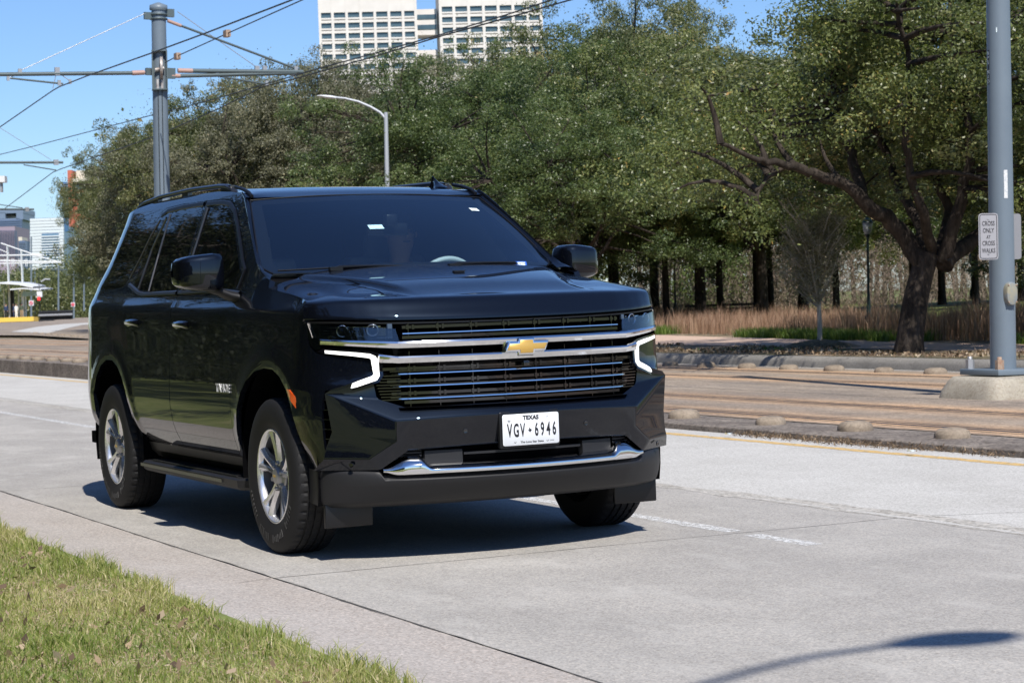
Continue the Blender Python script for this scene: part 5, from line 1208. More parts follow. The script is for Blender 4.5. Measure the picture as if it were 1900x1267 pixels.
tr(565, 74, PA, .84, 'grey green twiggy live oak left of the curved street lamp', M_oakb, 140, group=g_row)
tr(460, 80, PB, .92, 'live oak just right of the slim tram pole', M_oak, 158, group=g_row)
tr(375, 84, PC, .80, 'live oak crossing behind the slim tram pole', M_oakb, 190, group=g_row)
tr(300, 90, PA, .62, 'low spreading live oak left of the slim tram pole', M_oak, 232, group=g_row)
tr(240, 96, PB, .52, 'last live oak of the row, overhanging the distant street at the left', M_oak, 285, group=g_row)
tr(1490, 66, PB, .8, 'shaded live oak in the gap behind the bare young tree', M_oak, 130, group='park oaks beyond the path')
tr(1700, 62, PC, .9, 'dark live oak behind the big leaning oak\'s fork', M_oak, 60, group='park oaks beyond the path')
tr(2180, 42, PC, .95, 'live oak just outside the right edge, second from the grey pole', M_oak, -60, group='park oaks beyond the path')
tr(2420, 50, PA, .95, 'live oak outside the right edge, third from the grey pole', M_oakg, 0, group='park oaks beyond the path')
# slim dark trunked park trees beyond the path
PS = tree_protos('slim', 51, 6.2, 3.3, 2.5, .10, 1.9, 85, 900, low=-.55, clr=.75, leaf=.09)
for px, dep, s, lb in ((1237, 58, 1.0, 'slim dark trunked tree nearest the black vehicle\'s right headlamp'), (1337, 60, 1.02, 'straight dark trunked tree in front of the long bench'), (1405, 66, 1.05, 'leaning dark trunked tree at the right end of the long bench'), (1431, 68, 1.1, 'upright dark trunk paired with a leaning one by the bench end'),
                      (1553, 58, .95, 'dark trunked tree between the bare young tree and the green lamp post'), (1749, 66, 1.2, 'straight dark trunked tree between the big oak and the grey tram pole'), (1812, 64, 1.05, 'curving dark trunked tree just left of the grey tram pole'), (1855+42, 66, 1.1, 'dark trunked tree on the lawn right of the grey tram pole')):
    q = atdep(px, 590, dep); place_tree(PS, q.x, q.y, ter(q.x, q.y), px*.77, s, lb, name='park_tree', leafmat=M_oakg if px % 2 else M_oak, group='slim park trees beyond the path')
# bare young tree with a pale trunk on its mulch mound
def bare_tree(seed, H, R_, tr_, fork, n, leafy=0, mb=None):
    rr = random.Random(seed); tw = mb or MB(); P = []
    tw.tube([(0, 0, -.1), (.03, 0, fork*.5), (0, .02, fork), (.02, 0, H*.75)], [tr_, tr_*.9, tr_*.8, tr_*.25], 9)
    for i in range(n):
        z0 = fork+(H*.72-fork)*rr.random(); az = rr.uniform(0, 6.283); k = rr.uniform(.5, 1); rad = R_*k*math.sin(math.pi*min(1, .35+.6*(z0-fork)/(H-fork))); a = Vector((0, 0, z0)); b = Vector((rad*math.cos(az), rad*math.sin(az), min(H, z0+rad*rr.uniform(.5, 1.3)))); m = a.lerp(b, .5)+Vector((0, 0, -.08*rad))
        Q = bez(a, m, b, 5); tw.tube(Q, [.018, .015, .012, .009, .006, .003], 4, caps=False, smoothn=False)
        for _ in range(5):
            s = Q[rr.randint(1, 4)]; e = s+Vector((rr.uniform(-.4, .4), rr.uniform(-.4, .4), rr.uniform(.0, .55)))*R_*.45; tw.tube([s, s.lerp(e, .5)+Vector((0, 0, -.03)), e], [.007, .005, .002], 3, caps=False, smoothn=False); P.append(e)
            for _ in range(2): e2 = s.lerp(e, .6)+Vector((rr.uniform(-.25, .25), rr.uniform(-.25, .25), rr.uniform(-.05, .3)))*R_*.5; tw.tube([s.lerp(e, .6), e2], [.004, .0015], 3, caps=False, smoothn=False); P.append(e2)
    return tw, P
q = hit(1520, 632, 2, .32); bt_ = empty('young_tree', (q.x, q.y, .22)); Dq = (q-Vector(CAMP)).dot(CF); Hq = 290/FPX*Dq
tw, Pp = bare_tree(3, Hq, Hq*.30, .045, Hq*.25, 110); tw.build('trunk', M_palet, bt_)
Pp = np.array([tuple(p) for p in Pp]); Pl = np.repeat(Pp, 8, 0)+rng.normal(size=(len(Pp)*8, 3))*.09; Vv, Ff = leaf_quads(Pl, .05, .020); lm_ = fast_mesh('sparse', Vv, Ff, M_oakb, rng.uniform(.4, 1, len(Pl))); link('crown', lm_, bt_)
tag(bt_, 'small nearly bare young tree with a pale straight trunk on a mulch mound', 'tree')
mo = MB(); mo.grid([[(r*math.cos(a)*.75, r*math.sin(a)*.55, .13*(1-(r/1.1)**2)+.012*math.sin(5*a+r*9)) for a in [2*math.pi*k/30 for k in range(30)]] for r in (1.1, .9, .7, .45, .2, .01)], flip=True, closed=True)
mo_ = mo.build('mulch_mound', M_park); mo_.location = (q.x, q.y, .205); tag(mo_, 'low brown mulch mound heaped round the bare young tree', 'mound')
# woodland far behind: bare grey trunks and brush
P_, W_ = [], MB(); rr = random.Random(4)
for i in range(130):
    px = rr.uniform(1180, 2500) if i % 4 == 0 else rr.uniform(1180, 1960); dep = rr.uniform(84, 135); b = atdep(px, 560, dep); b.z = ter(b.x, b.y)-.2; h = rr.uniform(3, 8); l_ = rr.uniform(-.9, .9); r0 = rr.uniform(.05, .14)
    t1 = b+Vector((l_*.4, l_*.2, h*.5)); t2 = b+Vector((l_, l_*.5, h)); W_.tube([b, t1, t2], [r0, r0*.7, r0*.25], 5, caps=False)
    for _ in range(7):
        s = b.lerp(t2, rr.uniform(.35, .95)); e = s+Vector((rr.uniform(-1.6, 1.6), rr.uniform(-1, 1), rr.uniform(.3, 1.8))); W_.tube([s, s.lerp(e, .5)+Vector((0, 0, .1)), e], [.04, .025, .01], 3, caps=False, smoothn=False); P_.append(tuple(e)); P_.append(tuple(s.lerp(e, .5)))
W_o = W_.build('woodland_trunks', M_trunkg); tag(W_o, kind='stuff')
P_ = np.array(P_); Pl = np.repeat(P_, 22, 0)+rng.normal(size=(len(P_)*22, 3))*np.array([.8, .8, .6]); Vv, Ff = leaf_quads(Pl, .20, .10); tag(link('woodland_foliage', fast_mesh('woodland_foliage', Vv, Ff, M_oakb, rng.uniform(0, 1, len(Pl)))), kind='stuff')
P_ = []
for i in range(640):
    px = rr.uniform(-60, 2600); dep = rr.uniform(100, 150) if px > 1150 else rr.uniform(95, 150); b = atdep(px, 560, dep); 
    if px < 1150 and (b.y < 24 or px < 330): continue
    hgt = rr.uniform(.3, 9) if px < 1150 else rr.uniform(3.0, 9); b.z = ter(b.x, b.y)+hgt; P_.append(tuple(b))
P_ = np.array(P_); Pl = np.repeat(P_, 330, 0)+rng.normal(size=(len(P_)*330, 3))*np.array([1.5, 1.5, .9]); Vv, Ff = leaf_quads(Pl, .28, .16); tag(link('woodland_mass', fast_mesh('woodland_mass', Vv, Ff, M_oak, np.clip(rng.normal(.35, .22, len(Pl)), 0, 1))), kind='stuff')
# far trees closing the street at the left, under the skyline
P_ = []
for i in range(230):
    px = rr.uniform(-60, 330); dep = rr.uniform(255, 330); b = atdep(px, 560, dep); b.z = rr.uniform(-1, (576-rr.uniform(497, 520))/FPX*dep+1.2 if px < 140 else 9); P_.append(tuple(b))
P_ = np.array(P_); Pl = np.repeat(P_, 620, 0)+rng.normal(size=(len(P_)*620, 3))*np.array([2.6, 2.6, .8]); Vv, Ff = leaf_quads(Pl, .34, .2); tag(link('distant_tree_line', fast_mesh('distant_tree_line', Vv, Ff, M_oak, np.clip(rng.normal(.3, .2, len(Pl)), 0, 1))), kind='stuff')
# brown brush behind the tall grass
P_ = []
for i in range(300):
    px = rr.uniform(1190, 1960); dep = rr.uniform(70, 96); b = atdep(px, 560, dep); b.z = ter(b.x, b.y)+rr.uniform(.1, 1)**1.6*(3.4 if px > 1420 else 1.6); P_.append(tuple(b))
P_ = np.array(P_); Pl = np.repeat(P_, 160, 0)+rng.normal(size=(len(P_)*160, 3))*np.array([1.1, 1.1, .7]); Vv, Ff = leaf_quads(Pl, .34, .022, up=1.2); tag(link('brush', fast_mesh('brush', Vv, Ff, M_brush, rng.uniform(0, 1, len(Pl)))), kind='stuff')
hb2 = MB(); hb2.grid([[(x, -31-2.2*math.sin(x*.23)-1.3*math.sin(x*.61+z)-1.1*math.sin(z*1.1+x*.4), z) for x in np.arange(-170, 60, 1.6)] for z in np.arange(0, 11.5, .8)], flip=False); tag(hb2.build('near_side_reflection_wall', mat('dark green reflection wall', (.012, .016, .008), .9, spec=.05, noise=(.9, .5, (.04, .05, .022)), bump=(3, 1, .2))), kind='stuff')  # unseen dark wall added so the flank mirrors no bright gaps
# woodland along the near side, mirrored in the flank of the vehicle
P_ = []
for i in range(420): P_.append((rr.uniform(-130, 25), rr.uniform(-34, -19), rr.uniform(.2, 9.5)))
P_ = np.array(P_); Pl = np.repeat(P_, 260, 0)+rng.normal(size=(len(P_)*260, 3))*np.array([1.7, 1.3, 1.0]); Pl = Pl[Pl[:, 2] > 0]; Vv, Ff = leaf_quads(Pl, .30, .18); tag(link('near_side_woodland', fast_mesh('near_side_woodland', Vv, Ff, M_oakd, np.clip(rng.normal(.2, .15, len(Pl)), 0, 1))), kind='stuff')
# bright bushes left of the seated visitor, brush
def bush(px, py_top, dep, w_, h_, m, label, n=5000, leaf=.10, val=(.2, 1)):
    q = atdep(px, 560, dep); z = ter(q.x, q.y); P = rng.normal(size=(n, 3)); P /= np.linalg.norm(P, axis=1)[:, None]; P *= (rng.uniform(.4, 1, n)**.5)[:, None]*(1+.25*np.sin(P[:, 0]*4+px)*np.sin(P[:, 2]*5))[:, None]; P = P*np.array([w_/2, w_/2, h_/2])+np.array([0, 0, h_/2]); k = P[:, 2] > 0; P = P[k]
    V, F = leaf_quads(P, leaf, leaf*.5); o = link('bush', fast_mesh('bush', V, F, m, rng.uniform(*val, len(P)))); o.location = (q.x, q.y, z); tag(o, label, 'bush')
bush(1318, 0, 84, 3.2, 2.2, M_green, 'yellow green bush behind the left half of the long bench', val=(.5, 1))
bush(1395, 0, 98, 3.0, 2.6, M_green, 'bright green bush just right of the visitor in white', val=(.3, .9))
bush(1445, 0, 90, 2.6, 1.8, M_oakb, 'dull brown bush behind the right end of the long bench')
# russet ornamental grass and green strip in the planting bed
pfyv = lambda x: 15.05+.07*np.clip(-16.7-x, -10, 40)+1.9+.12*np.clip(-18.5-x, 0, 30)
n = 62000; bx = rng.uniform(-52, -8, n); by = pfyv(bx)+.7+rng.uniform(0, 1, n)*5.5; cl = vnoise(bx, by, 1.9)*.6+vnoise(bx, by, 5.1, 2)*.6; k = cl > .33+.25*rng.uniform(0, 1, n); bx, by, cl = bx[k], by[k], cl[k]
bz = np.array([ter(a, b) for a, b in zip(bx, by)]); hh = (.32+.46*cl)*(.75+.4*vnoise(bx, by, .35, 1))*np.interp(bx, (-32, -25, -21), (.62, .85, 1.25)); tag(link('ornamental_grass', blade_mesh('ornamental_grass', np.stack([bx, by, bz], 1), hh, .012, .22, M_tuft, np.clip(rng.uniform(0, 1, len(bx))*.8+.25*cl, 0, 1), curl=.6)), kind='stuff')
n = 26000; bx = rng.uniform(-42, -8, n); by = pfyv(bx)+.05+rng.uniform(0, 1, n)**1.5*1.1; k = vnoise(bx, by*0, .55, 3)+.35*vnoise(bx, by*0, 1.9, 1)+.3*vnoise(bx, by, 4.5, 1) > .82; bx, by = bx[k], by[k]
bz = np.array([ter(a, b) for a, b in zip(bx, by)]); tag(link('border_plants', blade_mesh('border_plants', np.stack([bx, by, bz], 1), .20+0*bx, .016, .7, M_green, rng.uniform(.2, 1, len(bx)))), kind='stuff')
# near side street trees (behind the photographer's left; seen mirrored in the paint)
for x, y, pr, s in ((-4, -11, PA, 1.15), (-15, -10, PB, 1.2), (-27, -11, PC, 1.1), (-40, -11, PA, 1.15), (-56, -12, PB, 1.2), (-75, -13, PC, 1.2), (9, -16, PC, 1.1), (-22, -24, PA, 1.4), (-48, -25, PC, 1.4)):
    place_tree(pr, x, y, 0, x*.9, s, 'kerbside live oak on the near verge, seen only mirrored in the black paint', group='near verge live oaks seen only as reflections', leafmat=M_oakd)
# ================================================================ tram poles and wires
LEAN = -R(1.15)
M_pole = mat('blue grey painted steel', (.135, .17, .205), .42, spec=.45, noise=(3, .6, (.16, .20, .235)), bump=(30, .15, .002))
M_galv = mat('galvanised hardware', (.42, .42, .42), .45, metal=.6); M_rustb = mat('rusty bolt', (.28, .13, .07), .8, noise=(30, .5, (.42, .36, .28)))
M_wire = mat('dark wire', (.03, .035, .035), .5, metal=.3); M_insul = mat('pinkish insulator', (.42, .27, .22), .5); M_arm = mat('cantilever tube', (.10, .13, .135), .5, metal=.3)
M_base = ground_mat('cracked footing concrete', (.30, .27, .215), (.42, .38, .31), ((.85, .82, .78), (1.1, 1.1, 1.08)), fine=60, bumpd=.006, sc=2, stain=((.20, .19, .165), .75))
M_sign = mat('grey white sign sheet', (.34, .34, .36), .45); M_alu = mat('sign back aluminium', (.30, .30, .31), .5, metal=.5)
# near pole
pY = 9.25; pX = hit(1859, 600, 1, 9.25).x
np_ = empty('tram_pole', (pX, pY, .345), (LEAN, 0, 0)); tag(np_, 'thick blue grey tram pole bolted to a cracked concrete footing at the right', 'pole')
pm = MB(); pm.lathe([(.131, 0), (.124, 2.0), (.110, 5.8), (.100, 8.3)], 40, 'Z'); pm.lathe([(.15, 8.3), (.15, 8.36), (.001, 8.4)], 24, 'Z'); pm.build('shaft', M_pole, np_)
pm = MB(); pm.box((0, 0, -.03), (.31, .31, .03)); smooth_obj(pm.build('base_plate', M_pole, np_), 30, .008)
for sx in (-1, 1):
    for sy in (-1, 1):
        bm_ = MB(); bm_.lathe([(.045, 0), (.045, .095), (.001, .097)], 6, 'Z', smoothn=False, c=(sx*.235, sy*.235, 0)); bm_.lathe([(.024, .095), (.024, .125), (.001, .126)], 10, 'Z', c=(sx*.235, sy*.235, 0)); bm_.build('anchor_bolt', M_rustb if (sx, sy) == (1, -1) else M_galv, np_)
pm = MB(); prof = [(.52, .0), (.50, .08), (.44, .18), (.40, .222), (.001, .228)]
pm.grid([[(pX+r*(1+.03*math.sin(a*3)+.02*math.sin(7*a))*1.0*math.copysign(abs(math.cos(a))**.32, math.cos(a)), pY+r*math.copysign(abs(math.sin(a))**.32, math.sin(a)), .055+h) for a in [2*math.pi*k/40 for k in range(40)]] for r, h in prof], flip=True, closed=True)
tag(pm.build('footing', M_base), 'cracked square concrete footing under the thick grey pole', 'footing')
toC = Vector((CAMP[0]-pX, CAMP[1]-pY, 0)).normalized(); az = math.atan2(toC.y, toC.x)
# oval hand-hole cover
def onpole(ang, z, d=0): rad = .129+d; return Vector((rad*math.cos(ang), rad*math.sin(ang), z))
hc = hit(1870, 545, 1, pY-.05); zh = hc.z-.345
ov = MB(); am_ = az+.62; fr2 = lambda x, y, d: tuple(onpole(am_, zh+y, .012+d)+Vector((-math.sin(am_), math.cos(am_), 0))*x)
op = [(.062*math.copysign(abs(math.cos(a))**.8, math.cos(a)), .115*math.copysign(abs(math.sin(a))**.75, math.sin(a))) for a in [2*math.pi*k/36 for k in range(36)]]
ov.prism(op, lambda x, y: fr2(x, y, .035), lambda x, y: fr2(x*1.1, y*1.06, -.05)); cov = smooth_obj(ov.build('access_cover', mat('weathered cover', (.17, .21, .25), .5, noise=(7, .25, (.30, .28, .20))), np_), 30, .006)
sb_ = MB()
for sx in (-1, 1):
    for sy in (-1, 1): sb_.tube([fr2(sx*.045, sy*.085, .03), fr2(sx*.045, sy*.085, .042)], .008, 8)
sb_.build('cover_screws', M_rustb, cov)
DP = (Vector((pX, pY, 1.5))-Vector(CAMP)).dot(CF)
# cross walk sign (two plates, back to back across the pole)
sg = empty('pedestrian_sign', tuple(atdep(1834, 439, DP-.30)), (LEAN, 0, 0)); tag(sg, 'small grey white CROSS ONLY AT CROSS WALKS sign on the thick grey pole', 'sign')
sgn_a = az+R(8); ux = Vector((-math.sin(sgn_a), math.cos(sgn_a), 0)); un = Vector((math.cos(sgn_a), math.sin(sgn_a), 0))
if ux.dot(CR) < 0: ux = -ux
sf = lambda x, y, d=0: tuple(ux*x+Vector((0, 0, 1))*y+un*d)
DPs = (DP-.3)/FPX; SW, SH = 17.8*DPs, 43*DPs
s1 = MB(); s1.prism(rounded([(-SW, -SH), (SW, -SH), (SW, SH), (-SW, SH)], .035), lambda x, y: sf(x, y, .002), lambda x, y: sf(x, y, -.002)); s1.build('sign_plate', M_sign, sg)
s1 = MB()
oo = rounded([(-SW+.010, -SH+.010), (SW-.010, -SH+.010), (SW-.010, SH-.010), (-SW+.010, SH-.010)], .028); ii = inset(oo, .006)
n = len(oo); s1.add([sf(*p, .0035) for p in oo]+[sf(*p, .0035) for p in ii], [(i, (i+1) % n, n+(i+1) % n, n+i) for i in range(n)])
for tx, yy, sz_, kx in (('CROSS', .128, .066, .62), ('ONLY', .058, .066, .62), ('AT', -.007, .048, .66), ('CROSS', -.070, .066, .62), ('WALKS', -.143, .066, .60)): s1.merge(text_mb(tx, sz_, lambda a, b, d: sf(a, yy+b, .0035+d), .0004, sx=kx, off=.0006))
s1.build('sign_lettering', M_ink, sg)
s1 = MB(); [s1.tube([sf(0, y, .002), sf(0, y, .008)], .009, 10) for y in (.175, -.172)]; s1.build('sign_bolts', M_galv, sg)
sg2 = empty('road_sign', tuple(atdep(1880, 439, DP+.10)), (LEAN, 0, 0)); tag(sg2, 'plain grey back of a second sign on the far side of the thick pole', 'sign'); s1 = MB(); s1.prism(rounded([(-.08, -SH), (.08, -SH), (.08, SH), (-.08, SH)], .035), lambda x, y: sf(x, y, .002), lambda x, y: sf(x, y, -.002)); s1.build('sign_plate', M_alu, sg2)
# reflective strip and vertical label on the shaft
def pole_label(name, px, py0, py1, w_, m, txt=None):
    a = hit(px, (py0+py1)/2, 1, pY); dirp = (a-Vector((pX, pY, a.z))); o_, dv = ray(px, (py0+py1)/2)
    best = None
    for k in range(-90, 91, 3):
        an = az+R(k); P = Vector((pX, pY, a.z))+Vector((math.cos(an), math.sin(an), 0))*.124+Vector((0, .02*(a.z-.345), 0)); d = P-Vector(CAMP); u_ = 950+FPX*d.dot(CR)/d.dot(CF)
        if best is None or abs(u_-px) < best[0]: best = (abs(u_-px), an)
    an = best[1]; z0 = hit(px, py1, 1, pY-.1).z-.345; z1 = hit(px, py0, 1, pY-.1).z-.345
    rr_ = lambda z: float(np.interp(z, (0, 2.0, 5.8), (.131, .124, .110)))+.002
    f = lambda x, z, d=0: ((rr_(z)+d)*math.cos(an+x/.122), (rr_(z)+d)*math.sin(an+x/.122), z)
    mb = MB(); mb.grid([[f(-w_/2+w_*k/4, z) for k in range(5)] for z in np.linspace(z0, z1, 6)], flip=True); o = mb.build(name, m, np_)
    if txt:
        t_ = MB()
        for i, ch in enumerate(txt):
            if ch != ' ': t_.merge(text_mb(ch, .052, lambda x, y, d: f(x, lin(z1-.03, z0+.03, i/(len(txt)-1))+y, .001+d), .0004))
        t_.build('label_print', M_stick, o)
pole_label('reflective_strip', 1866, 314, 367, .038, mat('worn white strip', (.75, .75, .74), .5, noise=(40, .3, (.45, .48, .50))))
pole_label('pole_label', 1833.5, 93, 157, .036, mat('black label', (.02, .02, .022), .5), 'BPS N1D')
pole_label('scratch', 1849, 49, 58, .010, M_stick)
# slim far pole with pulley box and cantilever arms, running at right angles to the track
fY = 9.2; fX = hit(295, 365, 1, 9.2).x; FK = hit(290, 4, 0, fX).z-.06
fp = empty('tram_pole', (fX, fY, .06), (LEAN, 0, 0)); tag(fp, 'tall slim tram pole with a pulley box rising behind the black vehicle\'s roof', 'pole')
hz = lambda px, py: hit(px, py, 0, fX)
def rel(v): return Matrix.Rotation(-LEAN, 3, 'X') @ (Vector(v)-Vector((fX, fY, .06)))
zf = lambda py: rel(hz(295, py)).z
pm = MB(); pm.lathe([(.21, 0), (.182, zf(365)), (.164, zf(20)), (.205, zf(19)), (.205, zf(11)), (.05, zf(6)), (.001, zf(5))], 32, 'Z'); pm.build('shaft', M_pole, fp)
def fpart(nm, mb, m): return mb.build(nm, m, fp)
tocF = (Vector(CAMP)-Vector((fX, fY, 0))); af = math.atan2(tocF.y, tocF.x)
zt_, zb_ = zf(97), zf(168); zm_ = (zt_+zb_)/2; hh_ = (zt_-zb_)/2
bxm = MB(); Mx = Matrix.Rotation(af, 4, 'Z')
for c_, h_ in (((.18, -.165, zm_), (.10, .013, hh_)), ((.18, .165, zm_), (.10, .013, hh_)), ((.18, 0, zt_), (.10, .178, .012)), ((.18, 0, zb_), (.10, .178, .012)), ((.10, 0, zm_), (.012, .16, hh_))): bxm.box(c_, h_, M=Mx)
fpart('pulley_box', bxm, M_arm)
bxm = MB(); pu = MB(); pu.lathe([(.03, -.03), (.24, -.035), (.27, -.02), (.24, 0), (.27, .02), (.24, .035), (.03, .03)], 32, 'Y', c=(.19, .04, zm_+.05)); pu.box((.2, -.05, zb_+.12), (.03, .025, .11)); pu.box((.2, .05, zb_+.12), (.03, .025, .11)); pu.tube([(.22, -.1, zm_), (.22, .10, zm_+.04)], .045, 8)
bxm.merge(pu, Mx @ Matrix.Rotation(R(60), 4, 'Z') if False else Mx); fpart('pulley', bxm, mat('grey pulley casting', (.50, .49, .47), .5, metal=.3, noise=(14, .3, (.25, .2, .17))))
tb = MB()
for dy in (-.045, .045): tb.tube([Mx @ Vector((.21, dy, zb_)), Mx @ Vector((.215, dy, zf(366)))], .009, 5)
fpart('tension_ropes', tb, M_wire)
cl = MB()
for py in (28, 36): cl.lathe([(.175, -.018), (.20, -.018), (.20, .018), (.175, .018)], 24, 'Z', c=(0, 0, zf(py)))
cl.build('clamp_band', M_arm, fp)
for dy, py, h_ in ((.26, 24, .09), (-.24, 31, .08), (.26, 136, .12), (-.23, 134, .08)): MB().box((0, dy, zf(py)), (.045, .10, h_)).build('bracket', M_arm, fp)
def tubepx(nm, a, b, r, m, r2=None, par=None):
    A, B = rel(hz(*a)), rel(hz(*b)); return MB().tube([A, B], [r, r2 or r], 8)
for nm, a, b, r, m in (('cantilever_tube', (-60, 139), (245, 136), .045, M_arm), ('cantilever_tube', (357, 132), (562, 134), .052, M_arm), ('cantilever_tube', (334, 141.5), (549, 136), .045, M_arm), ('stay_rod', (335, 48), (549, 128), .028, M_arm),
                      ('insulator', (245, 136), (268, 135), .055, M_insul), ('insulator', (330, 131.5), (357, 132), .055, M_insul), ('insulator', (318, 141), (334, 141.5), .05, M_insul), ('insulator', (311, 39), (336, 48.5), .04, M_insul),
                      ('registration_arm', (19, 145.5), (117, 156), .022, M_arm), ('registration_arm', (407, 142), (497, 157), .022, M_arm), ('stay_wire', (268, 26), (41, 130), .009, M_galv), ('stay_wire', (329, 22), (477, 126), .009, M_galv)):
    fpart(nm, tubepx(nm, a, b, r, m), m)
for a, r in (((15, 146), .05), ((37, 134), .07), ((106, 133), .09), ((110, 154), .06), ((130, 152), .05), ((403, 138), .06), ((477, 130), .09), ((491, 129), .08), ((495, 155), .06), ((549, 129), .07), ((544, 136), .05)):
    c_ = rel(hz(*a)); fpart('clamp', MB().box(tuple(c_), (r*.4, r*.6, r)), M_galv)
for a, b in (((104, 138), (98, 165)), ((112, 138), (130, 151)), ((37, 137), (15, 146)), ((483, 137), (478, 150)), ((491, 137), (505, 146)), ((15, 138), (15, 150))): fpart('drop_link', MB().tube([rel(hz(*a)), rel(hz(*b))], .010, 4), M_galv)

# next poles down the line: their arms show at the left edge
for X_, arms, lb in ((fX-24, [((0, 302), (117, 301.5), .045), ((44, 306), (104, 316), .022), ((0, 238), (95, 297), .010)], 'far catenary arm reaching in from the left edge, middle height'), (fX-46, [((0, 388), (63, 388.5), .045), ((0, 371), (42, 386), .022)], 'farthest catenary arm at the left edge, just above the distant towers')):
    r_ = empty('catenary_arm', tuple(hit(0, arms[0][0][1], 0, X_))); tag(r_, lb, 'catenary arm', 'catenary arms entering from the left edge'); o0 = Vector(r_.location)
    for k, (a, b, rad) in enumerate(arms):
        A = hit(a[0]-60 if a[0] == 0 else a[0], a[1]+(0 if k != 2 else -38) if a[0] == 0 else a[1], 0, X_)-o0; B = hit(b[0], b[1], 0, X_)-o0; MB().tube([A, B], rad, 6).build(('cantilever_tube', 'registration_arm', 'stay_wire')[k], M_arm if k < 2 else M_galv, r_)
    hw = MB(); c_ = hit(arms[0][1][0]-13, arms[0][1][1], 0, X_)-o0; hw.box(tuple(c_), (.04, .08, .09)); hw.build('clamp', M_galv, r_)
def wire(pts, r, label, name='overhead_wire'):
    mb = MB(); mb.tube(pts, r, 6, caps=False); o = mb.build(name, M_wire); tag(o, label, 'wire', 'overhead tram wires'); return o
ya, yc = hz(110, 161).y, hz(490, 158).y
wa = [hit(x, y, 1, ya) for x, y in ((-120, 323), (0, 236), (97, 169), (110, 161.5), (160, 142), (281, 99), (379, 63), (470, 28), (543, 0), (680, -54))]; wire(wa, .014, 'dark contact wire from the left edge, bending at the left registration arm')
wc = [hit(x, y, 1, yc) for x, y in ((-80, 303), (0, 287), (65, 271), (278, 215), (400, 184), (490, 157), (594, 127), (700, 98), (820, 64), (940, 28), (1025, 0), (1160, -44))]; wire(wc, .013, 'upper of the two close parallel wires crossing the white tower')
wd_ = [hit(x, y, 1, yc+.05) for x, y in ((9, 387), (98, 320), (115, 313), (278, 257), (400, 205), (489, 161), (560, 143), (700, 104), (820, 67), (940, 34), (1060, 0), (1200, -42))]; wire(wd_, .014, 'lower of the two close parallel wires crossing the white tower')
wb_ = [hit(x, y, 1, fY-.15) for x, y in ((306, 117), (330, 104), (421, 63), (562, 0), (700, -62))]; wire(wb_, .012, 'tension wire rising to the right from the pulley box')
hwb = MB()
for p in ((421, 63), (329, 105)): c_ = hit(p[0], p[1], 1, fY-.15); hwb.box(tuple(c_), (.10, .05, .07))
tag(hwb.build('wire_insulators', M_rustb), 'pair of small rusty insulators on the wire right of the pulley box', 'insulator')
# ================================================================ street lamps
M_lamp = mat('pale grey lamp steel', (.42, .44, .46), .5, metal=.2); M_lampw = mat('white lamp head', (.72, .73, .74), .4)
Xl = atdep(717, 500, 56).x; lb = atdep(717, 560, 56); lq = empty('street_lamp', (lb.x, lb.y, .15), (LEAN, 0, 0)); tag(lq, 'pale curved arm street lamp standing behind the black vehicle\'s roof', 'street lamp')
Dl = 56.0; lz = lambda px, py: Matrix.Rotation(-LEAN, 3, 'X') @ (atdep(px, py, Dl)-Vector(lq.location))
p0, p1 = lz(717, 560), lz(716, 209); MB().tube([(p1.x, p1.y, 0), (p1.x, p1.y, p1.z*.5), (p1.x, p1.y, p1.z)], [.085, .07, .052], 14).build('post', M_lamp, lq)
MB().tube([lz(*a) for a in ((716, 221), (705, 209), (688, 199), (665, 189), (640, 183), (620, 181))], [.04, .038, .035, .033, .03, .03], 8).build('arm', M_lamp, lq)
hd = MB(); hr = []
for px, py, w_, h_ in ((623, 181.5, .03, .03), (617, 181, .10, .045), (605, 180, .13, .045), (594, 178.5, .09, .025), (588, 178, .01, .01)):
    c_ = lz(px, py); hr.append([tuple(c_+CF*w_*math.cos(a)+Vector((0, 0, 1))*h_*math.sin(a)) for a in [2*math.pi*k/10 for k in range(10)]])
hd.grid(hr, closed=True); hd.build('lamp_head', M_lampw, lq)
# kerbside lamp behind the photographer whose shadow lies on the road at the lower right
shl = lambda gx, gy, h: Vector((gx, gy, 0))+SUN_DIR/SUN_DIR.z*h
h1 = 8.6
gp = [hit(x, y, 2, 0) for x, y in ((1313, 1267), (1403, 1241), (1497, 1219), (1592, 1205), (1645, 1198), (1672, 1193), (1890, 1174))]
K = [shl(q.x, q.y, h1-dz) for q, dz in zip(gp, (.45, .28, .14, .05, .02, 0, 0))]; k0 = K[0]; k3 = K[4]; k4 = K[6]
k_ = K[0]+(K[0]-K[1])*1.0-Vector((0, 0, .12))
sl_ = empty('street_lamp', (k_.x+.15, k_.y-.9, 0)); tag(sl_, 'kerbside street lamp out of frame whose shadow falls on the road at lower right', 'street lamp'); o0 = Vector(sl_.location)
MB().tube([(0, 0, 0), (0, 0, h1-1.6)], [.1, .06], 12).build('post', M_lamp, sl_); MB().tube([Vector((0, 0, h1-1.7)), Vector((-.04, .4, h1-1.05)), k_-o0]+[q-o0 for q in K[:5]], .028, 8).build('arm', M_lamp, sl_)
hd = MB(); hr = []; dd = (k4-k3)
for t_, w_ in ((0, .03), (.10, .07), (.25, .12), (.45, .155), (.7, .15), (.88, .10), (1, .02)):
    c_ = k3+dd*t_-o0; hr.append([tuple(c_+Vector((w_*math.cos(a), 0, .045*math.sin(a)))) for a in [2*math.pi*k/12 for k in range(12)]])
hd.grid(hr, closed=True); hd.build('lamp_head', M_lampw, sl_)
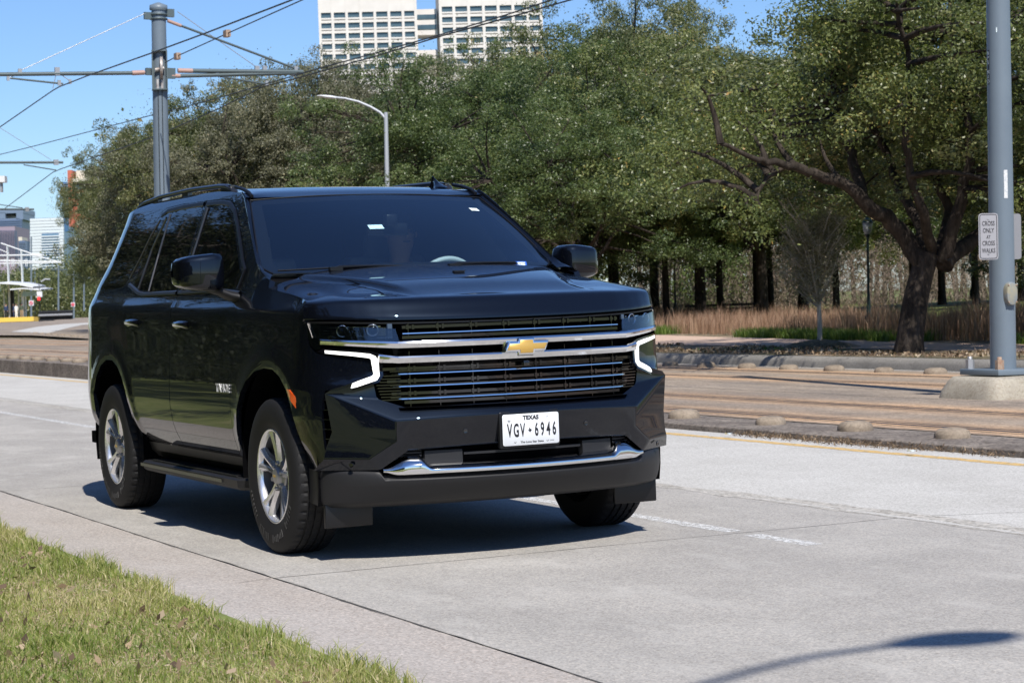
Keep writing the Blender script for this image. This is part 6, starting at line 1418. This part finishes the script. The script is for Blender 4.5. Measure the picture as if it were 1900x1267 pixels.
# green park lamp posts
M_grn = mat('dark green lamp paint', (.006, .022, .019), .4); M_lan = mat('lantern glass', (.30, .32, .30), .3)
def park_lamp(px, pyb, dep, pytop, label, s=1):
    b = atdep(px, pyb, dep); z = ter(b.x, b.y); H_ = atdep(px, pytop, dep).z-z; r = empty('park_lamp', (b.x, b.y, z), (LEAN, 0, 0)); tag(r, label, 'lamp post', 'dark green park lamp posts')
    m = MB(); m.lathe([(.09, 0), (.09, .3), (.042, .4), (.030, .9), (.026, H_-.42), (.06, H_-.38), (.06, H_-.34)], 16, 'Z'); m.build('post', M_grn, r)
    m = MB(); m.lathe([(.05, H_-.34), (.09, H_-.28), (.105, H_-.12), (.08, H_-.07)], 14, 'Z'); m.build('lantern', M_lan, r); m = MB(); m.lathe([(.12, H_-.10), (.09, H_-.03), (.03, H_), (.001, H_+.05)], 14, 'Z'); m.build('cap', M_grn, r)
park_lamp(1612, 600, 45, 405, 'dark green park lamp post left of the big leaning oak, lantern under its limb')
park_lamp(1805, 580, 70, 470, 'slim green park lamp post just left of the thick grey pole')
park_lamp(1253, 575, 72, 450, 'green park lamp post near the left end of the long bench')
# long park bench
M_bench = mat('weathered dark slats', (.03, .028, .025), .8); b0 = atdep(1270, 562, 60); b1_ = atdep(1420, 563, 60); bc = (b0+b1_)/2; bl = (b1_-b0).length; bd_ = (b1_-b0).normalized()
r = empty('park_bench', (bc.x, bc.y, ter(bc.x, bc.y)), (0, 0, math.atan2(bd_.y, bd_.x))); tag(r, 'long dark slatted park bench half hidden by the russet grass', 'bench'); zt = bc.z-r.location.z; s0 = max(.4, zt-.42)
m = MB(); [m.box((0, -.02*k, zt-.05-.11*k), (bl/2, .015, .035)) for k in range(4)]; m.build('backrest', M_bench, r); m = MB(); [m.box((0, -.15-.1*k, s0-.04), (bl/2, .04, .015)) for k in range(4)]; m.build('seat', M_bench, r)
for x in (-bl/2+.1, 0, bl/2-.1): MB().box((x, -.03, zt/2), (.03, .03, zt/2)).build('leg', M_bench, r)
# ================================================================ people
def person(loc, h, rz, joints, shirt, trous, skin, hair, label, group=None, up=None, lean=0, name='person'):
    """joints: dict of points in a 1.75 m frame (x right, y forward, z up)"""
    J = dict(pelvis=(0, 0, .95), waist=(0, 0, 1.10), chest=(0, 0, 1.32), neck=(0, .0, 1.47), head0=(0, .01, 1.55), head1=(0, .02, 1.64), head2=(0, .01, 1.72), shl=(-.17, 0, 1.41), ell=(-.23, -.02, 1.13), wrl=(-.22, .08, .90), hal=(-.215, .12, .82), shr=(.17, 0, 1.41), elr=(.23, -.02, 1.13), wrr=(.22, .08, .90), har=(.215, .12, .82), hil=(-.09, 0, .92), knl=(-.10, .02, .50), anl=(-.11, 0, .09), tol=(-.12, .16, .03), hir=(.09, 0, .92), knr=(.10, .02, .50), anr=(.11, 0, .09), tor=(.12, .16, .03)); J.update(joints)
    rad = dict(pelvis=.145, waist=.13, chest=.155, neck=.055, head0=.075, head1=.098, head2=.07, shl=.065, ell=.045, wrl=.03, hal=.038, shr=.065, elr=.045, wrr=.03, har=.038, hil=.095, knl=.065, anl=.045, tol=.04, hir=.095, knr=.065, anr=.045, tor=.04)
    E_ = [('pelvis', 'waist'), ('waist', 'chest'), ('chest', 'neck'), ('neck', 'head0'), ('head0', 'head1'), ('head1', 'head2'), ('chest', 'shl'), ('shl', 'ell'), ('ell', 'wrl'), ('wrl', 'hal'), ('chest', 'shr'), ('shr', 'elr'), ('elr', 'wrr'), ('wrr', 'har'), ('pelvis', 'hil'), ('hil', 'knl'), ('knl', 'anl'), ('anl', 'tol'), ('pelvis', 'hir'), ('hir', 'knr'), ('knr', 'anr'), ('anr', 'tor')]
    K = list(rad); me = bpy.data.meshes.new('sk'); me.from_pydata([J[k] for k in K], [(K.index(a), K.index(b)) for a, b in E_], []); o = bpy.data.objects.new('sk', me); COL.objects.link(o)
    md = o.modifiers.new('s', 'SKIN'); md.use_smooth_shade = True
    for i, k in enumerate(K): me.skin_vertices[0].data[i].radius = (rad[k]*(1.0), rad[k]*(.78 if k in ('pelvis', 'waist', 'chest') else 1)); me.skin_vertices[0].data[i].use_root = (k == 'pelvis')
    o.modifiers.new('b', 'SUBSURF').levels = 2; bpy.context.view_layer.update(); mm_ = bpy.data.meshes.new_from_object(o.evaluated_get(bpy.context.evaluated_depsgraph_get())); bpy.data.objects.remove(o)
    for m_ in (skin, shirt, trous, M_blk): mm_.materials.append(m_)
    A = {k: Vector(J[k]) for k in K}
    def nearest(p):
        best = None
        for a, b in E_:
            ab = A[b]-A[a]; t = max(0, min(1, (p-A[a]).dot(ab)/max(1e-9, ab.length_squared))); d = (p-A[a]-ab*t).length
            if best is None or d < best[0]: best = (d, a, b, t)
        return best
    for p in mm_.polygons:
        _, a, b, t = nearest(p.center); k = 0
        if a in ('pelvis', 'hil', 'hir', 'knl', 'knr') and b != 'waist': k = 2
        elif a in ('pelvis', 'waist', 'chest', 'shl', 'shr') and b != 'neck' or (b == 'neck' and t < .75): k = 1
        elif a in ('ell', 'elr'): k = 1 if joints.get('long') or t < .9 else 0
        if a in ('anl', 'anr'): k = 3
        p.material_index = k; p.use_smooth = True
    s = h/1.75; ob = link(name, mm_); ob.location = loc; ob.rotation_euler = (lean, 0, rz); ob.scale = (s, s, s); tag(ob, label, 'person', group)
    hb_ = MB(); c_ = A['head1'].lerp(A['head2'], .35); hd_ = (A['head2']-A['head0']).normalized()
    hb_.grid([[tuple(c_+Vector((.099*math.cos(a)*math.sin(f), .108*math.sin(a)*math.sin(f)-.012, .112*math.cos(f)+.004))) for a in [2*math.pi*k/20 for k in range(20)]] for f in [.05+.17*i for i in range(10)]], flip=False, closed=True)
    fc = MB(); hc_ = A['head1']; fc.grid([[tuple(hc_+Vector((.012*k*(1-abs(t_)), .095+.022*(1-abs(t_)), -.005+.03*t_))) for k in (-1, 0, 1)] for t_ in (-1, -.3, 0, 1)])
    for sx in (-1, 1): fc.lathe([(.001, .0), (.014, .004), (.02, -.004)], 10, 'X', c=(tuple(hc_+Vector((sx*.098, 0, .0)))))
    v_ = [p for p in hb_.v]; ho_ = hb_.build('hair', hair, ob); fo_ = fc.build('face_features', skin, ob)
    eb = MB(); [eb.box(tuple(hc_+Vector((sx*.034, .092, .018))), (.012, .006, .005)) for sx in (-1, 1)]; eb.box(tuple(hc_+Vector((0, .092, -.045))), (.022, .006, .003)); eb.build('eyes_and_mouth', M_blk, ob)
    return ob
M_skin = mat('skin', (.45, .27, .19), .5); M_skind = mat('brown skin', (.18, .10, .07), .5); M_hair = mat('dark hair', (.02, .015, .012), .6)
M_shw = mat('white shirt', (.78, .78, .76), .8); M_check = mat('grey checked shirt', (.40, .44, .48), .8, noise=(60, .3, (.65, .68, .72))); M_navy = mat('navy cloth', (.02, .04, .10), .8); M_khk = mat('khaki cloth', (.33, .24, .15), .8); M_olv = mat('olive shirt', (.06, .08, .05), .8)
# driver: seated, hands on the wheel (x right of the body frame -> rotate to face +X)
drv = person((-1.52, .42, .05), 1.75, -math.pi/2, dict(pelvis=(0, -.12, .93), waist=(0, -.14, 1.08), chest=(0, -.12, 1.30), neck=(0, -.08, 1.44), head0=(0, -.05, 1.52), head1=(0, -.04, 1.61), head2=(0, -.06, 1.69), shl=(-.18, -.10, 1.38), shr=(.18, -.10, 1.38), ell=(-.25, .12, 1.17), elr=(.25, .12, 1.17), wrl=(-.17, .40, 1.31), wrr=(.17, .40, 1.31), hal=(-.165, .47, 1.34), har=(.165, .47, 1.34),
    hil=(-.09, -.08, .90), knl=(-.14, .40, .97), anl=(-.14, .62, .62), tol=(-.14, .75, .60), hir=(.09, -.08, .90), knr=(.14, .40, .97), anr=(.14, .62, .62), tor=(.14, .75, .60)), M_check, M_navy, M_skin, M_hair, 'driver in a grey checked shirt behind the windscreen, both hands on the wheel')
fg = MB()
for sx in (-1, 1):
    for k in range(4):
        a = Vector((sx*(.165+.006*k), .475, 1.375-.022*k)); fg.tube([a, a+Vector((0, .035, .004)), a+Vector((-sx*.012, .055, -.008)), a+Vector((-sx*.03, .045, -.012))], [.009, .0085, .008, .007], 6)
    a = Vector((sx*.145, .44, 1.365)); fg.tube([a, a+Vector((-sx*.02, .03, .015)), a+Vector((-sx*.03, .05, .008))], [.010, .009, .008], 6)
fg.build('fingers', M_skin, drv)
wp = atdep(1371, 555, 112); wz = ter(wp.x, wp.y); hgt = atdep(1371, 541, 112).z-wz
person((wp.x, wp.y, atdep(1371, 541, 112).z-1.72), 1.75, math.atan2(-CF.y, -CF.x)+math.pi/2+.3+math.pi, {}, M_shw, mat('pale trousers', (.6, .58, .54), .8), M_skind, M_hair, 'visitor in white clothes walking in the park beyond the long bench')
wp = atdep(1362, 545, 118); person((wp.x, wp.y, atdep(1362, 533, 118).z-1.72), 1.75, math.atan2(-CF.y, -CF.x)+math.pi/2, {}, M_navy, M_khk, M_skin, mat('fair hair', (.35, .22, .12), .6), 'visitor in a navy top left of and behind the one in white')
# ================================================================ distant tower above the trees
M_con = mat('pinkish cream concrete', (.62, .575, .54), .85, noise=(.25, .4, (.70, .655, .62))); M_wing = mat('dark blue window glass', (.035, .06, .085), .12, spec=.6, noise=(.35, .7, (.10, .16, .18))); M_cond = mat('shaded slit', (.08, .09, .10), .7)
DT = 600; def_ = None
tc0 = atdep(797, 60, DT); tw_ = empty('office_tower', (tc0.x, tc0.y, 0), (LEAN, 0, math.atan2(CR.y, CR.x)+R(5))); tag(tw_, 'cream concrete twin tower block with gridded windows rising above the treetops', 'building')
TM = (Matrix.Translation(tw_.location) @ tw_.rotation_euler.to_matrix().to_4x4()).inverted()
def tl(px, py): 
    o, d = ray(px, py); o2 = TM @ o; d2 = TM.to_3x3() @ d; t = -o2.y/d2.y; q = o2+d2*t; return q.x, q.z
def block(px0, px1, pyt, deep, yoff, nb, pyrow0, step, rows, rowh=9.8, miss=()):
    x0, zt = tl(px0, pyt); x1, _ = tl(px1, pyt); fl = tl(px0, 0)[1]-tl(px0, step)[1]; b = MB(); z_bot = -5
    bw = (x1-x0)/nb; pier = bw*.19
    b.box(((x0+x1)/2, yoff+deep/2+1.0, (zt+z_bot)/2), ((x1-x0)/2-.05, deep/2-.6, (zt-z_bot)/2-.05)); 
    for i in range(nb+1): xx = x0+bw*i; b.box((min(max(xx, x0+pier/2), x1-pier/2), yoff+.2, (zt+z_bot)/2), (pier/2, .5, (zt-z_bot)/2))
    zr0 = tl(px0, pyrow0)[1]; wh = fl*rowh/19.3
    ztop_ = zr0; b.box(((x0+x1)/2, yoff+.25, (zt+ztop_)/2), ((x1-x0)/2, .44, (zt-ztop_)/2))
    for r_ in range(rows+12):
        zb = zr0-fl*r_-wh; b.box(((x0+x1)/2, yoff+.28, zb-fl*.075), ((x1-x0)/2, .42, fl*.075)); b.box(((x0+x1)/2, yoff+.26, zb-fl*.365), ((x1-x0)/2, .42, fl*.125))
    w0 = None
    for r_ in range(rows):
        for i in range(nb):
            if (i, r_) in miss: continue
            xx = x0+bw*(i+.5); zc_ = zr0-fl*r_-wh/2
            if w0 is None: w0 = MB().box((0, 0, 0), (bw/2-pier/2, .05, wh/2)).build('window', M_wing, tw_)
            else: w0 = w0.copy(); COL.objects.link(w0)
            w0.location = (xx, yoff+.36, zc_)
    return b
bw1 = block(588, 771, -40, 16, 0, 7, 25.0, 19.3, 6); bw1.build('left_block', M_con, tw_)
bw2 = block(811, 1002, -40, 16, -3, 7, 16.5, 19.3, 6); bw2.build('right_block', M_con, tw_)
lk = MB(); xa, z1_ = tl(771, 16); xb, z2_ = tl(811, 63); lk.box(((xa+xb)/2, 6, (z1_+z2_)/2), ((xb-xa)/2+.3, 4, (z1_-z2_)/2)); _, z3_ = tl(771, 92); lk.box(((xa+xb)/2, 6, (z3_-10)/2), ((xb-xa)/2+.3, 4, (z3_+10)/2)); lk.build('link_bridge', M_con, tw_)
for py in (30, 49): q0 = tl(791, py); MB().box(((xa+xb)/2, 1.9, q0[1]), ((xb-xa)/2, .1, .65)).build('window', M_wing, tw_)
# parapet setbacks at the top
for px0, px1, py in ((600, 760, -12), ):
    pass
# ================================================================ far left: skyline and tram stop
def facing(px, py, D, name, label, cat, group=None):
    q = atdep(px, py, D); r = empty(name, (q.x, q.y, 0), (LEAN, 0, math.atan2(CR.y, CR.x))); tag(r, label, cat, group)
    Mi = (Matrix.Translation(r.location) @ r.rotation_euler.to_matrix().to_4x4()).inverted()
    def f(px, py):
        o, d = ray(px, py); o2 = Mi @ o; d2 = Mi.to_3x3() @ d; t = -o2.y/d2.y; q = o2+d2*t; return q.x, q.z
    return r, f
def pbox(f, x0, y0, x1, y1, d0, d1, mb=None):
    a = f(x0, y0); b = f(x1, y1); mb = mb or MB(); mb.box(((a[0]+b[0])/2, (d0+d1)/2, (a[1]+b[1])/2), (abs(b[0]-a[0])/2, (d1-d0)/2, abs(a[1]-b[1])/2)); return mb
M_b1 = mat('haze-tinted slate blue facade', (.16, .21, .29), .4); M_b2 = mat('mauve grid facade', (.30, .24, .29), .6); M_b3 = mat('pale banded facade', (.62, .66, .68), .5); M_b4 = mat('glass band', (.10, .19, .29), .3); M_b5 = mat('navy facade', (.08, .12, .20), .5); M_red = mat('terracotta facade', (.48, .13, .08), .7); M_crm = mat('cream facade', (.60, .54, .44), .8); M_blg = mat('blue glass facade', (.06, .13, .24), .2)  # distance haze is put into the slate blue facade colour
r, f = facing(22, 420, 2400, 'skyscraper', 'slate blue skyscraper with a square opening through its crown', 'building')
m = MB(); pbox(f, -20, 389, 43, 395, 0, 60, m); pbox(f, -20, 395, 10, 407, 0, 60, m); pbox(f, 30, 395, 43, 407, 0, 60, m); pbox(f, -20, 407, 43, 600, 0, 60, m); m.build('wall', M_b1, r); m = MB(); [pbox(f, -18, y, 42, y+1, -3, 0, m) for y in range(410, 470, 4)]; m.build('floor_bands', M_b5, r)
r, f = facing(10, 480, 2000, 'skyscraper', 'mauve office slab with a fine vertical grid at the left edge', 'building')
pbox(f, -30, 422, 34, 600, 0, 60).build('wall', M_b2, r); m = MB(); [pbox(f, x, 428, x+1.2, 478, -3, 0, m) for x in range(-20, 33, 3)]; m.build('window_grid', M_b5, r)
r, f = facing(45, 480, 1700, 'skyscraper', 'navy tower between the mauve slab and the pale banded tower', 'building')
pbox(f, 35, 447, 52, 600, 0, 40).build('wall', M_b5, r); m = MB(); [pbox(f, 35.5, y, 51.5, y+.8, -2, 0, m) for y in range(450, 500, 3)]; m.build('floor_bands', M_b1, r); pbox(f, 34, 440, 41, 447, 0, 20).build('plant_room', M_crm, r)
r, f = facing(83, 450, 1200, 'apartment_tower', 'pale banded tower with a blue glass lower right corner left of the trees', 'building')
pbox(f, 56, 405, 118, 600, 2, 40).build('wall', M_b4, r); m = MB(); [pbox(f, 55.5, y, 118, y+2.6, 0, 2, m) for y in np.arange(406, 500, 5.6)]; m.build('balconies', M_b3, r); m = MB(); pbox(f, 78, 434, 112, 500, -1.2, 1, m); m.build('glass_bay', M_b4, r); m = MB(); [pbox(f, 78, y, 112, y+1, -1.8, -1.2, m) for y in np.arange(438, 500, 5)]; m.build('bay_floors', M_b3, r)
r, f = facing(140, 350, 420, 'office_building', 'terracotta and cream building peeping over the trees at the left', 'building')
pbox(f, 125, 316, 137, 420, 0, 12).build('wall', M_red, r); m = MB(); pbox(f, 137, 315, 165, 332, 2, 14, m); pbox(f, 131, 332, 165, 337, 0, 14, m); m.build('parapet', M_crm, r); m = MB(); pbox(f, 133, 338, 165, 420, 1, 14, m); m.build('upper_wall', M_red, r); m = MB(); [pbox(f, 137, y, 163, y+9, .6, 1, m) for y in (341, 358)]; m.build('window', M_wing, r)
r, f = facing(121, 370, 520, 'office_building', 'narrow blue glass slab left of the terracotta building', 'building'); pbox(f, 116, 338, 127, 430, 0, 14).build('wall', M_blg, r); m = MB(); [pbox(f, 116, y, 127, y+.8, -.3, 0, m) for y in range(341, 400, 4)]; m.build('floor_bands', M_b1, r)
# tram stop
M_wst = mat('white painted steel', (.66, .67, .66), .5); M_pyel = mat('yellow edge strip', (.75, .50, .08), .7); M_pink = mat('pink prohibition mark', (.65, .10, .15), .6); M_sglass = mat('shelter glass', (.30, .42, .40), .2)
DS = 205
r, f = facing(30, 560, DS, 'tram_stop', 'white tram stop shelter with masts and wing canopies at the far left', 'shelter')
m = MB(); pbox(f, -60, 596, 72, 603, -2, 6, m); m.build('platform', M_slab, r); pbox(f, -60, 592.5, 72, 596, -2.2, 6).build('platform_edge', M_pyel, r)
for x in (15, 41): pbox(f, x-3, 457 if x == 15 else 465, x+3, 592, 0, .6).build('mast', M_wst, r)
m = MB()
for a, b, w_ in (((0, 451), (82, 479), .07), ((-20, 474), (80, 473), .08), ((-20, 483), (110, 486), .08), ((-20, 489), (112, 487), .06), ((60, 473), (112, 487), .05), ((15, 470), (-20, 455), .05)):
    A, B = f(*a), f(*b); m.tube([(A[0], .3, A[1]), (B[0], .3, B[1])], w_, 5)
for x in (8, 11, 21, 24, 34, 37, 46, 49): pbox(f, x-.6, 480, x+.6, 494, .2, .5, m)
m.build('roof_truss', M_wst, r)
def wing(pts, th, y0, y1):
    mb = MB(); rows = []
    for px, py in pts: a = f(px, py); rows.append([(a[0], y0, a[1]), (a[0], y1, a[1]+.25), (a[0], y1, a[1]+.25-th), (a[0], y0, a[1]-th)])
    mb.grid(rows, smoothn=False, closed=True); return mb
wing([(-50, 530), (-10, 527), (10, 525), (45, 527), (72, 533)], .14, -2.5, 3).build('canopy', M_wst, r); wing([(30, 537), (55, 535), (86, 538)], .12, -2.5, 3).build('canopy', M_wst, r)
m = MB()
for x in (5, 32, 38, 45): pbox(f, x-1.5, 535, x+1.5, 592, .5, .8, m)
m.build('shelter_posts', M_wst, r); pbox(f, 9, 538, 22, 592, 1, 1.4).build('advert_case', M_int, r); pbox(f, 43, 541, 68, 549, -.5, -.3).build('name_board', M_sglass, r); pbox(f, -6, 531, 3, 541, -.5, -.3).build('name_board', M_sglass, r)
for i, (px, sh, tr_, lb) in enumerate(((41, M_olv, M_khk, 'person in olive top and khaki trousers at the right end of the tram stop'), (31, M_shw, M_shw, 'person in white clothes waiting in the middle of the tram stop'), (26, M_navy, M_navy, 'person in navy waiting beside the dark advert case at the tram stop'), (12, M_navy, M_int, 'person in dark clothes waiting at the left of the tram stop'))):
    b = atdep(px, 592, DS-1.5); person(tuple(b), 1.5 if i else 1.55, math.atan2(-CF.y, -CF.x)+math.pi/2+i, {}, sh, tr_, M_skin if i % 2 else M_skind, M_hair, lb, 'people waiting at the tram stop', lean=0)
# low railing, signal, far poles and signs
r, f = facing(104, 585, 150, 'railing', 'long dark railing with a white band beside the distant street', 'railing'); m = MB(); [pbox(f, x, 577, x+.8, 597-(x-72)*.11, 0, .1, m) for x in np.arange(72, 135, 2.2)]; pbox(f, 72, 577, 135, 578.5, -.05, .15, m); pbox(f, 72, 593, 100, 595, -.05, .15, m); m.build('bars', M_int, r); pbox(f, 72, 583, 135, 584.5, -.12, -.05).build('band', M_galv, r); pbox(f, 72.3, 579, 134.5, 592, .15, .18).build('mesh_panel', M_int, r)
for px, y0, y1, D, lb in ((108.5, 493, 578, 175, 'distant tram pole nearest the stop, in line above the railing'), (137, 503, 577, 150, 'distant tram pole just above the right end of the railing'), (156, 508, 563, 130, 'distant tram pole closest to the black vehicle\'s rear window'), (58, 440, 590, 230, 'tall grey pole rising behind the tram stop'), (65, 500, 580, 260, 'short grey pole right of the tram stop masts')):
    r, f = facing(px, 560, D, 'far_pole', lb, 'pole', 'distant poles along the tram line'); a = f(px, y1+14); b = f(px, y0); k = (b[0], b[1]); w_ = 1.7*D/FPX; m = MB(); m.tube([(a[0], 0, a[1]), (b[0], 0, b[1])], [w_*1.1, w_*.85], 8); m.build('shaft', M_pole, r)
    if px > 100: m = MB(); a = f(px-14, y0+7); b = f(px+14, y0+8); m.tube([(a[0], 0, a[1]), (b[0], 0, b[1])], .06, 5); m.build('cross_arm', M_arm, r)
r, f = facing(73, 545, 190, 'traffic_signal', 'small dark traffic signal showing red under a white box sign', 'traffic light'); pbox(f, 72, 512, 74, 592, 0, .1).build('post', M_int, r); pbox(f, 70.5, 549, 76.5, 558, -.3, 0).build('signal_head', M_int, r); pbox(f, 71.5, 552, 75.8, 557, -.4, -.3).build('red_lamp', mat('lit red lamp', (.8, .02, .02), .4, emit=(1, .03, .03), es=2), r); pbox(f, 69.5, 541, 79.5, 551, -.3, -.1).build('box_sign', M_wst, r)
a = f(76, 523); b = f(84, 518); c_ = f(93, 518.5); MB().tube([(a[0], 0, a[1]), (b[0], 0, b[1]), (c_[0], 0, c_[1])], .08, 5).build('mast_arm', M_lamp, r)
for px, py, D, s, lb in ((59.5, 562.5, 185, 4.6, 'small white square prohibition sign near the tram stop'), (137, 565.3, 148, 3.8, 'small white prohibition sign on the far pole by the railing end')):
    r, f = facing(px, py, D, 'prohibition_sign', lb, 'sign', 'small pink and white prohibition signs'); pbox(f, px-s, py-s, px+s, py+s, -.3, -.26).build('panel', M_wst, r); a = f(px, py); rr_ = s*.62*D/FPX; m = MB(); m.tube([(a[0]+rr_*math.cos(t_), -.32, a[1]+rr_*math.sin(t_)) for t_ in [2*math.pi*k/16 for k in range(17)]], .035, 5, caps=False); m.tube([(a[0]-rr_*.7, -.32, a[1]+rr_*.7), (a[0]+rr_*.7, -.32, a[1]-rr_*.7)], .035, 5); m.build('symbol', M_pink, r); pbox(f, px-.4, py+s, px+.4, py+s+14, -.2, -.1).build('post', M_pole, r)
r, f = facing(2, 345, 60, 'camera_box', 'white camera housing on a bracket at the left edge', 'camera'); pbox(f, -12, 327, 9, 338, 0, .3).build('housing', M_wst, r); pbox(f, -2, 338, 3, 356, .1, .2).build('bracket', M_galv, r)
# litter scrap by the near kerb
for px, py, lb in ((1345, 806, 'white paper scrap in the kerb litter nearest the black vehicle'), (1683, 838, 'white paper scrap in the kerb litter below the thick grey pole')):
    q = hit(px, py, 2, .03); mb = MB(); mb.add([(0, 0, 0), (.06, .01, .005), (.075, .035, .02), (.03, .045, .012), (-.01, .025, .01)], [(0, 1, 2, 3, 4)]); mb.add([(0, 0, .001), (.06, .01, .006), (.035, -.02, .02)], [(0, 1, 2)]); o = mb.build('paper_scrap', M_stick); o.location = q; tag(o, lb, 'litter')
